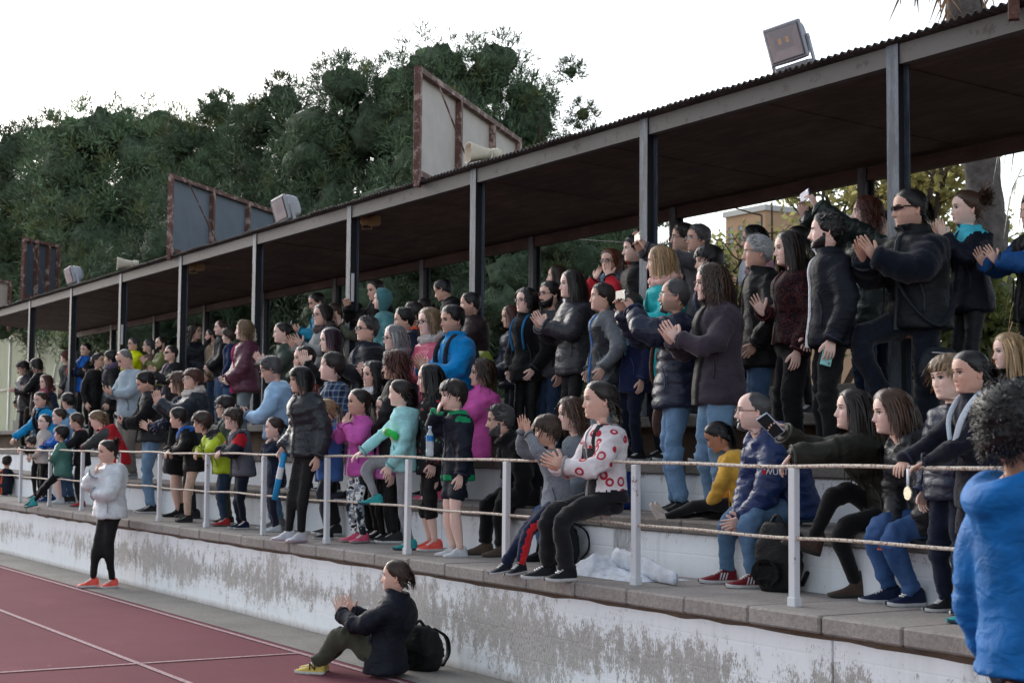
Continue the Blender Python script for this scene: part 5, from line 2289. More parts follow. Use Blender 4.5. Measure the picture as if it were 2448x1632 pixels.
floodlight(1879, 106, 8.62, .34, 24, 14, -10, 'large square grey floodlight on the roof against the white sky', True)
floodlight(672, 502, 8.62, .38, 5, 14, -8, 'rounded grey floodlight beside the blue-grey billboard', False)
floodlight(167, 660, 8.62, .36, 5, 14, -8, 'small grey floodlight on the roof towards the left end', False)


def horn(px, py, Y, L, az, pitch, mat, label):
    p = on_y(px, py, Y)
    root = tag(empty('horn_loudspeaker', tuple(p)), label, 'loudspeaker', 'horn loudspeakers on the canopy')
    root.rotation_euler = (0, rad(pitch), rad(az))      # local +X is the mouth
    R = []
    for x, r_, e in ((.5, .36, .55), (.46, .35, .55), (.3, .29, .6), (.1, .235, .7), (-.1, .2, .85), (-.22, .18, 1)):
        R.append(np.array([(x*L, r_*L*math.copysign(abs(math.cos(q))**e, math.cos(q)), r_*L*.82*math.copysign(abs(math.sin(q))**e, math.sin(q))) for q in np.arange(24)*2*math.pi/24]))
    Ri = []
    for x, r_, e in ((.5, .345, .55), (.3, .27, .6), (.1, .2, .7), (-.05, .12, .9)):
        Ri.append(np.array([(x*L, r_*L*math.copysign(abs(math.cos(q))**e, math.cos(q)), r_*L*.82*math.copysign(abs(math.sin(q))**e, math.sin(q))) for q in np.arange(24)*2*math.pi/24]))
    mb = MB()
    rings = R[::-1]+Ri
    V, F_ = loft(rings)
    mb.add(V, F_[:-2]+[F_[-2], F_[-1]])
    mb.build('horn', mat, root, True)
    MB().tube([(-.22*L, 0, 0), (-.25*L, 0, 0), (-.42*L, 0, 0), (-.5*L, 0, 0)], [.17*L, .185*L, .185*L, .14*L], 18).build('driver', mat, root, True)
    MB().tube([(-.02*L, 0, 0), (.3*L, 0, 0), (.34*L, 0, 0)], [.1*L, .085*L, .07*L], 14).build('phase_plug', mat, root, True)
    mb = MB()
    mb.bar((-.16*L, .23*L, -.36*L), (-.16*L, .23*L, .06*L), .05*L, .02*L)
    mb.bar((-.16*L, -.23*L, -.36*L), (-.16*L, -.23*L, .06*L), .05*L, .02*L)
    mb.bar((-.16*L, -.235*L, -.36*L), (-.16*L, .235*L, -.36*L), .05*L, .02*L)
    mb.build('bracket', mat, root)
    return root


horn(1158, 368, 8.62, .38, 256, 0, M_BEIGE, 'cream horn loudspeaker on the roof in front of the beige billboard')
horn(306, 631, 8.62, .38, 256, 0, M_BEIGE, 'cream horn loudspeaker on the roof above the left columns')
horn(880, 527, 8.9, .3, 125, -12, M_OCHRE, 'yellowed horn loudspeaker hung under the roof near the middle column')
horn(465, 637, 8.9, .3, 125, -12, M_OCHRE, 'yellowed horn loudspeaker hung under the roof further left')


# ---- trees
M_NEEDLE = attr_mat('pine_needles', 'col', .6, .25, .15, 3)
def mat_leaf():
    m, nt, b = new_mat('spring_leaves')
    a = nd(nt, 'ShaderNodeAttribute', attribute_name='col')
    t = nd(nt, 'ShaderNodeBsdfTranslucent')
    mx = nd(nt, 'ShaderNodeMixShader')
    mx.inputs[0].default_value = .55
    nt.links.new(a.outputs['Color'], b.inputs['Base Color'])
    nt.links.new(a.outputs['Color'], t.inputs['Color'])
    b.inputs['Roughness'].default_value = .55
    nt.links.new(b.outputs[0], mx.inputs[1])
    nt.links.new(t.outputs[0], mx.inputs[2])
    nt.links.new(mx.outputs[0], nt.nodes['Material Output'].inputs['Surface'])
    return m


M_LEAF = mat_leaf()
M_BARK = mat_concrete('bark', s2l(96, 80, 68), s2l(52, 42, 36), 4)
M_BARKP = mat_concrete('palm_bark', s2l(116, 108, 104), s2l(60, 54, 52), 5)
M_INNER = plain('crown_filler', (.058, .088, .048), .95, .6, 5, bumps=.8, bdist=.15)  # colour of the added filler inside the pine crowns


def limb(mb, p0, p1, r0, r1, r, bend=.12, n=7):
    p0, p1 = np.array(p0, float), np.array(p1, float)
    L = np.linalg.norm(p1-p0)
    mid = [p0+(p1-p0)*t+r.normal(0, bend*L*.35, 3)*math.sin(math.pi*t) for t in (.33, .66)]
    pts = spline(np.array([p0, mid[0], mid[1], p1]), n)
    mb.tube(pts, np.linspace(r0, r1, n), 8)
    return pts


def pine(X, Y, h, cr, label, seed, zlow=.45, ncl=22, nneed=80, green=1.0, lobes=22, group='stone pines behind the stand', nl=None, nw=None, fill=1.18, core=.64):
    """stone pine: trunk, limbs, and a crown of domed tufts of needles gathered in lobes"""
    r = np.random.default_rng(seed)
    depth = (np.array((X, Y, 5.0))-CPOS) @ _fw       # finer needles on nearer trees keeps the mesh light
    nl = .0038*depth if nl is None else nl
    nw = .00072*depth if nw is None else nw
    lobes = int(lobes*1.25)
    root = tag(empty('pine_tree', (X, Y, 0)), label, 'tree', group)
    mb = MB()
    zc = h*zlow
    crown_c = np.array((0, 0, (h+zc)/2))
    hz = (h-zc)/2
    tp = limb(mb, (0, 0, 0), (r.normal(0, .4), r.normal(0, .4), zc+hz*.9), .26, .12, r, .05, 10)
    LB = []
    for k in range(lobes):
        a = k*2.399+r.uniform(-.35, .35)
        t = (k+.5)/lobes
        zz = -.9+1.78*t+r.uniform(-.08, .08)
        rr = math.sqrt(max(.02, 1-min(1, abs(zz))**2.4))*cr*r.uniform(.55, .8)
        c = crown_c+np.array((math.cos(a)*rr, math.sin(a)*rr, zz*hz*.84))
        R_ = cr*r.uniform(.3, .43)*(.8 if zz > .6 else 1)*fill
        LB.append((c, R_))
        if k % 2 == 0:
            b = tp[min(len(tp)-1, int(3+r.integers(0, 6)))]
            limb(mb, b, c-np.array((0, 0, R_*.2)), .075, .025, r, .2)
    mb.build('trunk', M_BARK, root, True)
    # uneven filler masses added inside the lobes to block light showing through
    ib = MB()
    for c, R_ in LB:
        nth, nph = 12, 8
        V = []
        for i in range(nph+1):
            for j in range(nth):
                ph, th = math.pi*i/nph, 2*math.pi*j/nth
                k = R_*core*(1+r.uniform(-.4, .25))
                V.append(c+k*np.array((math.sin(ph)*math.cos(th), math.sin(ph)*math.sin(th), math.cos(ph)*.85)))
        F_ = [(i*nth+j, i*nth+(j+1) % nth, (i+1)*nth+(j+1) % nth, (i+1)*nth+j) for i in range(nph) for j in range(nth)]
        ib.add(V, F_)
    tw = ib.build('crown_core', M_INNER, root, True)
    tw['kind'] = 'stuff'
    Vs, Qs, Cs = [], [], []
    o = 0
    for c, R_ in LB:
        base = np.array((.082, .128, .068))*green*np.exp(r.normal(0, .14))
        m = ncl
        i_ = np.arange(m)+.5                       # tufts spread evenly over the lobe, fewer below
        ph = np.arccos(1-1.8*i_/m)
        th = math.pi*(1+5**.5)*i_+r.uniform(0, 6)
        d = np.stack([np.sin(ph)*np.cos(th), np.sin(ph)*np.sin(th), np.cos(ph)], 1)+r.normal(0, .1, (m, 3))
        d /= np.linalg.norm(d, axis=1)[:, None]
        rc = R_*1.9/math.sqrt(m)                    # tuft radius
        for q in d:
            cc = c+q*R_*r.uniform(.72, .95)*np.array((1, 1, .9))
            nn = nneed
            dirs = r.normal(0, 1, (nn, 3))+q*.9+np.array((0, 0, .55))
            dirs /= np.linalg.norm(dirs, axis=1)[:, None]
            st = cc+dirs*(r.uniform(.1, 1.0, nn)*rc)[:, None]
            nd_ = dirs+r.normal(0, .35, (nn, 3))+np.array((0, 0, .3))
            nd_ /= np.linalg.norm(nd_, axis=1)[:, None]
            en = st+nd_*(nl*r.uniform(.6, 1.3, nn))[:, None]
            wv = np.cross(nd_, r.normal(0, 1, (nn, 3)))
            wv /= np.linalg.norm(wv, axis=1)[:, None]
            wv *= nw*.5*r.uniform(.7, 1.3, nn)[:, None]
            V = np.stack([st-wv*.8, st+wv*.8, en+wv*.35, en-wv*.35], 1).reshape(-1, 3)
            Vs.append(V)
            Qs.append(np.arange(nn*4).reshape(-1, 4)+o)
            o += nn*4
            kk = np.exp(r.normal(0, .18))
            tint = base*kk*(np.array((1.3, 1.02, .75)) if r.random() < .15 else 1)
            cl = np.repeat(tint[None]*np.exp(r.normal(0, .14, (nn, 1))), 4, 0)
            cl[2::4] *= 1.2
            cl[3::4] *= 1.2
            Cs.append(cl)
    V, Q, C = np.vstack(Vs), np.vstack(Qs), np.vstack(Cs)
    me = quads_mesh('crown', V, Q, [M_NEEDLE], False)
    set_col(me, C)
    obj('crown', me, root)
    return root


def at_px(px, dist_y):                              # ground position under a sight line
    p = on_y(px, 1060, dist_y)
    return p[0], p[1]


def pine_px(px, Y, pytop, wpx, label, seed, **kw):
    p = on_y(px, pytop, Y)
    depth = (p-CPOS) @ _fw
    cr = wpx*depth/FPX/2
    return pine(p[0], Y, p[2], cr, label, seed, **kw)


pine_px(110, 19, 255, 400, 'dark pine at the far left behind the small billboard', 11, zlow=.3, green=.85)
pine_px(310, 19.5, 222, 470, 'rounded pine standing second from the left behind the blue-grey billboard', 12, zlow=.28, green=1.35, lobes=26)
pine_px(520, 20, 185, 300, 'pine with pointed shoots left of the gap in the treeline', 13, zlow=.28, green=1.15)
pine_px(690, 17.5, 150, 330, 'pine between the low left pines and the tallest one', 14, zlow=.25, green=.8)
pine_px(900, 18, 80, 470, 'tall pine whose crown fills the sky left of the beige billboard', 15, zlow=.22, green=.95, lobes=28)
pine_px(1140, 19, 40, 500, 'tallest broad pine above the beige billboard', 16, zlow=.22, green=1.15, lobes=30)
pine_px(1330, 20, 88, 250, 'loose pine crown with gaps of sky right of the tallest pine', 17, zlow=.36, ncl=12, nneed=48, green=.85, lobes=18, fill=.75, core=.5)
pine_px(1455, 21, 235, 190, 'low pine ending the treeline just above the roof', 18, zlow=.25, green=1.5, lobes=14)
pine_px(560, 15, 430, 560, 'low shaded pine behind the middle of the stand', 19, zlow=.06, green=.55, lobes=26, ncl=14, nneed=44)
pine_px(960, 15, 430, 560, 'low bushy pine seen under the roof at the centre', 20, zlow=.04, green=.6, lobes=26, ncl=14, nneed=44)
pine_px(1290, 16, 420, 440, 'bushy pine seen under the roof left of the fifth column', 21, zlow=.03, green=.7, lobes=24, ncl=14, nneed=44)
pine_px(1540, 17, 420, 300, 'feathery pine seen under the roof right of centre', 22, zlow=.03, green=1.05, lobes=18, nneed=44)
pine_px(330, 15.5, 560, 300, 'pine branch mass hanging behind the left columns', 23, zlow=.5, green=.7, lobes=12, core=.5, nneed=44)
pine_px(1700, 24, 476, 130, 'small dark conifer beside the brick building', 24, zlow=.03, green=1.0, lobes=12, ncl=12, group='conifers behind the stand')


def broadleaf(px, Y, pytop, wpx, label, seed, nleaf=2600, col=(.34, .33, .12), zlow=.25, ls=.07):
    r = np.random.default_rng(seed)
    p = on_y(px, pytop, Y)
    depth = (p-CPOS) @ _fw
    cr = wpx*depth/FPX/2
    h = p[2]
    root = tag(empty('broadleaf_tree', (p[0], Y, 0)), label, 'tree', 'trees with young yellow-green leaves')
    mb = MB()
    tp = limb(mb, (0, 0, 0), (0, 0, h*.45), .16, .11, r, .04, 6)
    tips = []
    for k in range(11):
        a = k*2.4+r.uniform(-.4, .4)
        b = tp[-1-int(r.integers(0, 2))]
        e = np.array((math.cos(a)*cr*r.uniform(.35, .85), math.sin(a)*cr*r.uniform(.35, .85), h*r.uniform(.62, .97)))
        br = limb(mb, b, e, .06, .02, r, .22, 8)
        for q in range(5):
            s = br[int(r.integers(2, 8))]
            e2 = s+np.array((r.normal(0, .35)*cr, r.normal(0, .35)*cr, r.uniform(.05, .35)*cr))
            b2 = limb(mb, s, e2, .02, .007, r, .2, 6)
            tips += [b2[i] for i in range(2, 6)]
            for _ in range(2):
                s3 = b2[int(r.integers(2, 6))]
                e3 = s3+np.array((r.normal(0, .22)*cr, r.normal(0, .22)*cr, r.uniform(-.05, .25)*cr))
                b3 = limb(mb, s3, e3, .009, .004, r, .2, 4)
                tips += list(b3[1:])
    mb.build('trunk', M_BARK, root, True)
    tips = np.array(tips)
    c = tips[r.integers(0, len(tips), nleaf)]+r.normal(0, .13, (nleaf, 3))
    u = r.normal(0, 1, (nleaf, 3))
    u /= np.linalg.norm(u, axis=1)[:, None]
    w_ = np.cross(u, r.normal(0, 1, (nleaf, 3)))
    w_ /= np.linalg.norm(w_, axis=1)[:, None]
    s = ls*r.uniform(.6, 1.4, nleaf)[:, None]
    V = np.stack([c-u*s, c-w_*s*.6, c+u*s, c+w_*s*.6], 1).reshape(-1, 3)
    me = quads_mesh('crown', V, np.arange(nleaf*4).reshape(-1, 4), [M_LEAF], False)
    C = np.repeat(np.array(col)[None]*np.exp(r.normal(0, .3, (nleaf, 1))), 4, 0)
    set_col(me, np.clip(C, 0, .6))
    obj('crown', me, root)
    return root


broadleaf(1830, 21, 440, 330, 'thin tree with sparse pale leaves behind the man filming with a phone', 31, 1300)
broadleaf(1990, 18, 330, 330, 'young tree with yellow-green leaves right of the rear column', 32, 2000)
broadleaf(2170, 17, 40, 330, 'tall tree with yellow-green leaves rising above the roof at right', 33, 3600, (.36, .32, .11))
broadleaf(2290, 19, 260, 320, 'leafy tree behind the palm trunk at right', 34, 2200, (.34, .34, .14))
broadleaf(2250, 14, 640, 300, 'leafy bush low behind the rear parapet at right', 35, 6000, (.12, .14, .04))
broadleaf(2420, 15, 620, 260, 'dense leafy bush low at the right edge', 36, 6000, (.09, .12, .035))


def palm():
    r = np.random.default_rng(5)
    p = on_y(2404, 700, 16.0)
    root = tag(empty('palm_tree', (p[0], p[1], 0)), 'thick grey palm trunk behind the roof at right with hanging dead fronds', 'palm')
    mb = MB()
    z = np.linspace(0, 10.2, 90)
    R_ = .225+.03*np.exp(-z)+.02*np.abs(np.sin(z*math.pi/.16))+r.normal(0, .006, 90)
    tx = -.075*(z-2.5)
    v, f = tube_np(np.stack([tx, tx*.8, z], 1), R_, 18)
    to = np.array((tx[-1], tx[-1]*.8, 0))
    v = v+r.normal(0, .012, v.shape)
    mb.add(v, f)
    mb.build('trunk', M_BARKP, root, True)
    dead = plain('dead_frond', s2l(150, 118, 88), .9, .3, 12)
    green = plain('palm_frond', s2l(84, 104, 54), .6, .25, 12)
    def frond(base, tip, wid, mat, nm, droop, nleaf=26):
        mb = MB()
        mid = (base+tip)/2+np.array((0, 0, droop))
        pts = spline(np.array([base, mid, tip]), 12)
        mb.tube(pts, np.linspace(.03, .008, 12), 5)
        ax = nrm(tip-base)
        side = nrm(np.cross(ax, (0, 0, 1)+r.normal(0, .2, 3)))
        for i in range(nleaf):
            t = .15+.85*i/nleaf
            s = pts[min(11, int(t*11))]
            sg = 1 if i % 2 else -1
            e = s+side*sg*wid*r.uniform(.5, 1)+ax*wid*r.uniform(.3, .9)+np.array((0, 0, -wid*r.uniform(.2, .9)))
            w_ = nrm(np.cross(e-s, r.normal(0, 1, 3)))*.02
            mb.add([s-w_, s+w_, e], [(0, 1, 2)])
        mb.build(nm, mat, root)
    for k in range(26):                           # skirt of dead fronds pressed against the trunk
        a = k/26*2*math.pi+r.uniform(-.1, .1)
        zt = r.uniform(9.2, 10.1)
        b = to+np.array((math.cos(a)*.25, math.sin(a)*.25, zt))
        t = to+np.array((math.cos(a)*r.uniform(.4, .7), math.sin(a)*r.uniform(.4, .7), zt-r.uniform(1.4, 2.2)))
        frond(b, t, .35, dead, 'dead_frond', .1)
    for k in range(22):
        a = k/22*2*math.pi+r.uniform(-.1, .1)
        b = to+np.array((0, 0, 10.1))
        el = r.uniform(-.2, 1.2)
        t = b+np.array((math.cos(a)*2.4*math.cos(el), math.sin(a)*2.4*math.cos(el), 2.4*math.sin(el)))
        frond(b, t, .5, green, 'frond', .5)


palm()


def yucca():
    r = np.random.default_rng(9)
    p = on_y(2550, 700, 13.2)
    root = tag(empty('yucca_plant', (p[0], p[1], 0)), 'yucca with hanging green and straw leaves at the right edge under the roof', 'plant')
    mb = MB()
    mb.tube(spline(np.array([(0, 0, 0), (.05, 0, 2.5), (0, .05, 5.6)]), 14), np.linspace(.14, .1, 14), 10)
    mb.build('trunk', M_BARK, root, True)
    for nm, mat, n_, z0, z1 in (('leaf', plain('yucca_leaf', s2l(78, 96, 62), .5, .25, 9), 70, 4.3, 6.0), ('dead_leaf', plain('yucca_dead_leaf', s2l(146, 116, 86), .9, .25, 9), 90, 2.9, 4.6)):
        mb = MB()
        for k in range(n_):
            a = r.uniform(0, 6.28)
            b = np.array((math.cos(a)*.1, math.sin(a)*.1, r.uniform(z0, z1)))
            L = r.uniform(.7, 1.1)
            dr = np.array((math.cos(a), math.sin(a), .2 if nm == 'leaf' else -.5))
            m_ = b+nrm(dr)*L*.45
            t = b+nrm(dr)*L*.6+np.array((0, 0, -L*.6))
            sd_ = np.array((-math.sin(a), math.cos(a), 0))*.03
            q = spline(np.array([b, m_, t]), 7)
            w_ = np.interp(np.linspace(0, 1, 7), [0, .4, 1], [.7, 1, .05])
            V = [x-sd_*w for x, w in zip(q, w_)]+[x+sd_*w for x, w in zip(q, w_)]
            mb.add(V, [(i, i+1, 8+i, 7+i) for i in range(6)])
        o = mb.build('foliage' if nm == 'leaf' else 'dead_foliage', mat, root, True)


yucca()


# ---- buildings behind
def building(px0, px1, pytop, Y, depth_, label, wall_c, win=(4, 3), parapet=True, winc=(.05, .06, .07), zb=0, kind='plaster', win_w=.45, win_h=.5):
    a, b = on_y(px0, pytop, Y), on_y(px1, pytop, Y)
    x0, x1, h = a[0], b[0], (a[2]+b[2])/2
    root = tag(empty('building', (x0, Y, 0)), label, 'building', 'buildings behind the stand')
    mw = mat_concrete('facade_'+kind, wall_c, tuple(x*.82 for x in wall_c), .4)
    mg = plain('window_pane', winc, .12, .1, spec=.6, bumps=0)
    mfz = plain('window_frame', (.45, .45, .44), .5, .05)
    L = x1-x0
    MB().box((0, .12, 0), (L, depth_, h)).build('wall', mw, root)
    nx, nz = win
    # facade skin with window openings left free
    cw, ch = L/nx, h/nz
    mb = MB()
    for i in range(nx):
        for k in range(nz):
            u0, u1 = i*cw+cw*(1-win_w)/2, i*cw+cw*(1+win_w)/2
            w0, w1 = k*ch+ch*.3, k*ch+ch*(.3+win_h)
            mb.box((i*cw, 0, k*ch), (u0, .12, (k+1)*ch))
            mb.box((u1, 0, k*ch), ((i+1)*cw, .12, (k+1)*ch))
            mb.box((u0, 0, k*ch), (u1, .12, w0))
            mb.box((u0, 0, w1), (u1, .12, (k+1)*ch))
            fr = MB()
            t = .05
            fr.box((u0, .05, w0), (u1, .09, w0+t))
            fr.box((u0, .05, w1-t), (u1, .09, w1))
            fr.box((u0, .05, w0+t), (u0+t, .09, w1-t))
            fr.box((u1-t, .05, w0+t), (u1, .09, w1-t))
            fo = fr.build('window', mfz, root)
            MB().box((u0+t, .065, w0+t), (u1-t, .075, w1-t)).build('pane', mg, fo)
    mb.build('facade', mw, root)
    if parapet:
        MB().box((-.15, -.15, h), (L+.15, depth_, h+.35)).build('roof', mfz, root)
    return root


building(1735, 1830, 512, 62, 12, 'far beige brick building right of the small conifer', s2l(196, 160, 128), (4, 5), winc=s2l(120, 140, 150))
building(1795, 1868, 540, 66, 8, 'lower beige block adjoining the far brick building', s2l(186, 150, 120), (3, 4))
building(-260, 38, 610, 55, 14, 'cream apartment block behind the pines at the left edge', s2l(206, 190, 160), (6, 4))


def hall():
    """pale sheet-metal sports hall seen below the canopy at left"""
    Y = 19.0
    a, b = on_y(-420, 745, Y), on_y(480, 745, Y)
    root = tag(empty('sports_hall', (a[0], Y, 0)), 'pale green sheet-metal hall seen under the roof at left', 'building', 'buildings behind the stand')
    L = b[0]-a[0]
    m = plain('pale_green_sheet', s2l(208, 212, 188), .6, .06, .6)
    mwht = plain('white_trim', s2l(225, 228, 230), .5, .04)
    mgr = plain('dark_trim', s2l(66, 68, 70), .5, .1)
    W_ = 1.1
    k = int(L/W_)
    mb = MB()
    mb.box((.005, 0, 0), (W_-.005, .06, 7.0), 0, .01)
    for q in np.arange(.14, W_, .18):
        mb.box((q, -.025, .002), (q+.05, -.0005, 6.998))
    o = mb.build('cladding_panel', m, root)
    me = o.data
    bpy.data.objects.remove(o)
    for i in range(k):
        o = obj('cladding_panel', me, root)
        o.location = (i*W_, 0, 0)
    MB().box((0, .1, 0), (L, 9, 6.9)).build('wall', m, root)
    for i in range(0, k, 5):
        MB().box((i*W_-.06, -.10, 0), (i*W_+.06, -.03, 7.0)).build('downpipe', mwht, root)
        MB().bar((i*W_+.1, -.06, .4), (i*W_+3.2, -.06, 5.4), .1, .05).build('brace', mwht, root)
    MB().box((0, -.08, 1.9), (L, -.03, 2.15)).build('band', mgr, root)
    MB().box((0, -.10, .9), (L, -.03, 1.6)).build('sill', mwht, root)
    MB().box((0, -.1, 4.35), (L, -.03, 4.45)).build('conduit', mgr, root)


hall()
MB().tube(spline(np.array([on_y(1200, 545, 12.5), on_y(1380, 572, 12.5), on_y(1700, 590, 12.5)]), 14), .008, 5).build('overhead_wire', M_DARK)
tag(bpy.data.objects['overhead_wire'], 'thin grey wire sagging across the dark foliage behind the stand', 'wire')

# ================================================================== the crowd
C = s2l
BLK, COAL, NAVY, DNAVY = (.006, .006, .007), (.013, .013, .015), (.009, .014, .032), (.007, .010, .020)
GREY, LGREY, DGREY = (.12, .125, .13), (.32, .34, .36), (.045, .047, .052)
WHITE = (.68, .69, .70)
JEAN, LJEAN, DJEAN = C(60, 84, 114), C(98, 126, 152), C(34, 50, 72)
BLUE, RBLUE, TURQ, TEAL = C(22, 92, 176), C(16, 66, 140), C(14, 140, 196), C(20, 120, 150)
OLIVE, KHAKI, DKHAKI = C(84, 86, 70), C(66, 66, 54), C(38, 38, 32)
PINK, HOTPINK, MAROON, RED, WINE = C(206, 92, 118), C(214, 92, 170), C(92, 46, 64), C(186, 28, 40), C(96, 32, 38)
LIME, YEL, MINT = C(168, 190, 40), C(226, 236, 20), C(160, 218, 220)


def J(c, k='nylon', **kw):
    return dict(c=c, k=k, **kw)


def PF(c, **kw):
    return dict(c=c, k='shell', puff=kw.pop('puff', .0085), pitch=kw.pop('pitch', .046), **kw)


def T(c, fit='reg', k='cotton', **kw):
    return dict(c=c, k=k, fit=fit, **kw)


JNS = lambda c=JEAN, fit='jean': T(c, fit, 'denim')
SLIM = lambda c=BLK: T(c, 'slim', 'nylon')


def sleeves(kf, vf, loc, fc, S):
    return (kf == 'L') | (kf == 'R')


def torso(kf, vf, loc, fc, S):
    return kf == 't'


def yoke(kf, vf, loc, fc, S):
    return (loc[:, 2] > -.075)


def hemband(kf, vf, loc, fc, S):
    return (kf == 't') & (vf < .03)


def placket(w):
    return lambda kf, vf, loc, fc, S: (np.abs(loc[:, 0]) < w) & (loc[:, 1] > .02) & (kf == 't')


def up_arm(a, b):
    return lambda kf, vf, loc, fc, S: ((kf == 'L') | (kf == 'R')) & (vf > a) & (vf < b)


def outer_leg(w=.02):
    def f(kf, vf, loc, fc, S):
        m = np.zeros(len(kf), bool)
        for sd, kk in ((1, 'l'), (-1, 'r')):
            hip, kn, an, _ = S['legs'][sd]
            H = S['H']
            p = fc*H
            # outward side of the leg
            for a, b in ((hip, kn), (kn, an)):
                d = b-a
                t = np.clip(((p-a) @ d)/(d @ d), 0, 1)
                q = p-(a+t[:, None]*d)
                out = S['Lf']*sd
                m |= (kf == kk) & (q @ out > .55*np.linalg.norm(q, axis=1)) & (np.linalg.norm(q-np.outer(q @ out, out), axis=1) < w*H) & (t > 0) & (t < 1)
        return m
    return f


SH = {'blk': ((.016, .016, .018), (.03, .03, .032), 'plain'), 'blkw': ((.016, .016, .018), (.5, .5, .5), 'laces'), 'grey': (C(120, 120, 122), (.4, .4, .4), 'laces'),
      'boot': (C(70, 54, 46), (.03, .028, .026), 'boot'), 'red': (C(170, 40, 40), (.1, .1, .1), 'laces'), 'coral': (C(240, 96, 84), (.55, .55, .55), 'laces'), 'lime': (C(160, 180, 40), (.45, .45, .45), 'laces'),
      'white': (C(205, 208, 212), (.55, .55, .55), 'laces'), 'blue': (C(30, 70, 120), (.5, .5, .5), 'laces'), 'navy': (C(18, 28, 56), (.5, .5, .5), 'laces'), 'brown': (C(84, 70, 58), (.05, .045, .04), 'plain'),
      'teal': (C(40, 150, 150), (.03, .05, .06), 'laces'), 'yellow': (C(205, 180, 90), (.5, .5, .46), 'laces'), 'wine': (C(110, 24, 34), (.5, .5, .5), 'stripes'), 'pinks': (C(230, 96, 130), (.3, .28, .26), 'laces'),
      'dots': (C(26, 28, 32), (.5, .5, .5), 'laces'), 'beige': (C(196, 184, 172), C(205, 190, 176), 'laces')}
P = person

# ---------------- far left group
P('L1', 49, 864, 2, 8.25, 'w', 'woman with short dark bob in black puffer with grey hood, leftmost standing adult', top=PF(COAL, hood=1, hem=.1, c2=1), bot=SLIM(), hair='bobfringe', hairc='dark', arms=('phone', 'pocket'), yaw=-25, head=(20, 18), shoe=SH['blk'])
P('L2', 81, 859, 2, 8.15, 'w', 'woman in black coat reading a paper beside the leftmost woman', top=J(BLK, hem=.16), bot=JNS(DJEAN), hair='bob', hairc='dark', hlen=.6, arms='phone', yaw=40, head=(0, 28), shoe=SH['blk'])
P('L3', 109, 895, 1, 7.35, 'w', 'woman with long auburn hair and pink scarf in dark blue coat', top=J(NAVY, hem=.12, k='cotton'), bot=JNS(), hair='long', hairc='auburn', arms='down', yaw=-10, head=(0, 8), scarf=dict(c=C(150, 80, 96)), skin='fair')
P('L4', 95, 936, 0, 6.62, 'w', 'smiling woman with glasses in turquoise jacket reaching down to the rail at left', top=J(TURQ, collar=.02, zip=C(220, 70, 130), zrange=(.72, .98), zw=.012), bot=SLIM(NAVY), hair='pony', hairc='brown', arms=('down', 'rest'), rail={-1: -.55}, yaw=0, lean=14, head=(-25, 8), glasses='white', mouth='smile')
P('L5c', 96, 968, 0, 6.8, 't', 'girl in grey camouflage jacket pointing left behind the white-jacketed girl', top=J(C(70, 82, 86), k='camo'), bot=SLIM(), hair='long', hairc='dark', arms=('down', ('point', (0, .0, -.03))), yaw=60, head=(0, 0))
P('L5', 109, 990, 0, 6.5, 'k', 'girl with glasses and open mouth in white fleece at the rail', top=J(C(196, 190, 182), k='fleece', collar=.02, hem=.05), bot=SLIM(), hair='back', hairc='brown', arms='clasp', yaw=-8, head=(-18, -4), glasses='thin', mouth='open', skin='pale', shoe=SH['blue'])
P('L5b', 75, 1042, 0, 6.35, 'k', 'child in dark hooded jacket crouching low over the left rail', top=J(COAL, hood=1), bot=T(NAVY, 'jog'), hair='fringe', hairc='dark', arms='rest', rail={1: .18, -1: -.15}, lean=50, hipz=.72, yaw=10, head=(0, 10), shoe=SH['blue'])
P('L6', 140, 975, 0, 6.55, 'k', 'girl in blue and yellow track jacket standing behind the rail', top=dict(mats=[(BLUE, 'nylon'), (C(214, 178, 40), 'nylon')], zone=[(hemband, 1)], collar=.02), bot=T(NAVY, 'short', len=.42), bare_leg=True, hair='pony', hairc='brown', arms=('phone', 'rest'), yaw=20, head=(5, 4), skin='fair', shoe=SH['white'])
P('L7', 161, 939, 0, 6.72, 'm', 'man with black hair and glasses in light blue shirt covering his mouth', top=J(C(120, 160, 190), k='cotton', collar=.015), bot=JNS(), hair='short', hairc='black', arms=('down', 'mouth'), yaw=50, head=(15, 5), glasses='thin')
P('L8', 147, 1017, 0, 6.22, 'k', 'boy in green puffer sitting on the rail with knees up', top=PF(C(58, 110, 100), hood=.8), bot=T(BLK, 'jog'), hair='fringe', hairc='black', arms='cross', yaw=28, head=(5, 0), seatz=1.235, legs={1: (.06, .30, 0), -1: (.05, .34, .04)}, feet={1: (5, 12), -1: (-5, 25)}, shoe=SH['teal'], kpole={1: (.1, 1, .8), -1: (.1, 1, .8)}, skin='tan')
P('L9', 181, 987, 0, 6.45, 'k', 'boy in black jacket with red collar behind the seated boy', top=dict(mats=[(BLK, 'nylon'), (C(190, 40, 44), 'cotton')], zone=[(lambda kf, vf, loc, fc, S: loc[:, 2] > .004, 1)], collar=.012), bot=T(COAL, 'reg'), hair='short', hairc='brown', arms=('rest', 'down'), rail={1: .1}, yaw=25, lean=8, head=(5, 6), shoe=SH['red'])
P('L10', 224, 983, 0, 6.3, 'k', 'blonde ponytailed girl in red padded vest bending over the rail', top=dict(mats=[(RED, 'nylon'), (C(60, 66, 66), 'nylon')], zone=[(sleeves, 1)], puff=.008, hood=1.1), bot=T(RBLUE, 'short', len=.4), bare_leg=True, hair='pony', hairc='darkblond', arms=('rest', 'mouth'), rail={1: -.1}, lean=38, yaw=30, head=(10, 25), skin='fair', shoe=SH['blue'])
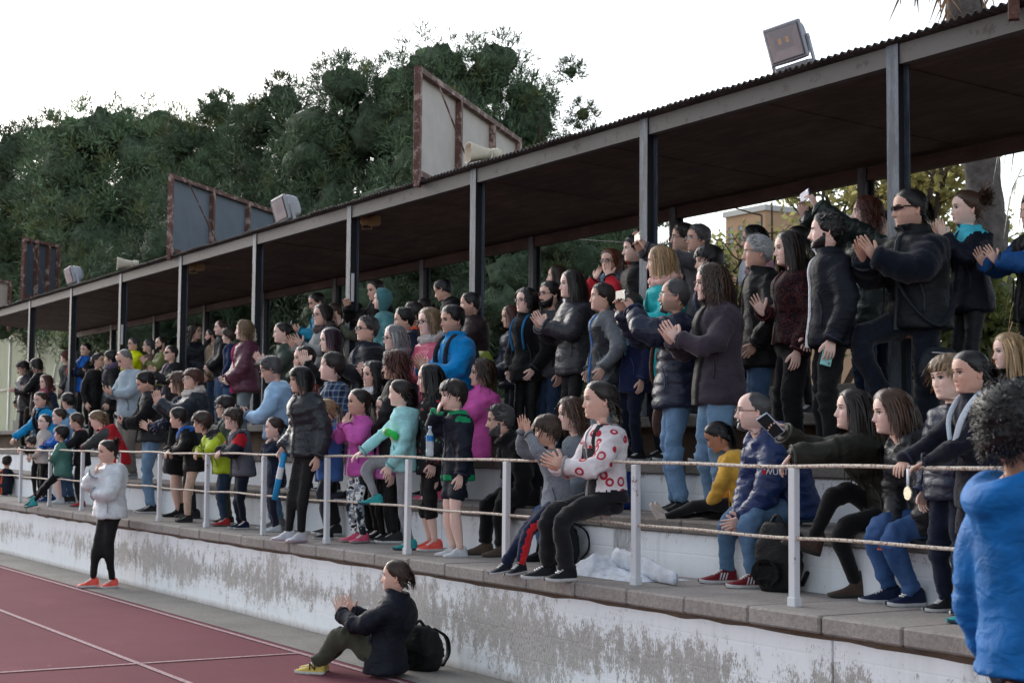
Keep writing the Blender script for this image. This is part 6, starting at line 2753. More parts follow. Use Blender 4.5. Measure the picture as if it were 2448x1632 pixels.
P('L11', 17, 1088, 0, 6.78, 'k', 'boy in navy tracksuit with orange piping sitting on the ledge at far left', top=dict(mats=[(DNAVY, 'nylon'), (C(220, 90, 40), 'nylon')], zone=[(lambda kf, vf, loc, fc, S: (np.abs(loc[:, 0]-.05) < .006) & (kf == 't'), 1)]), bot=T(DNAVY, 'jog'), hair='short', hairc='dark', arms='knee', seatz=.82, legs={1: (.05, .28, 0), -1: (.06, .26, 0)}, kpole={1: (.2, .6, 1), -1: (.2, .6, 1)}, yaw=110, head=(0, 5), lean=15)
P('L12', 206, 821, 3, 8.85, 'w', 'smiling woman in blue quilted vest with folded arms and sunglasses on her head', top=dict(mats=[(BLUE, 'nylon'), (BLK, 'nylon')], zone=[(sleeves, 1)], puff=.006, collar=.03, hem=.08), bot=SLIM(), hair='back', hairc='black', arms='cross', yaw=-22, head=(-8, 2), glasses='up sun', mouth='smile')
P('L13', 158, 840, 3, 8.95, 'w', 'woman with red curly hair in grey coat left of the blue vest', top=J(DGREY, hem=.12), bot=JNS(DJEAN), hair='curlyshort', hairc='red', arms='pocket', yaw=10, head=(10, 0), skin='fair')
P('L14', 177, 837, 3, 8.8, 'w', 'grey-haired woman with glasses and orange scarf in grey coat', top=J(C(90, 98, 104), hem=.14, k='knit'), bot=SLIM(), hair='bob', hairc='grey', hlen=.55, arms='down', yaw=-15, head=(-5, 0), glasses='thick', scarf=dict(c=C(170, 84, 54)), mouth='smile')
P('L15', 235, 844, 2, 8.1, 'w', 'woman in black with dark bun looking right behind the blue vest', top=J(BLK, hem=.1), bot=SLIM(), hair='bun', hairc='black', arms='down', yaw=-120, head=(-20, 0), glasses='thin')
P('L16', 265, 838, 2, 8.15, 'w', 'woman with short black hair and violet scarf behind the grey sweater man', top=J(COAL, hem=.12), bot=SLIM(), hair='pixie', hairc='black', arms='down', yaw=15, head=(5, 0), scarf=dict(c=C(90, 80, 100)))
P('L17', 286, 838, 1, 7.15, 'm', 'man in light grey sweater smiling down at his phone with sunglasses on his head', top=J(C(150, 166, 176), k='knit', hem=.05, wr=.007), bot=T(C(112, 106, 98), 'loose'), hair='bald', hairc='grey', arms='phone', yaw=-12, head=(-5, 30), glasses='up sun', mouth='smile', bulk=1.06, belly=.012, shoe=SH['grey'])
P('L18', 319, 806, 3, 8.7, 'm', 'man with glasses in fluorescent yellow long-sleeved top', top=J(YEL, k='nylon', hem=.03, collar=.012), bot=SLIM(), hair='crop', hairc='darkgrey', arms='cross', yaw=5, head=(-2, 0), glasses='thin', bulk=1.03)
P('L19', 356, 811, 3, 8.85, 'm', 'older man with grey hair and glasses behind the yellow top', top=J(C(92, 70, 58), hem=.1), bot=T(COAL), hair='short', hairc='darkgrey', arms='down', yaw=20, head=(5, 0), glasses='thin')
P('L20', 384, 805, 3, 8.65, 'm', 'balding bearded man in olive jacket clapping by the left columns', top=J(C(104, 108, 62), hem=.06), bot=T(COAL), hair='reced', hairc='dark', arms='clap', yaw=-5, head=(-5, 2), beard='full', mouth='smile')
P('L21', 409, 826, 2, 8.1, 'w', 'woman in dark jacket and sunglasses with hands together near the bearded man', top=J(COAL, hood=.9, zip=C(120, 70, 140)), bot=SLIM(), hair='back', hairc='dark', arms=(('clap', (.0, 0, .03)), ('clap', (0, 0, .03))), yaw=5, head=(0, 0), glasses='sun')
P('L22', 337, 892, 0, 6.62, 'm', 'man in black padded vest and faded jeans looking down at a phone', top=dict(mats=[(C(46, 48, 52), 'nylon'), (BLK, 'fleece')], zone=[(sleeves, 1)], puff=.006, collar=.02, hem=.02), bot=JNS(LJEAN), hair='quiff', hairc='black', arms=(('phone', (0, .02, -.02)), ('phone', (0, .02, -.02))), yaw=22, head=(8, 28), stubble=.35, shoe=SH['blkw'], skin='tan')
P('L23', 426, 889, 0, 6.72, 'w', 'woman with brown hair in black coat over a dotted blouse clapping low', top=dict(mats=[(BLK, 'cotton'), (C(30, 36, 56), 'dots')], zone=[(sleeves, 1), (placket(.03), 1)], hem=.12), bot=T(BLK, 'skirt', len=.9), bare_leg=True, hair='bobfringe', hairc='chestnut', arms=(('clapL', (.02, .03, -.04)), ('clapL', (.02, .03, -.04))), yaw=30, head=(5, 2), shoe=(BLK, BLK, 'boot'))
P('L24', 463, 882, 0, 6.76, 'w', 'woman with short plum hair, white glasses and pale scarf clapping', top=PF(C(28, 36, 46), hood=.9, hem=.1), bot=SLIM(COAL), hair='pixie', hairc='auburn', arms=(('claphi', (.01, .06, -.04)), ('claphi', (.01, .06, -.04))), yaw=18, head=(-8, -4), glasses='white', scarf=dict(c=C(186, 180, 172)), shoe=SH['blk'])
P('L25', 423, 974, 0, 6.26, 'k', 'boy with blue goggles and blue hood leaning over the rail in beige trousers', top=dict(mats=[(BLK, 'nylon'), (C(20, 90, 170), 'nylon')], zone=[(lambda kf, vf, loc, fc, S: (loc[:, 2] > -.05) & (kf == 't'), 1)], hood=1.1), bot=T(C(206, 176, 156), 'jean'), hair='short', hairc='black', arms='rest', rail={1: .12, -1: -.08}, lean=26, yaw=20, pf=-.05, head=(10, 8), glasses='up blue sun', shoe=SH['blk'])
P('L26', 480, 984, 0, 6.2, 'k', 'boy in lime green jacket with black shoulders leaning far over the rail', top=dict(mats=[(LIME, 'nylon'), (COAL, 'nylon')], zone=[(lambda kf, vf, loc, fc, S: (loc[:, 2] > -.05) & (loc[:, 1] < .02), 1)], hood=1, puff=.003), bot=JNS(DJEAN), hair='fringe', hairc='brown', arms='rest', rail={1: .2, -1: -.1}, lean=40, yaw=18, head=(15, 8), shoe=SH['red'])
# ---------------- behind the middle left
P('M1', 467, 775, 3, 9.3, 'w', 'person with brown hair in dark padded coat turned right beside a column', top=PF(DNAVY, hem=.1), bot=SLIM(), hair='bob', hairc='brown', arms='pocket', yaw=-130, head=(-10, 0))
P('M2', 505, 785, 3, 8.9, 'm', 'man with full black beard in beige jacket over grey shirt', top=dict(mats=[(C(128, 108, 84), 'cotton'), (C(70, 74, 80), 'cotton')], zone=[(placket(.05), 1)], hem=.05), bot=JNS(DJEAN), hair='crop', hairc='black', arms='pocket', yaw=10, head=(5, 4), beard='full', skin='tan')
P('M3', 528, 765, 3, 8.72, 'm', 'fair man in black jacket between the bearded man and the boy', top=J(BLK, collar=.02, hem=.05, zip=C(90, 90, 90)), bot=JNS(), hair='reced', hairc='brown', arms='clasp', yaw=5, head=(8, 0), skin='fair', stubble=.2)
P('M4', 546, 784, 3, 8.6, 't', 'boy with mop of brown hair in navy hooded coat', top=J(C(22, 40, 76), k='cotton', hood=1, hem=.12), bot=JNS(), hair='fringe', hairc='brown', arms='pocket', yaw=20, head=(5, 0), skin='pale')
P('M5', 584, 766, 2, 8.15, 'w', 'woman with curly reddish ponytail in maroon quilted jacket', top=PF(MAROON, hood=.9, hem=.06, zip=C(190, 50, 100)), bot=T(C(112, 122, 128), 'slim', 'cotton'), hair='curlylong', hairc='darkblond', arms='clasp', yaw=5, head=(12, 0), skin='pale', hlen=.8, bulk=1.06)
P('M6', 673, 771, 2, 8.1, 't', 'girl with dark ponytail in green bomber jacket clapping', top=J(C(62, 74, 66), hem=.03, collar=.012), bot=SLIM(), hair='pony', hairc='dark', arms='clap', yaw=-2, head=(2, 2), mouth='smile', skin='fair')
P('M7', 750, 700, 3, 8.9, 'm', 'bearded man in teal jacket holding a white phone under the roof', top=J(TEAL, hood=1), bot=JNS(), hair='crop', hairc='black', arms=(('phone', (0, .0, .05)), ('phone', (0, 0, .05))), yaw=12, head=(5, 18), beard='full', skin='tan')
P('M8', 770, 728, 2, 8.25, 'w', 'woman with thin glasses in grey coat clapping with spread hands', top=J(C(140, 142, 142), k='cotton', hood=1, hem=.1), bot=SLIM(), hair='bob', hairc='dark', hlen=.6, arms='open', yaw=0, head=(-4, 0), glasses='thin', scarf=dict(c=C(70, 58, 58), tail=False))
P('M9', 797, 724, 3, 8.95, 'w', 'woman in dark puffer half hidden behind the woman in grey', top=PF(COAL), bot=SLIM(), hair='pony', hairc='brown', arms='down', yaw=10, head=(8, 6))
P('M10', 847, 724, 3, 8.7, 'w', 'woman with sunglasses on her head in olive parka clapping', top=J(OLIVE, k='cotton', collar=.02, hem=.1), bot=SLIM(), hair='curlylong', hairc='dark', arms='claphi', yaw=2, head=(0, 0), glasses='up sun', hlen=.8, skin='fair')
P('M12', 878, 756, 1, 7.45, 'm', 'grey-haired man with dark glasses and navy vest clapping', top=dict(mats=[(C(28, 34, 46), 'nylon'), (C(20, 22, 28), 'cotton')], zone=[(sleeves, 1)], puff=.004, collar=.02), bot=T(COAL), hair='messy', hairc='darkgrey', arms='clap', yaw=8, head=(5, 2), glasses='thick', mouth='smile', bulk=1.08)
P('M13', 787, 785, 1, 7.4, 'w', 'woman with smooth purple hair in black coat clapping', top=J(BLK, k='fleece', hem=.1, collar=.015), bot=SLIM(), hair='long', hairc='purple', hlen=.8, arms=(('claphi', (0, 0, -.03)), ('claphi', (0, 0, -.03))), yaw=8, head=(4, 3), skin='pale', glasses='up sun')
P('M14', 728, 828, 1, 7.3, 'k', 'child in red jacket almost hidden behind the man in the blue shirt', top=J(C(214, 44, 50)), bot=T(NAVY), hair='short', hairc='dark', arms='down', yaw=5)
P('M15', 637, 854, 0, 6.62, 'm', 'grey-haired man with glasses in light blue shirt checking a phone', top=J(C(150, 184, 214), k='cotton', hem=-.02, collar=.012, wr=.009), bot=JNS(LJEAN), hair='messy', hairc='darkgrey', arms=('phone', 'phone'), yaw=25, head=(5, 22), glasses='thick', stubble=.3, shoe=SH['grey'], skin='tan', bulk=1.04)
P('M16', 716, 876, 0, 6.02, 'w', 'smiling woman with black fringe in black quilted puffer leaning back on the rail', top=PF(C(34, 38, 44), hood=1, hem=.03, zip=C(90, 90, 95)), bot=SLIM(), hair='longfringe', hairc='black', hlen=.8, arms=('down', ('down', (.0, .06, .06))), yaw=-2, head=(8, 4), lean=4, mouth='smile', shoe=(C(196, 196, 204), C(170, 150, 160), 'laces'), legs={1: (.03, .06, 0), -1: (.05, .09, 0)}, skin='light')
P('M17', 795, 842, 0, 6.78, 't', 'teenage boy in dark plaid shirt over pale tee looking left', top=dict(mats=[(C(46, 66, 96), 'plaid'), (C(160, 164, 168), 'cotton')], zone=[(placket(.035), 1)], hem=.06, collar=.012), bot=T(COAL), hair='short', hairc='dark', arms='down', yaw=22, head=(8, 0), skin='fair')
P('M18', 775, 953, 0, 6.4, 'k', 'blonde girl with glasses in blue tee over black sleeves behind the rail', top=dict(mats=[(C(84, 130, 200), 'cotton'), (BLK, 'nylon')], zone=[(up_arm(.11, 2), 1)], hem=.08), bot=T(C(60, 66, 76), 'slim', 'nylon'), hair='pony', hairc='blond', arms=(('rest', (.02, 0, -.05)), 'down'), yaw=22, head=(10, 8), glasses='thin', skin='pale', legs={1: (.05, -.1, .28), -1: (.05, .0, 0)}, shoe=SH['blkw'])
P('M19', 536, 947, 0, 6.6, 'k', 'boy with dark glasses in green-grey coat behind the curly-haired boy', top=J(C(66, 78, 72), hood=1), bot=T(KHAKI), hair='fringe', hairc='black', arms='down', yaw=10, head=(5, 4), glasses='thick')
P('M20', 558, 977, 0, 6.3, 'k', 'curly-haired boy in grey vest with red and navy sleeves leaning on the rail', top=dict(mats=[(C(92, 92, 100), 'nylon'), (DNAVY, 'nylon'), (RED, 'nylon')], zone=[(sleeves, 1), (up_arm(-.1, .085), 2)], hood=1.1, puff=.003, hem=.06), bot=T(DNAVY, 'reg'), hair='curlyshort', hairc='brown', arms='rest', rail={1: .02, -1: -.12}, lean=16, yaw=5, head=(5, 0), shoe=SH['navy'], skin='fair')
P('M21', 655, 996, 0, 6.5, 's', 'small girl in navy coat with hands at her mouth beside the puffer woman', top=J(C(24, 32, 52), hem=.1, k='cotton'), bot=T(C(34, 34, 52), 'reg'), hair='pony', hairc='brown', arms='mouth', yaw=22, head=(8, 4), skin='fair', shoe=SH['white'])
P('M22', 858, 929, 0, 6.5, 'k', 'girl in pink zip jacket cupping her hands at her mouth', top=J(C(206, 96, 178), k='fleece', collar=.02, zip=C(220, 190, 210)), bot=T(C(150, 160, 172), 'slim', 'marble'), hair='pony', hairc='dark', arms=(('mouth', (.03, .03, .0), 'flat'), ('mouth', (.03, .03, 0), 'flat')), yaw=0, head=(8, 2), skin='tan', shoe=SH['pinks'])
P('M23', 893, 864, 0, 6.8, 'w', 'laughing woman with black curls and white scarf', top=J(BLK, hem=.1), bot=SLIM(), hair='curlylong', hairc='black', arms='clasp', yaw=-5, head=(-2, 3), mouth='smile', scarf=dict(c=C(205, 206, 208)), glasses='up sun')
# ---------------- centre
P('C1', 894, 668, 3, 8.75, 'm', 'man in black leaning out from behind a column under the roof', top=J(BLK, collar=.02), bot=T(BLK), hair='crop', hairc='dark', arms=('down', ('photo', (.05, 0, 0))), yaw=5, head=(5, 10), skin='light')
P('C2', 912, 694, 3, 8.6, 'm', 'man with short white beard and teal hood pulled over his head', top=J(C(74, 124, 128), k='cotton', hood=.6, hem=.08), bot=JNS(), hair='none', hairc='grey', hoodup=C(74, 124, 128), arms='pocket', yaw=8, head=(5, 4), stubble=.25, skin='fair')
P('C3', 963, 737, 2, 8.0, 't', 'boy with thick dark hair in navy top left of the pink jacket', top=J(NAVY, collar=.01), bot=T(COAL), hair='quiff', hairc='black', arms='down', yaw=15, head=(15, 4), skin='light')
P('C4', 988, 722, 2, 8.3, 't', 'boy with cropped hair and orange collar behind the pink jacket', top=dict(mats=[(NAVY, 'nylon'), (C(230, 90, 50), 'nylon')], zone=[(lambda kf, vf, loc, fc, S: loc[:, 2] > .0, 1)], collar=.012), bot=T(COAL), hair='short', hairc='dark', arms='down', yaw=10, head=(10, 0))
P('C5', 1050, 670, 3, 8.75, 'm', 'man with receding long hair and glasses bending down in black jacket', top=J(BLK, collar=.02, hem=.1), bot=T(BLK), hair='reced', hairc='black', arms='down', yaw=40, lean=24, head=(5, 22), glasses='thick', skin='tan', bulk=1.1)
P('C6', 1011, 714, 3, 8.9, 'w', 'woman with sunglasses on dark hair mostly hidden below the bending man', top=J(COAL), bot=SLIM(), hair='pony', hairc='dark', arms='down', yaw=15, head=(15, 5), glasses='up sun')
P('C7', 1121, 698, 2, 8.25, 'm', 'man with sunglasses on his head in dark brown jacket behind the backpack man', top=J(C(44, 32, 34), collar=.02, hem=.06), bot=T(COAL), hair='crop', hairc='black', arms='cross', yaw=18, head=(10, 5), glasses='up sun', stubble=.45, skin='tan')
P('C8', 1025, 737, 1, 7.55, 'w', 'woman with wavy fair hair and dark glasses in pink quilted jacket', top=PF(PINK, hem=.06), bot=SLIM(), hair='wavy', hairc='darkblond', hlen=.75, arms='cross', yaw=-4, head=(-4, 0), glasses='thick', scarf=dict(c=C(180, 172, 168), tail=False), mouth='smile', skin='fair')
P('C9', 1078, 730, 1, 7.35, 'm', 'man in bright turquoise fleece with backpack straps clapping', top=J(C(10, 126, 190), k='fleece', collar=.03, hem=.05, zip=C(190, 200, 60), zrange=(.6, .95), zw=.0035), bot=JNS(), hair='short', hairc='black', arms=(('clap', (0, 0, -.04)), ('clap', (0, 0, -.04))), yaw=5, head=(0, 6), stubble=.3, skin='tan')
P('C10', 942, 778, 1, 7.3, 'w', 'woman with ash-blonde bob, glasses and grey scarf clapping', top=J(C(48, 52, 58), k='knit', hem=.1), bot=SLIM(), hair='bob', hairc='grey', hlen=.62, arms='clap', yaw=10, head=(4, 2), glasses='thick', scarf=dict(c=C(140, 146, 150)), skin='fair')
P('C11', 942, 840, 0, 6.8, 'w', 'woman with dark red curls in black hooded coat turned left', top=J(BLK, hood=1, hem=.12), bot=SLIM(), hair='curly', hairc='auburn', arms='clasp', yaw=35, head=(5, 2), skin='light')
P('C13', 954, 907, 0, 6.38, 't', 'girl in mint hoodie and grey leggings with one foot up on the rail', top=J(MINT, k='cotton', hood=1, hem=.05, wr=.009), bot=T(C(140, 142, 146), 'slim', 'cotton'), hair='pony', hairc='dark', arms=(('down', (-.03, .06, .02)), ('knee', (0, .02, .03))), yaw=14, head=(12, 4), legs={1: (.06, -.04, 0), -1: (.02, .16, .26)}, kpole={-1: (.3, 1, .8), 1: (.1, 1, .2)}, shoe=SH['teal'], skin='pale')
P('C14', 1025, 870, 0, 6.55, 't', 'smiling girl with long black hair in dark floral jacket', top=J(C(26, 30, 34), k='floral', hood=.9, hem=.1), bot=T(BLK, 'capri', 'nylon', len=.74), hair='long', hairc='black', hlen=1.3, arms=('down', ('phone', (.03, .02, -.05))), yaw=8, head=(8, 2), mouth='smile', bare_leg=True, legk=.84, shoe=SH['coral'], skin='fair')
P('C15', 1080, 909, 0, 6.36, 'k', 'boy in navy tracksuit top with green trim and shorts rubbing his nose', top=dict(mats=[(DNAVY, 'nylon'), (C(20, 140, 90), 'nylon')], zone=[(lambda kf, vf, loc, fc, S: loc[:, 2] > -.002, 1), (hemband, 1), (lambda kf, vf, loc, fc, S: ((kf == 'L') | (kf == 'R')) & (loc[:, 2] > -.045) & (vf < .12), 1)], collar=.02), bot=T(DNAVY, 'short', 'nylon', len=.4), bare_leg=True, hair='fringe', hairc='dark', arms=('down', ('mouth', (.01, .03, .06))), yaw=14, head=(6, 6), shoe=SH['white'], skin='fair')
P('C16', 1153, 843, 1, 7.5, 'w', 'woman with brown curls in pink rain jacket sitting clapping behind the bearded man', seatz=1.6, H=1.74, autolean=True, legs={1: (.06, .2, 0), -1: (.06, .22, 0)}, top=J(HOTPINK, hood=.9, collar=.02, hem=.06, wr=.01), bot=SLIM(), hair='curly', hairc='brown', hlen=.6, arms=('clap', 'clap'), yaw=18, head=(0, -2), skin='light', shoe=SH['pinks'])
P('C17', 1218, 730, 2, 8.35, 'w', 'woman with auburn hair in navy puffer peeking out left of the black zip jacket', top=PF(NAVY), bot=SLIM(DNAVY), hair='long', hairc='auburn', arms='clasp', yaw=5, head=(5, 5))
P('C18', 1259, 689, 2, 7.98, 'w', 'woman with red glasses in black zip jacket and blue backpack straps', top=J(BLK, k='fleece', collar=.025, hem=.06, zip=C(60, 60, 64), zrange=(.7, 1)), bot=SLIM(), hair='curlylong', hairc='black', hlen=.7, arms='pocket', yaw=-2, head=(6, 2), glasses='red', mouth=0, skin='fair')
P('C19', 1193, 967, 0, 6.8, 'm', 'seated man with grey-flecked hair and beard in black coat holding a phone', top=J(BLK, k='fleece', collar=.03, hem=.03, zip=C(30, 30, 32)), bot=T(BLK, 'reg'), hair='messy', hairc='darkgrey', arms=(('lap', (0, .0, .0)), ('lap', (0, 0, 0))), yaw=12, head=(18, 4), beard='full', beardc='darkgrey', seatz=1.2, H=1.8, autolean=True, legs={1: (.08, .22, 0), -1: (.07, .26, 0)}, shoe=SH['brown'])
P('C20', 922, 944, 0, 6.72, 'k', 'girl with glasses half hidden behind the mint hoodie holding a phone', top=J(C(190, 110, 170)), bot=SLIM(), hair='back', hairc='dark', arms=('down', ('phone', (.03, .03, .06))), yaw=5, head=(0, 4), glasses='thin', skin='fair')
# ---------------- right of centre, upper steps
P('D1', 1332, 634, 3, 8.9, 'w', 'woman with brown hair standing behind the grey puffer', top=J(COAL), bot=SLIM(), hair='long', hairc='brown', arms='down', yaw=5, head=(8, 2))
P('D2', 1313, 674, 2, 8.15, 'm', 'man with black beard and glasses left of the grey puffer', top=J(C(60, 62, 66), k='cotton', hood=.8), bot=JNS(DJEAN), hair='short', hairc='black', arms='down', yaw=8, head=(10, 2), beard='full', glasses='red', mouth='smile')
P('D3', 1366, 647, 2, 7.98, 'w', 'woman with straight dark hair in dark grey quilted jacket clapping', top=PF(C(46, 46, 52), hem=.07, collar=.02, pitch=.03, puff=.0045), bot=SLIM(), hair='long', hairc='dark', hlen=1.15, arms='clap', yaw=4, head=(10, 2), skin='fair')
P('D4', 1460, 595, 3, 8.85, 'w', 'woman with copper hair and glasses shading her face with both hands', top=dict(mats=[(C(40, 46, 58), 'nylon'), (C(186, 36, 48), 'knit')], zone=[(up_arm(.12, 2), 1)], hem=.08), bot=SLIM(), hair='long', hairc='red', hlen=.9, arms=(('mouth', (.06, .02, .04), 'flat'), ('mouth', (.08, -.02, .04), 'flat')), yaw=-8, head=(-4, 0), glasses='thick', scarf=dict(c=C(100, 122, 140), tail=False), skin='light')
P('D5', 1514, 564, 3, 8.75, 'm', 'tall man with blue sunglasses on his head in black jacket', top=J(BLK, collar=.02, hem=.06, zip=C(160, 40, 44), zrange=(.7, 1), zw=.006), bot=T(COAL), hair='short', hairc='black', arms='down', yaw=12, head=(12, 2), glasses='up blue sun', stubble=.2, skin='fair')
P('D6', 1439, 678, 2, 7.85, 't', 'boy in two-tone grey hooded jacket with blue zip, hand in pocket', top=dict(mats=[(C(44, 46, 50), 'nylon'), (C(98, 104, 110), 'nylon')], zone=[(yoke, 1), (sleeves, 1)], hood=1, hem=.08, zip=C(30, 110, 190)), bot=T(C(150, 160, 166), 'reg'), hair='short', hairc='dark', arms='pocket', yaw=4, head=(8, 0), skin='light')
P('D7', 1576, 589, 2, 8.2, 'w', 'woman with long blonde hair and pink chunky scarf in turquoise coat', top=J(C(30, 168, 172), k='nylon', hem=.14), bot=SLIM(DNAVY), hair='long', hairc='blond', hlen=1.15, arms=(('clap', (.01, .0, -.05)), ('clap', (.01, .0, -.05))), yaw=14, head=(14, 2), scarf=dict(c=C(214, 170, 160), tail=False), skin='light')
P('D8', 1614, 667, 1, 7.5, 'm', 'balding man with glasses in navy puffer filming with a phone', top=PF(C(24, 32, 54), hood=.9, hem=.07, pitch=.05), bot=JNS(C(98, 128, 158), 'jean'), hair='reced', hairc='darkgrey', arms=(('photo', (-.015, .0, .055)), ('photo', (.0, .03, .055))), yaw=22, head=(4, -4), glasses='white', beard='goatee', beardc='darkgrey', stubble=.4, bulk=1.05, shoe=SH['blk'], skin='tan')
P('D9', 1697, 631, 1, 7.35, 'w', 'woman with glasses and curly ponytail in dark plum parka clapping', top=J(C(58, 50, 60), k='cotton', collar=.025, hem=.07, hood=.7, wr=.01, zip=C(20, 18, 20), zw=.03), bot=JNS(LJEAN), hair='curlylong', hairc='brown', hlen=1.1, arms=(('clap', (.0, .0, -.01)), ('clap', (.0, .0, -.01))), yaw=14, head=(10, 2), glasses='red', bulk=1.12, skin='fair', shoe=SH['brown'])
P('D10', 1633, 534, 3, 8.95, 'm', 'man with glasses standing behind the man filming sideways', top=J(C(40, 42, 46)), bot=T(COAL), hair='short', hairc='dark', arms='down', yaw=8, head=(10, 0), glasses='red')
P('D11', 1669, 537, 3, 8.8, 'm', 'older man with glasses in grey hoodie filming sideways past a column', top=J(C(80, 78, 82), k='cotton', hood=1.1, hem=.06), bot=T(COAL), hair='short', hairc='darkgrey', arms=(('photo', (-.02, .1, .06)), ('photo', (.0, .14, .06))), yaw=32, head=(-5, 0), glasses='white', skin='tan')
P('D12', 1691, 588, 2, 8.2, 'w', 'woman with short black hair looking left behind the plum parka', top=J(NAVY), bot=SLIM(), hair='pixie', hairc='black', arms='down', yaw=12, head=(8, 3), skin='light')
P('D13', 1533, 545, 3, 9.6, 'm', 'man almost hidden behind the fifth column', top=J(COAL), bot=T(COAL), hair='reced', hairc='dark', arms='down', yaw=5, head=(5, 0))
P('D14', 1507, 700, 2, 8.0, 't', 'child in navy hoodie with pale blue triangle behind the filming man', top=dict(mats=[(C(22, 30, 62), 'cotton'), (C(130, 200, 222), 'cotton')], zone=[(lambda kf, vf, loc, fc, S: (np.abs(loc[:, 0]-.02) < (loc[:, 2]+.2)*.45) & (loc[:, 1] > 0) & (loc[:, 2] < -.08) & (kf == 't'), 1)], hem=.1, hood=.8), bot=T(C(20, 26, 44)), hair='short', hairc='dark', arms='down', yaw=8)
# ---------------- upper right
P('E1', 1807, 563, 2, 8.0, 'm', 'old man with thick white hair in black jacket facing left', top=J(BLK, collar=.03, hem=.1, hood=.5), bot=JNS(), hair='messy', hairc='white', arms='pocket', yaw=20, head=(10, 4), skin='tan', bulk=1.1, nose=1.15)
P('E2', 1881, 554, 2, 7.9, 'w', 'smiling woman with long dark hair in wine red bomber jacket', top=dict(mats=[(C(92, 34, 38), 'leopard'), (BLK, 'cotton')], zone=[(placket(.024), 1)], hem=.0, collar=.0), bot=T(BLK, 'loose'), hair='long', hairc='dark', hlen=1.1, arms=('down', ('clap', (.02, -.06, -.05))), yaw=12, head=(6, 2), mouth='smile', skin='fair')
P('E3', 1799, 539, 3, 9.1, 'w', 'woman with black hair and pale scarf behind the white-haired man', top=J(C(170, 130, 140)), bot=SLIM(), hair='long', hairc='black', arms='down', yaw=25, head=(10, 2), scarf=dict(c=C(190, 196, 200)))
P('E4', 1906, 540, 3, 9.0, 'w', 'woman with black hair tied back behind the wine red jacket', top=J(BLK), bot=SLIM(), hair='pony', hairc='black', arms='down', yaw=10, head=(15, 5), skin='tan')
P('E5', 1973, 512, 2, 7.88, 'm', 'young man with black quiff and beard in navy jacket with white zip edge', top=J(C(14, 18, 30), hem=.05, collar=.025, zip=C(220, 224, 230), zw=.008, wr=.006), bot=T(BLK, 'reg'), hair='quiff', hairc='black', arms=('down', 'pocket'), yaw=20, head=(10, -2), beard='full', skin='fair', shoe=SH['blk'])
P('E6', 2071, 473, 3, 8.95, 'w', 'woman with auburn curls in green-black puffer holding a phone high', top=PF(C(26, 36, 34), hem=.12, pitch=.055), bot=JNS(DJEAN), hair='curly', hairc='auburn', hlen=.6, arms=(('photohi', (.0, .2, .06)), ('photohi', (.02, .2, .02))), yaw=32, head=(8, -2), skin='fair')
P('E7', 2117, 504, 3, 9.1, 't', 'girl with fair skin peering out beside the front column', top=J(NAVY), bot=SLIM(NAVY), hair='back', hairc='brown', arms='down', yaw=0, head=(5, 0), skin='pale')
P('E8', 2170, 452, 2, 8.3, 'm', 'man in wraparound sunglasses and black padded vest clapping with one leg raised', top=dict(mats=[(C(20, 24, 28), 'nylon'), (C(16, 22, 34), 'fleece')], zone=[(sleeves, 1)], puff=.004, pitch=.05, collar=.035, hem=.03), bot=T(C(16, 22, 34), 'reg', 'cotton'), hair='pony', hairc='black', hlen=.5, arms=(('clap', (.0, .04, .03)), ('clap', (.0, .04, .03))), yaw=10, head=(14, 2), glasses='sun', stubble=.25, legs={1: (.06, -.02, 0), -1: (.05, .13, .21)}, skin='tan', bulk=1.06, shoe=SH['blk'])
P('E9', 2308, 456, 3, 8.85, 't', 'girl with curly bun in navy and turquoise jacket with hands pressed together', top=dict(mats=[(C(16, 20, 34), 'nylon'), (C(70, 190, 210), 'nylon')], zone=[(lambda kf, vf, loc, fc, S: (loc[:, 2] > -.06) & (loc[:, 1] > -.03) & (kf == 't'), 1)], collar=.02, hem=.06), bot=T(C(34, 36, 40), 'slim', 'nylon'), hair='curlybun', hairc='chestnut', arms=(('claphi', (0, -.02, -.02)), ('claphi', (0, -.02, -.02))), yaw=20, head=(8, 4), skin='pale')
P('E10', 2470, 470, 3, 8.9, 'm', 'person in black and blue jacket clapping at the right edge', top=dict(mats=[(BLK, 'nylon'), (C(20, 72, 128), 'nylon')], zone=[(sleeves, 1)], puff=.005, hem=.1), bot=T(BLK), hair='short', hairc='dark', arms=(('clap', (.03, .06, -.02)), ('clap', (.03, .06, -.02))), yaw=20, head=(5, 0))
# ---------------- seated and leaning at the right
P('E11', 1799, 936, 0, 6.88, 'm', 'seated balding man with goatee in royal blue quilted jacket and jeans clapping', top=PF(C(20, 44, 92), hood=1.1, hem=.03, pitch=.036, puff=.005), bot=dict(JNS(C(74, 102, 130)), wr=.006), hair='bald', hairc='darkgrey', arms=(('lapclap', (0, .0, .02)), ('lapclap', (0, 0, .0))), yaw=16, head=(14, 0), beard='goatee', beardc='darkgrey', glasses='red', seatz=1.2, H=1.78, autolean=True, legs={1: (.10, .22, 0), -1: (.11, .24, 0)}, feet={1: (-6, 0), -1: (-6, 0)}, shoe=SH['wine'], stubble=.2, skin='fair')
P('E12', 2040, 930, 0, 6.95, 'w', 'seated young woman with very long dark hair filming with a phone, legs crossed', top=J(DKHAKI, hood=.9, hem=.06, collar=.02, puff=.004, pitch=.06), bot=T(BLK, 'slim', 'cotton'), hair='long', hairc='dark', hlen=1.6, arms=('rest', ('photo', (.05, .02, .17))), rail={1: -.1}, yaw=26, head=(0, -2), seatz=1.2, H=1.72, autolean=True, legs={-1: (.02, .30, .15), 1: (.06, .16, 0)}, kpole={-1: (-.2, 1, .9), 1: (.1, 1, .8)}, feet={-1: (0, -18), 1: (5, 0)}, shoe=SH['boot'], skin='fair')
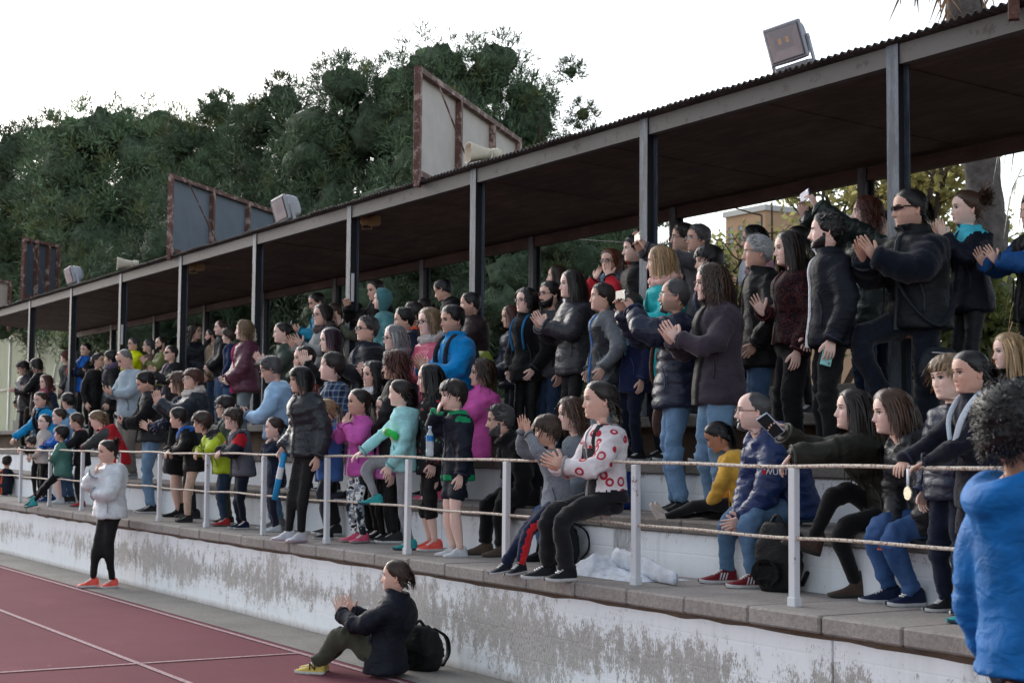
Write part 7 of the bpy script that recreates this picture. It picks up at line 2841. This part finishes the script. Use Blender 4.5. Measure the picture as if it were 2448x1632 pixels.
P('E13', 2124, 932, 0, 6.75, 'w', 'seated woman with sunglasses on her hair in black puffer and jeans leaning forward', top=PF(C(26, 30, 34), hood=1.1, hem=.03, pitch=.05, puff=.007), bot=JNS(C(44, 74, 118), 'jean'), hair='bob', hairc='chestnut', hlen=.75, arms=(('lap', (.02, -.02, .0)), ('lap', (.02, 0, .02))), yaw=22, head=(2, 6), glasses='up white sun', seatz=1.2, H=1.74, autolean=True, legs={1: (.05, .14, 0), -1: (.06, .18, 0)}, shoe=(C(18, 28, 60), (.5, .5, .5), 'laces'), skin='fair', bulk=1.03)
P('E14', 2262, 850, 0, 6.72, 'k', 'fair-haired boy in navy puffer behind the girl with the medal', top=PF(C(20, 30, 54)), bot=T(NAVY), hair='fringe', hairc='darkblond', arms='down', yaw=8, head=(5, 2), skin='pale')
P('E15', 2312, 838, 0, 6.34, 't', 'girl with dark ponytail and medal on a white ribbon holding the rail', top=J(C(16, 19, 34), k='cotton', collar=.02, hem=.08), bot=T(C(14, 16, 28), 'short', len=.42), bare_leg=True, hair='pony', hairc='black', arms=('rest', 'rest'), rail={-1: -.32, 1: -.16}, yaw=14, lean=3, head=(2, 6), skin='tan', shoe=SH['teal'])
P('E16', 2407, 796, 1, 7.75, 'w', 'seated woman with long blonde hair in black jacket at the right edge', top=J(BLK, collar=.02, hem=.04), bot=SLIM(), hair='long', hairc='blond', hlen=1.3, arms='lap', yaw=18, head=(5, 4), seatz=1.6, legs={1: (.06, .2, 0), -1: (.06, .2, 0)}, skin='fair')
# ---------------- the rail, centre
P('F1', 1303, 993, 0, 6.22, 'k', 'boy in grey long-sleeved top sitting on the rail clapping above his head', top=J(C(112, 118, 126), k='heather', hem=.03), bot=dict(mats=[(C(26, 36, 62), 'cotton'), (C(200, 42, 48), 'cotton')], zone=[(outer_leg(.021), 1)], fit='reg'), hair='fringe', hairc='brown', arms=(('overhead', (.0, .03, -.0)), ('overhead', (.0, .03, .02))), yaw=4, head=(24, 8), seatz=1.215, lean=6, legs={1: (.04, .26, 0), -1: (.06, .30, 0)}, kpole={1: (-.2, 1, .7), -1: (.1, 1, .7)}, feet={1: (10, 6), -1: (-2, 8)}, shoe=(C(30, 34, 44), (.5, .5, .5), 'laces'), skin='tan')
P('F2', 1363, 953, 0, 6.98, 'w', 'seated woman with brown ringlets behind the clapping boy', top=J(C(96, 104, 112), k='knit'), bot=JNS(), hair='curly', hairc='chestnut', hlen=.6, arms='lap', yaw=4, head=(10, 3), H=1.7, autolean=True, seatz=1.2, legs={1: (.06, .2, 0), -1: (.06, .24, 0)}, skin='fair', shoe=(BLK, BLK, 'boot'))
P('F3', 1430, 910, 0, 6.22, 't', 'smiling girl in white printed shirt and black dungarees clapping on the rail', top=dict(mats=[(C(220, 214, 216), 'rings'), (C(30, 30, 34), 'cotton')], zone=[(lambda kf, vf, loc, fc, S: (kf == 't') & (((np.abs(loc[:, 0]) < .055) & (loc[:, 1] > 0) & (loc[:, 2] < -.1)) | ((np.abs(np.abs(loc[:, 0])-.05) < .011) & (loc[:, 2] > -.14)) | (loc[:, 2] < -.27)), 1)], hem=.0, wr=.009), bot=T(C(30, 30, 34), 'reg', 'cotton'), hair='braid', hairc='dark', arms=(('clapL', (.0, .03, .03)), ('clapL', (.0, .03, .02))), yaw=10, head=(8, 2), seatz=1.235, lean=2, legs={1: (.06, .2, 0), -1: (.06, .24, 0)}, kpole={1: (.1, 1, .6), -1: (.1, 1, .6)}, mouth='smile', shoe=SH['dots'], skin='light')
P('F4', 1697, 1012, 1, 7.15, 't', 'girl with black ponytail in yellow hoodie bent over a phone, legs stretched out', top=J(C(216, 168, 70), k='cotton', hem=.03), bot=T(COAL, 'slim', 'cotton'), hair='pony', hairc='black', arms=(('lap', (.0, .0, .04)), ('lap', (0, 0, .04))), yaw=55, head=(-10, 30), seatz=1.21, lean=22, legs={1: (.05, .44, -.04), -1: (.06, .46, -.04)}, kpole={1: (.1, .5, 1), -1: (.1, .5, 1)}, feet={1: (0, -60), -1: (0, -60)}, shoe=SH['beige'], skin='brown')
# ---------------- in front of the wall
P('G2', 255, 1051, -1, 5.62, 't', 'girl in white puffer and black leggings standing against the wall by the track', bulk=1.1, top=PF(C(214, 220, 224), hood=1.1, hem=.04, pitch=.05, puff=.006), bot=SLIM(), hair='bun', hairc='dark', arms=(('cross', (.04, .0, -.02)), ('mouth', (.0, .03, -.0))), yaw=-14, head=(4, 8), shoe=SH['coral'], legs={1: (.02, -.02, 0), -1: (.035, .10, 0)}, skin='light', group='people in front of the wall')
P('G1', 946, 1330, -1, 5.38, 'w', 'woman in navy jacket and olive trousers sitting on the ground against the wall clapping', top=J(C(16, 20, 32), collar=.03, hem=.04, hood=.6, wr=.011), bot=T(KHAKI, 'loose', 'cotton'), hair='pony', hairc='brown', hlen=.55, arms=(('clap', (.03, .05, -.02), 'spread'), ('clap', (.03, .05, -.02), 'spread')), yaw=50, head=(-14, 0), seatz=.0, H=1.6, autolean=True, bulk=1.04, legs={1: (.05, .33, 0), -1: (.05, .36, 0)}, kpole={1: (.1, .5, 1), -1: (.1, .5, 1)}, feet={1: (4, 0), -1: (-4, 0)}, shoe=SH['yellow'], skin='light', group='people in front of the wall')
P('E17', 2428, 944, -1, 4.35, 'm', 'person with dark curly hair in bright blue winter jacket seen from behind at right', top=J(C(6, 98, 166), hood=.9, hem=.03, wr=.009, flare=.008, puff=.003, pitch=.12), bot=T(C(24, 30, 44), 'loose', 'nylon'), hair='afro', hairc='black', arms=('down', ('down', (-.02, .11, .06))), yaw=190, head=(-14, 2), hr=.128, sw=.085, bulk=.76, lean=-5, ears=True, skin='brown', group='people in front of the wall')

HTS = []
for k_, (r_, S_, sp_, rw_, H_) in PEOPLE.items():
    if H_ > 1.95 or H_ < 1.1 or (sp_['age'] in 'mw' and H_ < 1.5):
        print('HEIGHT', k_, round(H_, 2), round(sp_.get('lean', 0)))
finish_garments()

# ================================================================== things held, worn over or set down
def phone_mesh(c, w=.074, h=.152):
    mb = MB().box((-w/2, -.004, -h/2), (w/2, .004, h/2), 0, .003)
    mb.box((-w/2+.004, -.0052, -h/2+.006), (w/2-.004, -.0042, h/2-.006), 1)
    mb.box((w*.18, .0042, h*.32), (w*.38, .0062, h*.44), 2)
    return mb, [plain('phone_case', c, .35, .08), plain('phone_screen', (.02, .022, .026), .4, .05, spec=.25, bumps=0), MAT_LENS]


def put_phone(pid, c, label, both=False, side=-1, flat=False, scale=1.1):
    root, S, sp, rw, H = PEOPLE[pid]
    a1, a2 = S['arm'][1], S['arm'][-1]
    if both:
        p = (a1[2]+a2[2])/2+(a1[3]+a2[3])*.5*.085*H
        up = nrm(a1[2]-a2[2])                      # held sideways between the hands
        nr = nrm(S['cF']-up*(S['cF'] @ up))
    else:
        _, _, wr, d, n, _ = S['arm'][side]
        p = wr+d*.062*H+n*.022*H
        up = nrm(d+S['cU']*(.5 if not flat else 0))
        nr = -nrm(n-up*(n @ up))
    x = np.cross(nr, up)
    mb, mats = phone_mesh(c)
    o = mb.build('phone', mats)
    R = np.stack([x, nr, up], 1)*scale
    q = p+rw
    o.matrix_world = Matrix(((R[0][0], R[0][1], R[0][2], q[0]), (R[1][0], R[1][1], R[1][2], q[1]), (R[2][0], R[2][1], R[2][2], q[2]), (0, 0, 0, 1)))
    tag(o, label, 'phone', 'phones held by spectators')


put_phone('L17', (.012, .012, .014), 'black phone in the hands of the man in the grey sweater')
put_phone('L22', (.012, .012, .014), 'black phone held by the man in the padded vest and faded jeans', flat=True)
put_phone('M7', (.6, .6, .6), 'white phone held by the bearded man in teal')
put_phone('M15', (.02, .02, .022), 'dark phone held by the man in the light blue shirt', flat=True)
put_phone('C19', (.015, .015, .017), 'dark phone held flat by the seated bearded man', flat=True)
put_phone('C20', (.5, .5, .52), 'light phone held upright by the girl behind the mint hoodie')
put_phone('D8', (.08, .085, .09), 'grey phone held sideways by the man in the navy puffer', both=True, scale=1.2)
put_phone('D11', (.55, .5, .46), 'phone in pale case held by the man in the grey hoodie', both=True, scale=1.15)
put_phone('E6', (.12, .13, .3), 'violet-blue phone raised high by the auburn-haired woman', both=True)
put_phone('E12', (.45, .55, .68), 'pale blue phone held up by the seated long-haired woman', side=-1, scale=1.2)
put_phone('E13', (.75, .1, .06), 'red phone lying in the hand of the woman leaning forward', side=-1, flat=True)
put_phone('F4', (.3, .3, .32), 'silver phone held by the girl in the yellow hoodie', flat=True)
put_phone('E5', (.25, .62, .62), 'turquoise phone in the lowered hand of the young man in navy', side=1)


def bag(p, size, rot, c, label, cat='backpack', slump=.2, straps=True, name='backpack'):
    """soft bag standing on its base, slightly slumped"""
    w_, d_, h_ = size
    r = np.random.default_rng(int(abs(p[0])*100))
    root = tag(empty(name, tuple(p)), label, cat)
    root.rotation_euler = (0, 0, rad(rot))
    ph = r.uniform(0, 6.28, 6)
    R = []
    for t in np.linspace(0, 1, 16):
        k = math.sin(math.pi*(.12+.8*t)**.85)**.45
        z = t*h_
        R.append(np.array([(w_/2*k*math.copysign(abs(math.cos(q))**.6, math.cos(q)), d_/2*k*math.copysign(abs(math.sin(q))**.6, math.sin(q))-slump*h_*t*t*.5, z) for q in np.arange(28)*2*math.pi/28]))
    V, F_ = loft(R)
    fn = fold_noise(V*2.2, ph)
    cen = V.mean(0)
    dr = V-cen
    dr /= np.linalg.norm(dr, axis=1)[:, None]
    V = V+dr*(fn*.012)[:, None]*np.clip(V[:, 2:3]/(.25*h_), 0, 1)
    m = fabric(c, 'nylon')
    obj('bag_body', mesh_from('bag_body', V, F_, [m]), root)
    mb = MB()
    mb.add(*loft([np.array([(w_*.36*math.cos(q)*k, -d_*.5-.035*(k > .1)-slump*h_*.1, h_*(.28+.2*math.sin(q)*k)) for q in np.arange(16)*2*math.pi/16]) for k in (1.0, .9)]))
    mb.build('pocket', m, root, True)
    if straps:
        for sx in (-1, 1):
            pts = spline(np.array([(sx*w_*.22, d_*.35-slump*h_*.4, h_*.92), (sx*w_*.3, d_*.75, h_*.7), (sx*w_*.34, d_*.8, h_*.35), (sx*w_*.34, d_*.45, h_*.08)]), 14)
            v, f = tube_np(pts, .03, 6, True, None, np.full(14, .008))
            obj('strap', mesh_from('strap', v, f, [m]), root)
        pts = spline(np.array([(-.05, -slump*h_*.5, h_*.98), (0, -slump*h_*.5, h_*1.1), (.05, -slump*h_*.5, h_*.98)]), 10)
        v, f = tube_np(pts, .012, 6)
        obj('handle', mesh_from('handle', v, f, [m]), root)
    return root


gz = on_z(1004, 1602, 0)
bag((gz[0], gz[1]+.02, .006), (.34, .22, .34), 25, (.006, .008, .009), 'black backpack on the ground beside the seated woman', slump=.25)
gz = on_z(1885, 1412, Z0)
bag((gz[0], 6.74, Z0+.002), (.32, .2, .44), 10, (.009, .009, .010), 'black backpack on the ledge behind the railing post, beside the seated man', slump=.1)
gz = on_z(1560, 1340, Z0)
bag((gz[0], 6.75, Z0+.002), (.42, .22, .36), -10, (.010, .010, .011), 'black bag on the ledge behind the white cloth', slump=.1)
gz = on_z(1500, 1215, Z1)
bag((gz[0]+.1, 7.6, Z1+.002), (.4, .22, .34), 0, C(22, 50, 110), 'blue bag on the step behind the filming man\'s legs', slump=.05)


def crumpled_cloth():
    """a white padded jacket dropped in a heap with one sleeve out"""
    a, b = on_z(1400, 1378, Z0), on_z(1600, 1372, Z0)
    root = tag(empty('white_jacket', (a[0]+.1, 6.5, Z0+.003)), 'white padded jacket lying in a heap on the ledge beside the girl in dungarees', 'jacket')
    m = fabric(C(206, 212, 222), 'nylon')
    nx, ny = 46, 30
    X, Y = np.meshgrid(np.linspace(-.42, .48, nx), np.linspace(-.24, .24, ny), indexing='ij')
    e = np.clip(1-(X/.47)**4-(Y/.24)**4, 0, 1)**.5
    hgt = .03+.12*np.exp(-((X+.25)/.2)**2-((Y+.03)/.2)**2)+.04*np.exp(-((X-.2)/.2)**2-((Y-.05)/.13)**2)
    P3 = np.stack([X, Y, 0*X], -1).reshape(-1, 3)
    fn = fold_noise(P3*np.array((1.3, 2.4, 1)), np.array([1, 2, .5, 3, 1.4, 2.2])).reshape(nx, ny)
    Z = e*(hgt+.022*fn*(.5+hgt*2))
    V = np.stack([X, Y, np.maximum(Z, 0)], -1).reshape(-1, 3)
    F_ = [(i*ny+j, (i+1)*ny+j, (i+1)*ny+j+1, i*ny+j+1) for i in range(nx-1) for j in range(ny-1)]
    obj('fold', mesh_from('fold', V, F_, [m]), root)
    pts = spline(np.array([(-.1, .02, .12), (.25, -.02, .1), (.55, -.08, .06), (.78, -.12, .035)]), 22)
    v, f = tube_np(pts, np.interp(np.linspace(0, 1, 22), [0, .5, 1], [.075, .065, .05]), 14, True, (0, 1, 0), np.interp(np.linspace(0, 1, 22), [0, .5, 1], [.045, .035, .02]))
    v = v+.006*fold_noise(v*3, np.array([2, 1, 3, .4, 2.4, 1.1]))[:, None]*np.array((0, .4, 1))
    v[:, 2] = np.maximum(v[:, 2], .004)
    obj('sleeve', mesh_from('sleeve', v, f, [m]), root)


crumpled_cloth()


def straps(pid, c, wid=.014):
    """backpack straps worn over the jacket"""
    root, S, sp, rw, H = PEOPLE[pid]
    for sd in (1, -1):
        pts = [(.05, .08, -.2), (.056, .098, -.12), (.056, .088, -.055), (.052, .045, .0), (.05, -.03, .0), (.05, -.085, -.07), (.05, -.1, -.15)]
        q = spline(np.array([S['neck']+H*(sd*a*S['cL']+b*S['cF']+u*S['cU']) for a, b, u in pts]), 24)
        v, f = tube_np(q, wid*H, 6, True, S['cL'], np.full(24, .006*H))
        obj('backpack_strap', mesh_from('backpack_strap', v, f, [fabric(c, 'nylon')]), root)


straps('C9', C(40, 44, 50))
straps('C18', C(36, 110, 160), .009)
straps('L4', C(20, 24, 30))


def worn_pack(pid, c, label):
    root, S, sp, rw, H = PEOPLE[pid]
    p = rw+S['neck']-S['cF']*.16*H-S['cU']*.28*H
    b = bag(p, (.27, .17, .40), 0, c, label, straps=False, slump=0)
    b.rotation_euler = (0, 0, math.atan2(S['cL'][1], S['cL'][0]))


worn_pack('C9', C(120, 130, 50), 'lime and grey backpack on the back of the man in turquoise fleece')


def sling(pid, c, label, side=1, wid=.012, bagsize=(.26, .10, .22), drop=.42, name='shoulder_bag'):
    """bag on a strap across the body"""
    root, S, sp, rw, H = PEOPLE[pid]
    o = tag(empty(name, tuple(rw+S['pel'])), label, 'bag')
    cL, cF, cU, nk = S['cL'], S['cF'], S['cU'], S['neck']
    def q(a, b, u):
        return nk+H*(side*a*cL+b*cF+u*cU)-S['pel']
    ring = [q(-.06, .03, .0), q(-.03, .10, -.09), q(.03, .115, -.2), q(.085, .09, -.29), q(.125, .03, -.34), q(.1, -.06, -.27), q(.02, -.11, -.15), q(-.05, -.07, -.02), q(-.06, .03, .0)]
    P3 = spline(np.array(ring), 46)
    v, f = tube_np(P3, .007*H, 6, False, cU, np.full(46, wid*H))
    m = fabric(c, 'nylon')
    obj('strap', mesh_from('strap', v, f, [m]), o)
    w_, d_, h_ = bagsize
    cen = q(.15, .05, -drop)
    R = []
    ax, ay, az = S['Fw'], S['Lf']*side, np.array((0, 0, 1.))
    for t in np.linspace(0, 1, 10):
        k = math.sin(math.pi*(.1+.82*t))**.4
        R.append(np.array([cen+ax*w_/2*k*math.copysign(abs(math.cos(a))**.6, math.cos(a))+ay*d_/2*k*math.copysign(abs(math.sin(a))**.6, math.sin(a))+az*(t-.5)*h_ for a in np.arange(20)*2*math.pi/20]))
    V, F_ = loft(R)
    obj('bag_body', mesh_from('bag_body', V, F_, [m]), o)
    v, f = tube_np(np.array([cen+az*h_*.36-ax*w_*.4+ay*d_*.5, cen+az*h_*.36+ax*w_*.4+ay*d_*.5]), .006, 5)
    obj('zip', mesh_from('zip', v, f, [MAT_STEEL]), o)


sling('E8', C(28, 34, 40), 'black messenger bag hanging at the hip of the man in sunglasses', 1, .018, (.36, .14, .30), .5)
sling('D8', C(74, 50, 42), 'brown leather shoulder bag of the man in the navy puffer', -1, .010, (.16, .1, .26), .44)
sling('L1', C(52, 40, 30), 'dark brown handbag of the leftmost woman', 1, .008, (.24, .1, .24), .42)


def bottle():
    p = on_y(1027, 1085, 6.17)
    root = tag(empty('water_bottle', (p[0], 6.17, 1.63)), 'plastic water bottle with blue label standing on the rail before the boy in green trim', 'bottle')
    m, nt, b = new_mat('clear_plastic')
    b.inputs['Base Color'].default_value = (.75, .86, .92, 1)
    b.inputs['Roughness'].default_value = .08
    b.inputs['Alpha'].default_value = .45
    z = [0, .01, .06, .065, .07, .12, .13, .17, .2, .215, .23]
    r = [.028, .032, .032, .030, .032, .032, .031, .03, .018, .012, .012]
    v, f = tube_np(np.stack([np.zeros(11), np.zeros(11), np.array(z)], 1), r, 16)
    obj('bottle_body', mesh_from('bottle_body', v, f, [m]), root)
    v, f = tube_np(np.array([(0, 0, .125), (0, 0, .172)]), .0325, 16, False)
    obj('label_band', mesh_from('label_band', v, f, [plain('blue_label', C(30, 120, 190), .4, .2, 60)]), root)
    v, f = tube_np(np.array([(0, 0, .228), (0, 0, .25)]), .015, 14)
    obj('cap', mesh_from('cap', v, f, [plain('cap', C(190, 210, 230), .4, .05)]), root)


bottle()


def held_tube(pid, side, L, r_, c, label, name, cat, d=None, band=None, shift=0.0):
    root, S, sp, rw, H = PEOPLE[pid]
    _, _, wr, dd, n, _ = S['arm'][side]
    p = rw+wr+dd*.055*H+n*.02*H
    d = nrm(d if d is not None else dd)
    a, b = p-d*L*(.5-shift), p+d*L*(.5+shift)
    o = tag(empty(name, tuple(p)), label, cat)
    v, f = tube_np(np.array([a-p, (a+b)/2-p, b-p]), r_, 14)
    obj('tube', mesh_from('tube', v, f, [plain(name, c, .45, .05)]), o)
    if band:
        v, f = tube_np(np.array([a-p+d*L*.3, a-p+d*L*.55]), r_*1.04, 14, False)
        obj('sticker', mesh_from('sticker', v, f, [plain('sticker', band, .5, .05)]), o)
    else:
        v, f = tube_np(np.array([b-p, b-p+d*.02]), r_*.7, 12)
        obj('lid', mesh_from('lid', v, f, [plain('lid', (.3, .6, .3), .4, .05)]), o)


held_tube('C14', -1, .13, .034, C(60, 220, 90), 'bright green drinking cup in the hand of the girl in the floral jacket', 'green_cup', 'cup')
held_tube('M16', -1, .46, .03, C(30, 150, 210), 'bright blue foam tube hanging beside the small girl', 'blue_tube', 'tube', d=(-.25, -.1, -1), band=C(220, 225, 230), shift=.42)


def medal():
    root, S, sp, rw, H = PEOPLE['E15']
    o = tag(empty('medal', tuple(rw+S['neck'])), 'silver medal on a white ribbon round the neck of the dark-haired girl', 'medal')
    m = plain('white_ribbon', C(214, 226, 236), .6, .04)
    def q(a, b, u):
        return H*(a*S['cL']+b*S['cF']+u*S['cU'])
    for sd in (1, -1):
        pts = spline(np.array([q(sd*.05, -.035, .015), q(sd*.054, .03, .012), q(sd*.042, .098, -.07), q(.0+sd*.004, .118, -.19)]), 20)
        v, f = tube_np(pts, .013*H, 6, True, S['cL'], np.full(20, .003*H))
        obj('ribbon', mesh_from('ribbon', v, f, [m]), o)
    c = S['arm'][1][2]+S['arm'][1][3]*.06*H-S['neck']+np.array((0, -.03, -.13))
    ax = nrm(S['Fw'])
    v, f = tube_np(np.array([c-ax*.004, c+ax*.004]), .036, 24)
    obj('disc', mesh_from('disc', v, f, [plain('medal_metal', C(196, 190, 172), .35, .15, 80, metal=.6)], False), o)
    v, f = tube_np(np.array([c+np.array((0, 0, .034)), c+np.array((0, 0, .13))]), .01, 6, True, None, np.full(2, .003))
    obj('ribbon', mesh_from('ribbon', v, f, [m]), o)


medal()


def paper():
    root, S, sp, rw, H = PEOPLE['L2']
    _, _, wr, d, n, _ = S['arm'][-1]
    p = rw+wr+d*.12*H
    x, y = .15*nrm(S['Lf']), .2*nrm(np.array((0, 0, 1.))+.6*S['Fw'])
    V = [p-x/2-y/2, p+x/2-y/2, p+x/2+y/2+S['Fw']*.02, p-x/2+y/2]
    V += [q+S['Fw']*.002 for q in V]
    mb = MB().add(V, [(0, 1, 2, 3), (7, 6, 5, 4), (0, 4, 5, 1), (1, 5, 6, 2), (2, 6, 7, 3), (3, 7, 4, 0)])
    tag(mb.build('paper_sheet', plain('paper', (.7, .7, .7), .7, .03)), 'white sheet of paper held by the woman in the black coat at far left', 'paper')


paper()


# ---- lettering on clothes and shoes
def lettering(txt, root, P0, xdir, ydir, size, mat, depth=.002, name='lettering'):
    cu = bpy.data.curves.new(name, 'FONT')
    cu.body = txt
    cu.size = size
    cu.extrude = depth
    cu.align_x = 'CENTER'
    cu.align_y = 'CENTER'
    o = bpy.data.objects.new(name, cu)
    cu.materials.append(mat)
    link(o)
    me = bpy.data.meshes.new_from_object(o.evaluated_get(bpy.context.evaluated_depsgraph_get()))
    bpy.data.objects.remove(o)
    bpy.data.curves.remove(cu)
    me.materials.clear()
    me.materials.append(mat)
    o = obj(name, me, root)
    x = nrm(xdir)
    y = nrm(np.asarray(ydir)-x*(np.asarray(ydir) @ x))
    z = np.cross(x, y)
    o.matrix_local = Matrix(((x[0], y[0], z[0], P0[0]), (x[1], y[1], z[1], P0[1]), (x[2], y[2], z[2], P0[2]), (0, 0, 0, 1)))
    return o


M_PRINT = plain('white_print', (.7, .7, .72), .6, .03)
root, S, sp, rw, H = PEOPLE['E11']
sh, el, wr = S['arm'][1][:3]
ax = nrm(el-sh)
out = nrm(S['cL']+.3*S['cF']-ax*((S['cL']+.3*S['cF']) @ ax))
p = sh+ax*.105*H+out*.066*H
out = nrm(-_fw+.4*S['cL']-ax*((-_fw+.4*S['cL']) @ ax))
p = sh+ax*.1*H+out*.07*H
xw = nrm(_rt-out*(_rt @ out))
lettering('WÜRTH', root, p, xw, np.cross(out, xw), .055, M_PRINT)
mb = MB().box((-.014, -.014, 0), (.014, .014, .003))
o = mb.build('emblem', plain('red_print', C(190, 30, 40), .5, .05), root)
xd = xw
yw = np.cross(out, xw)
o.matrix_local = Matrix(((xd[0], yw[0], out[0], 0), (xd[1], yw[1], out[1], 0), (xd[2], yw[2], out[2], 0), (0, 0, 0, 1)))
o.location = Vector(p-xd*.1)
root, S, sp, rw, H = PEOPLE['F4']
lettering('PING', root, S['neck']+S['cF']*.092*H-S['cU']*.14*H, np.cross(S['cU'], S['cF']), S['cU'], .075, M_PRINT)
# a bold N on the outer side of the seated woman's shoe
root, S, sp, rw, H = PEOPLE['G1']
_, _, an, fy = S['legs'][1]
f_ = rotz(S['Fw'], rad(fy[0]))
l_ = nrm(np.cross((0, 0, 1.), f_))
lettering('N', root, an-np.array((0, 0, .045*H))+f_*.02+l_*.043+np.array((0, 0, .058)), -f_, (0, 0, 1.), .075, plain('navy_print', DNAVY, .6, .05), .004)
lettering('N', root, an-np.array((0, 0, .045*H))+f_*.02-l_*.043+np.array((0, 0, .058)), f_, (0, 0, 1.), .075, plain('navy_print', DNAVY, .6, .05), .004)
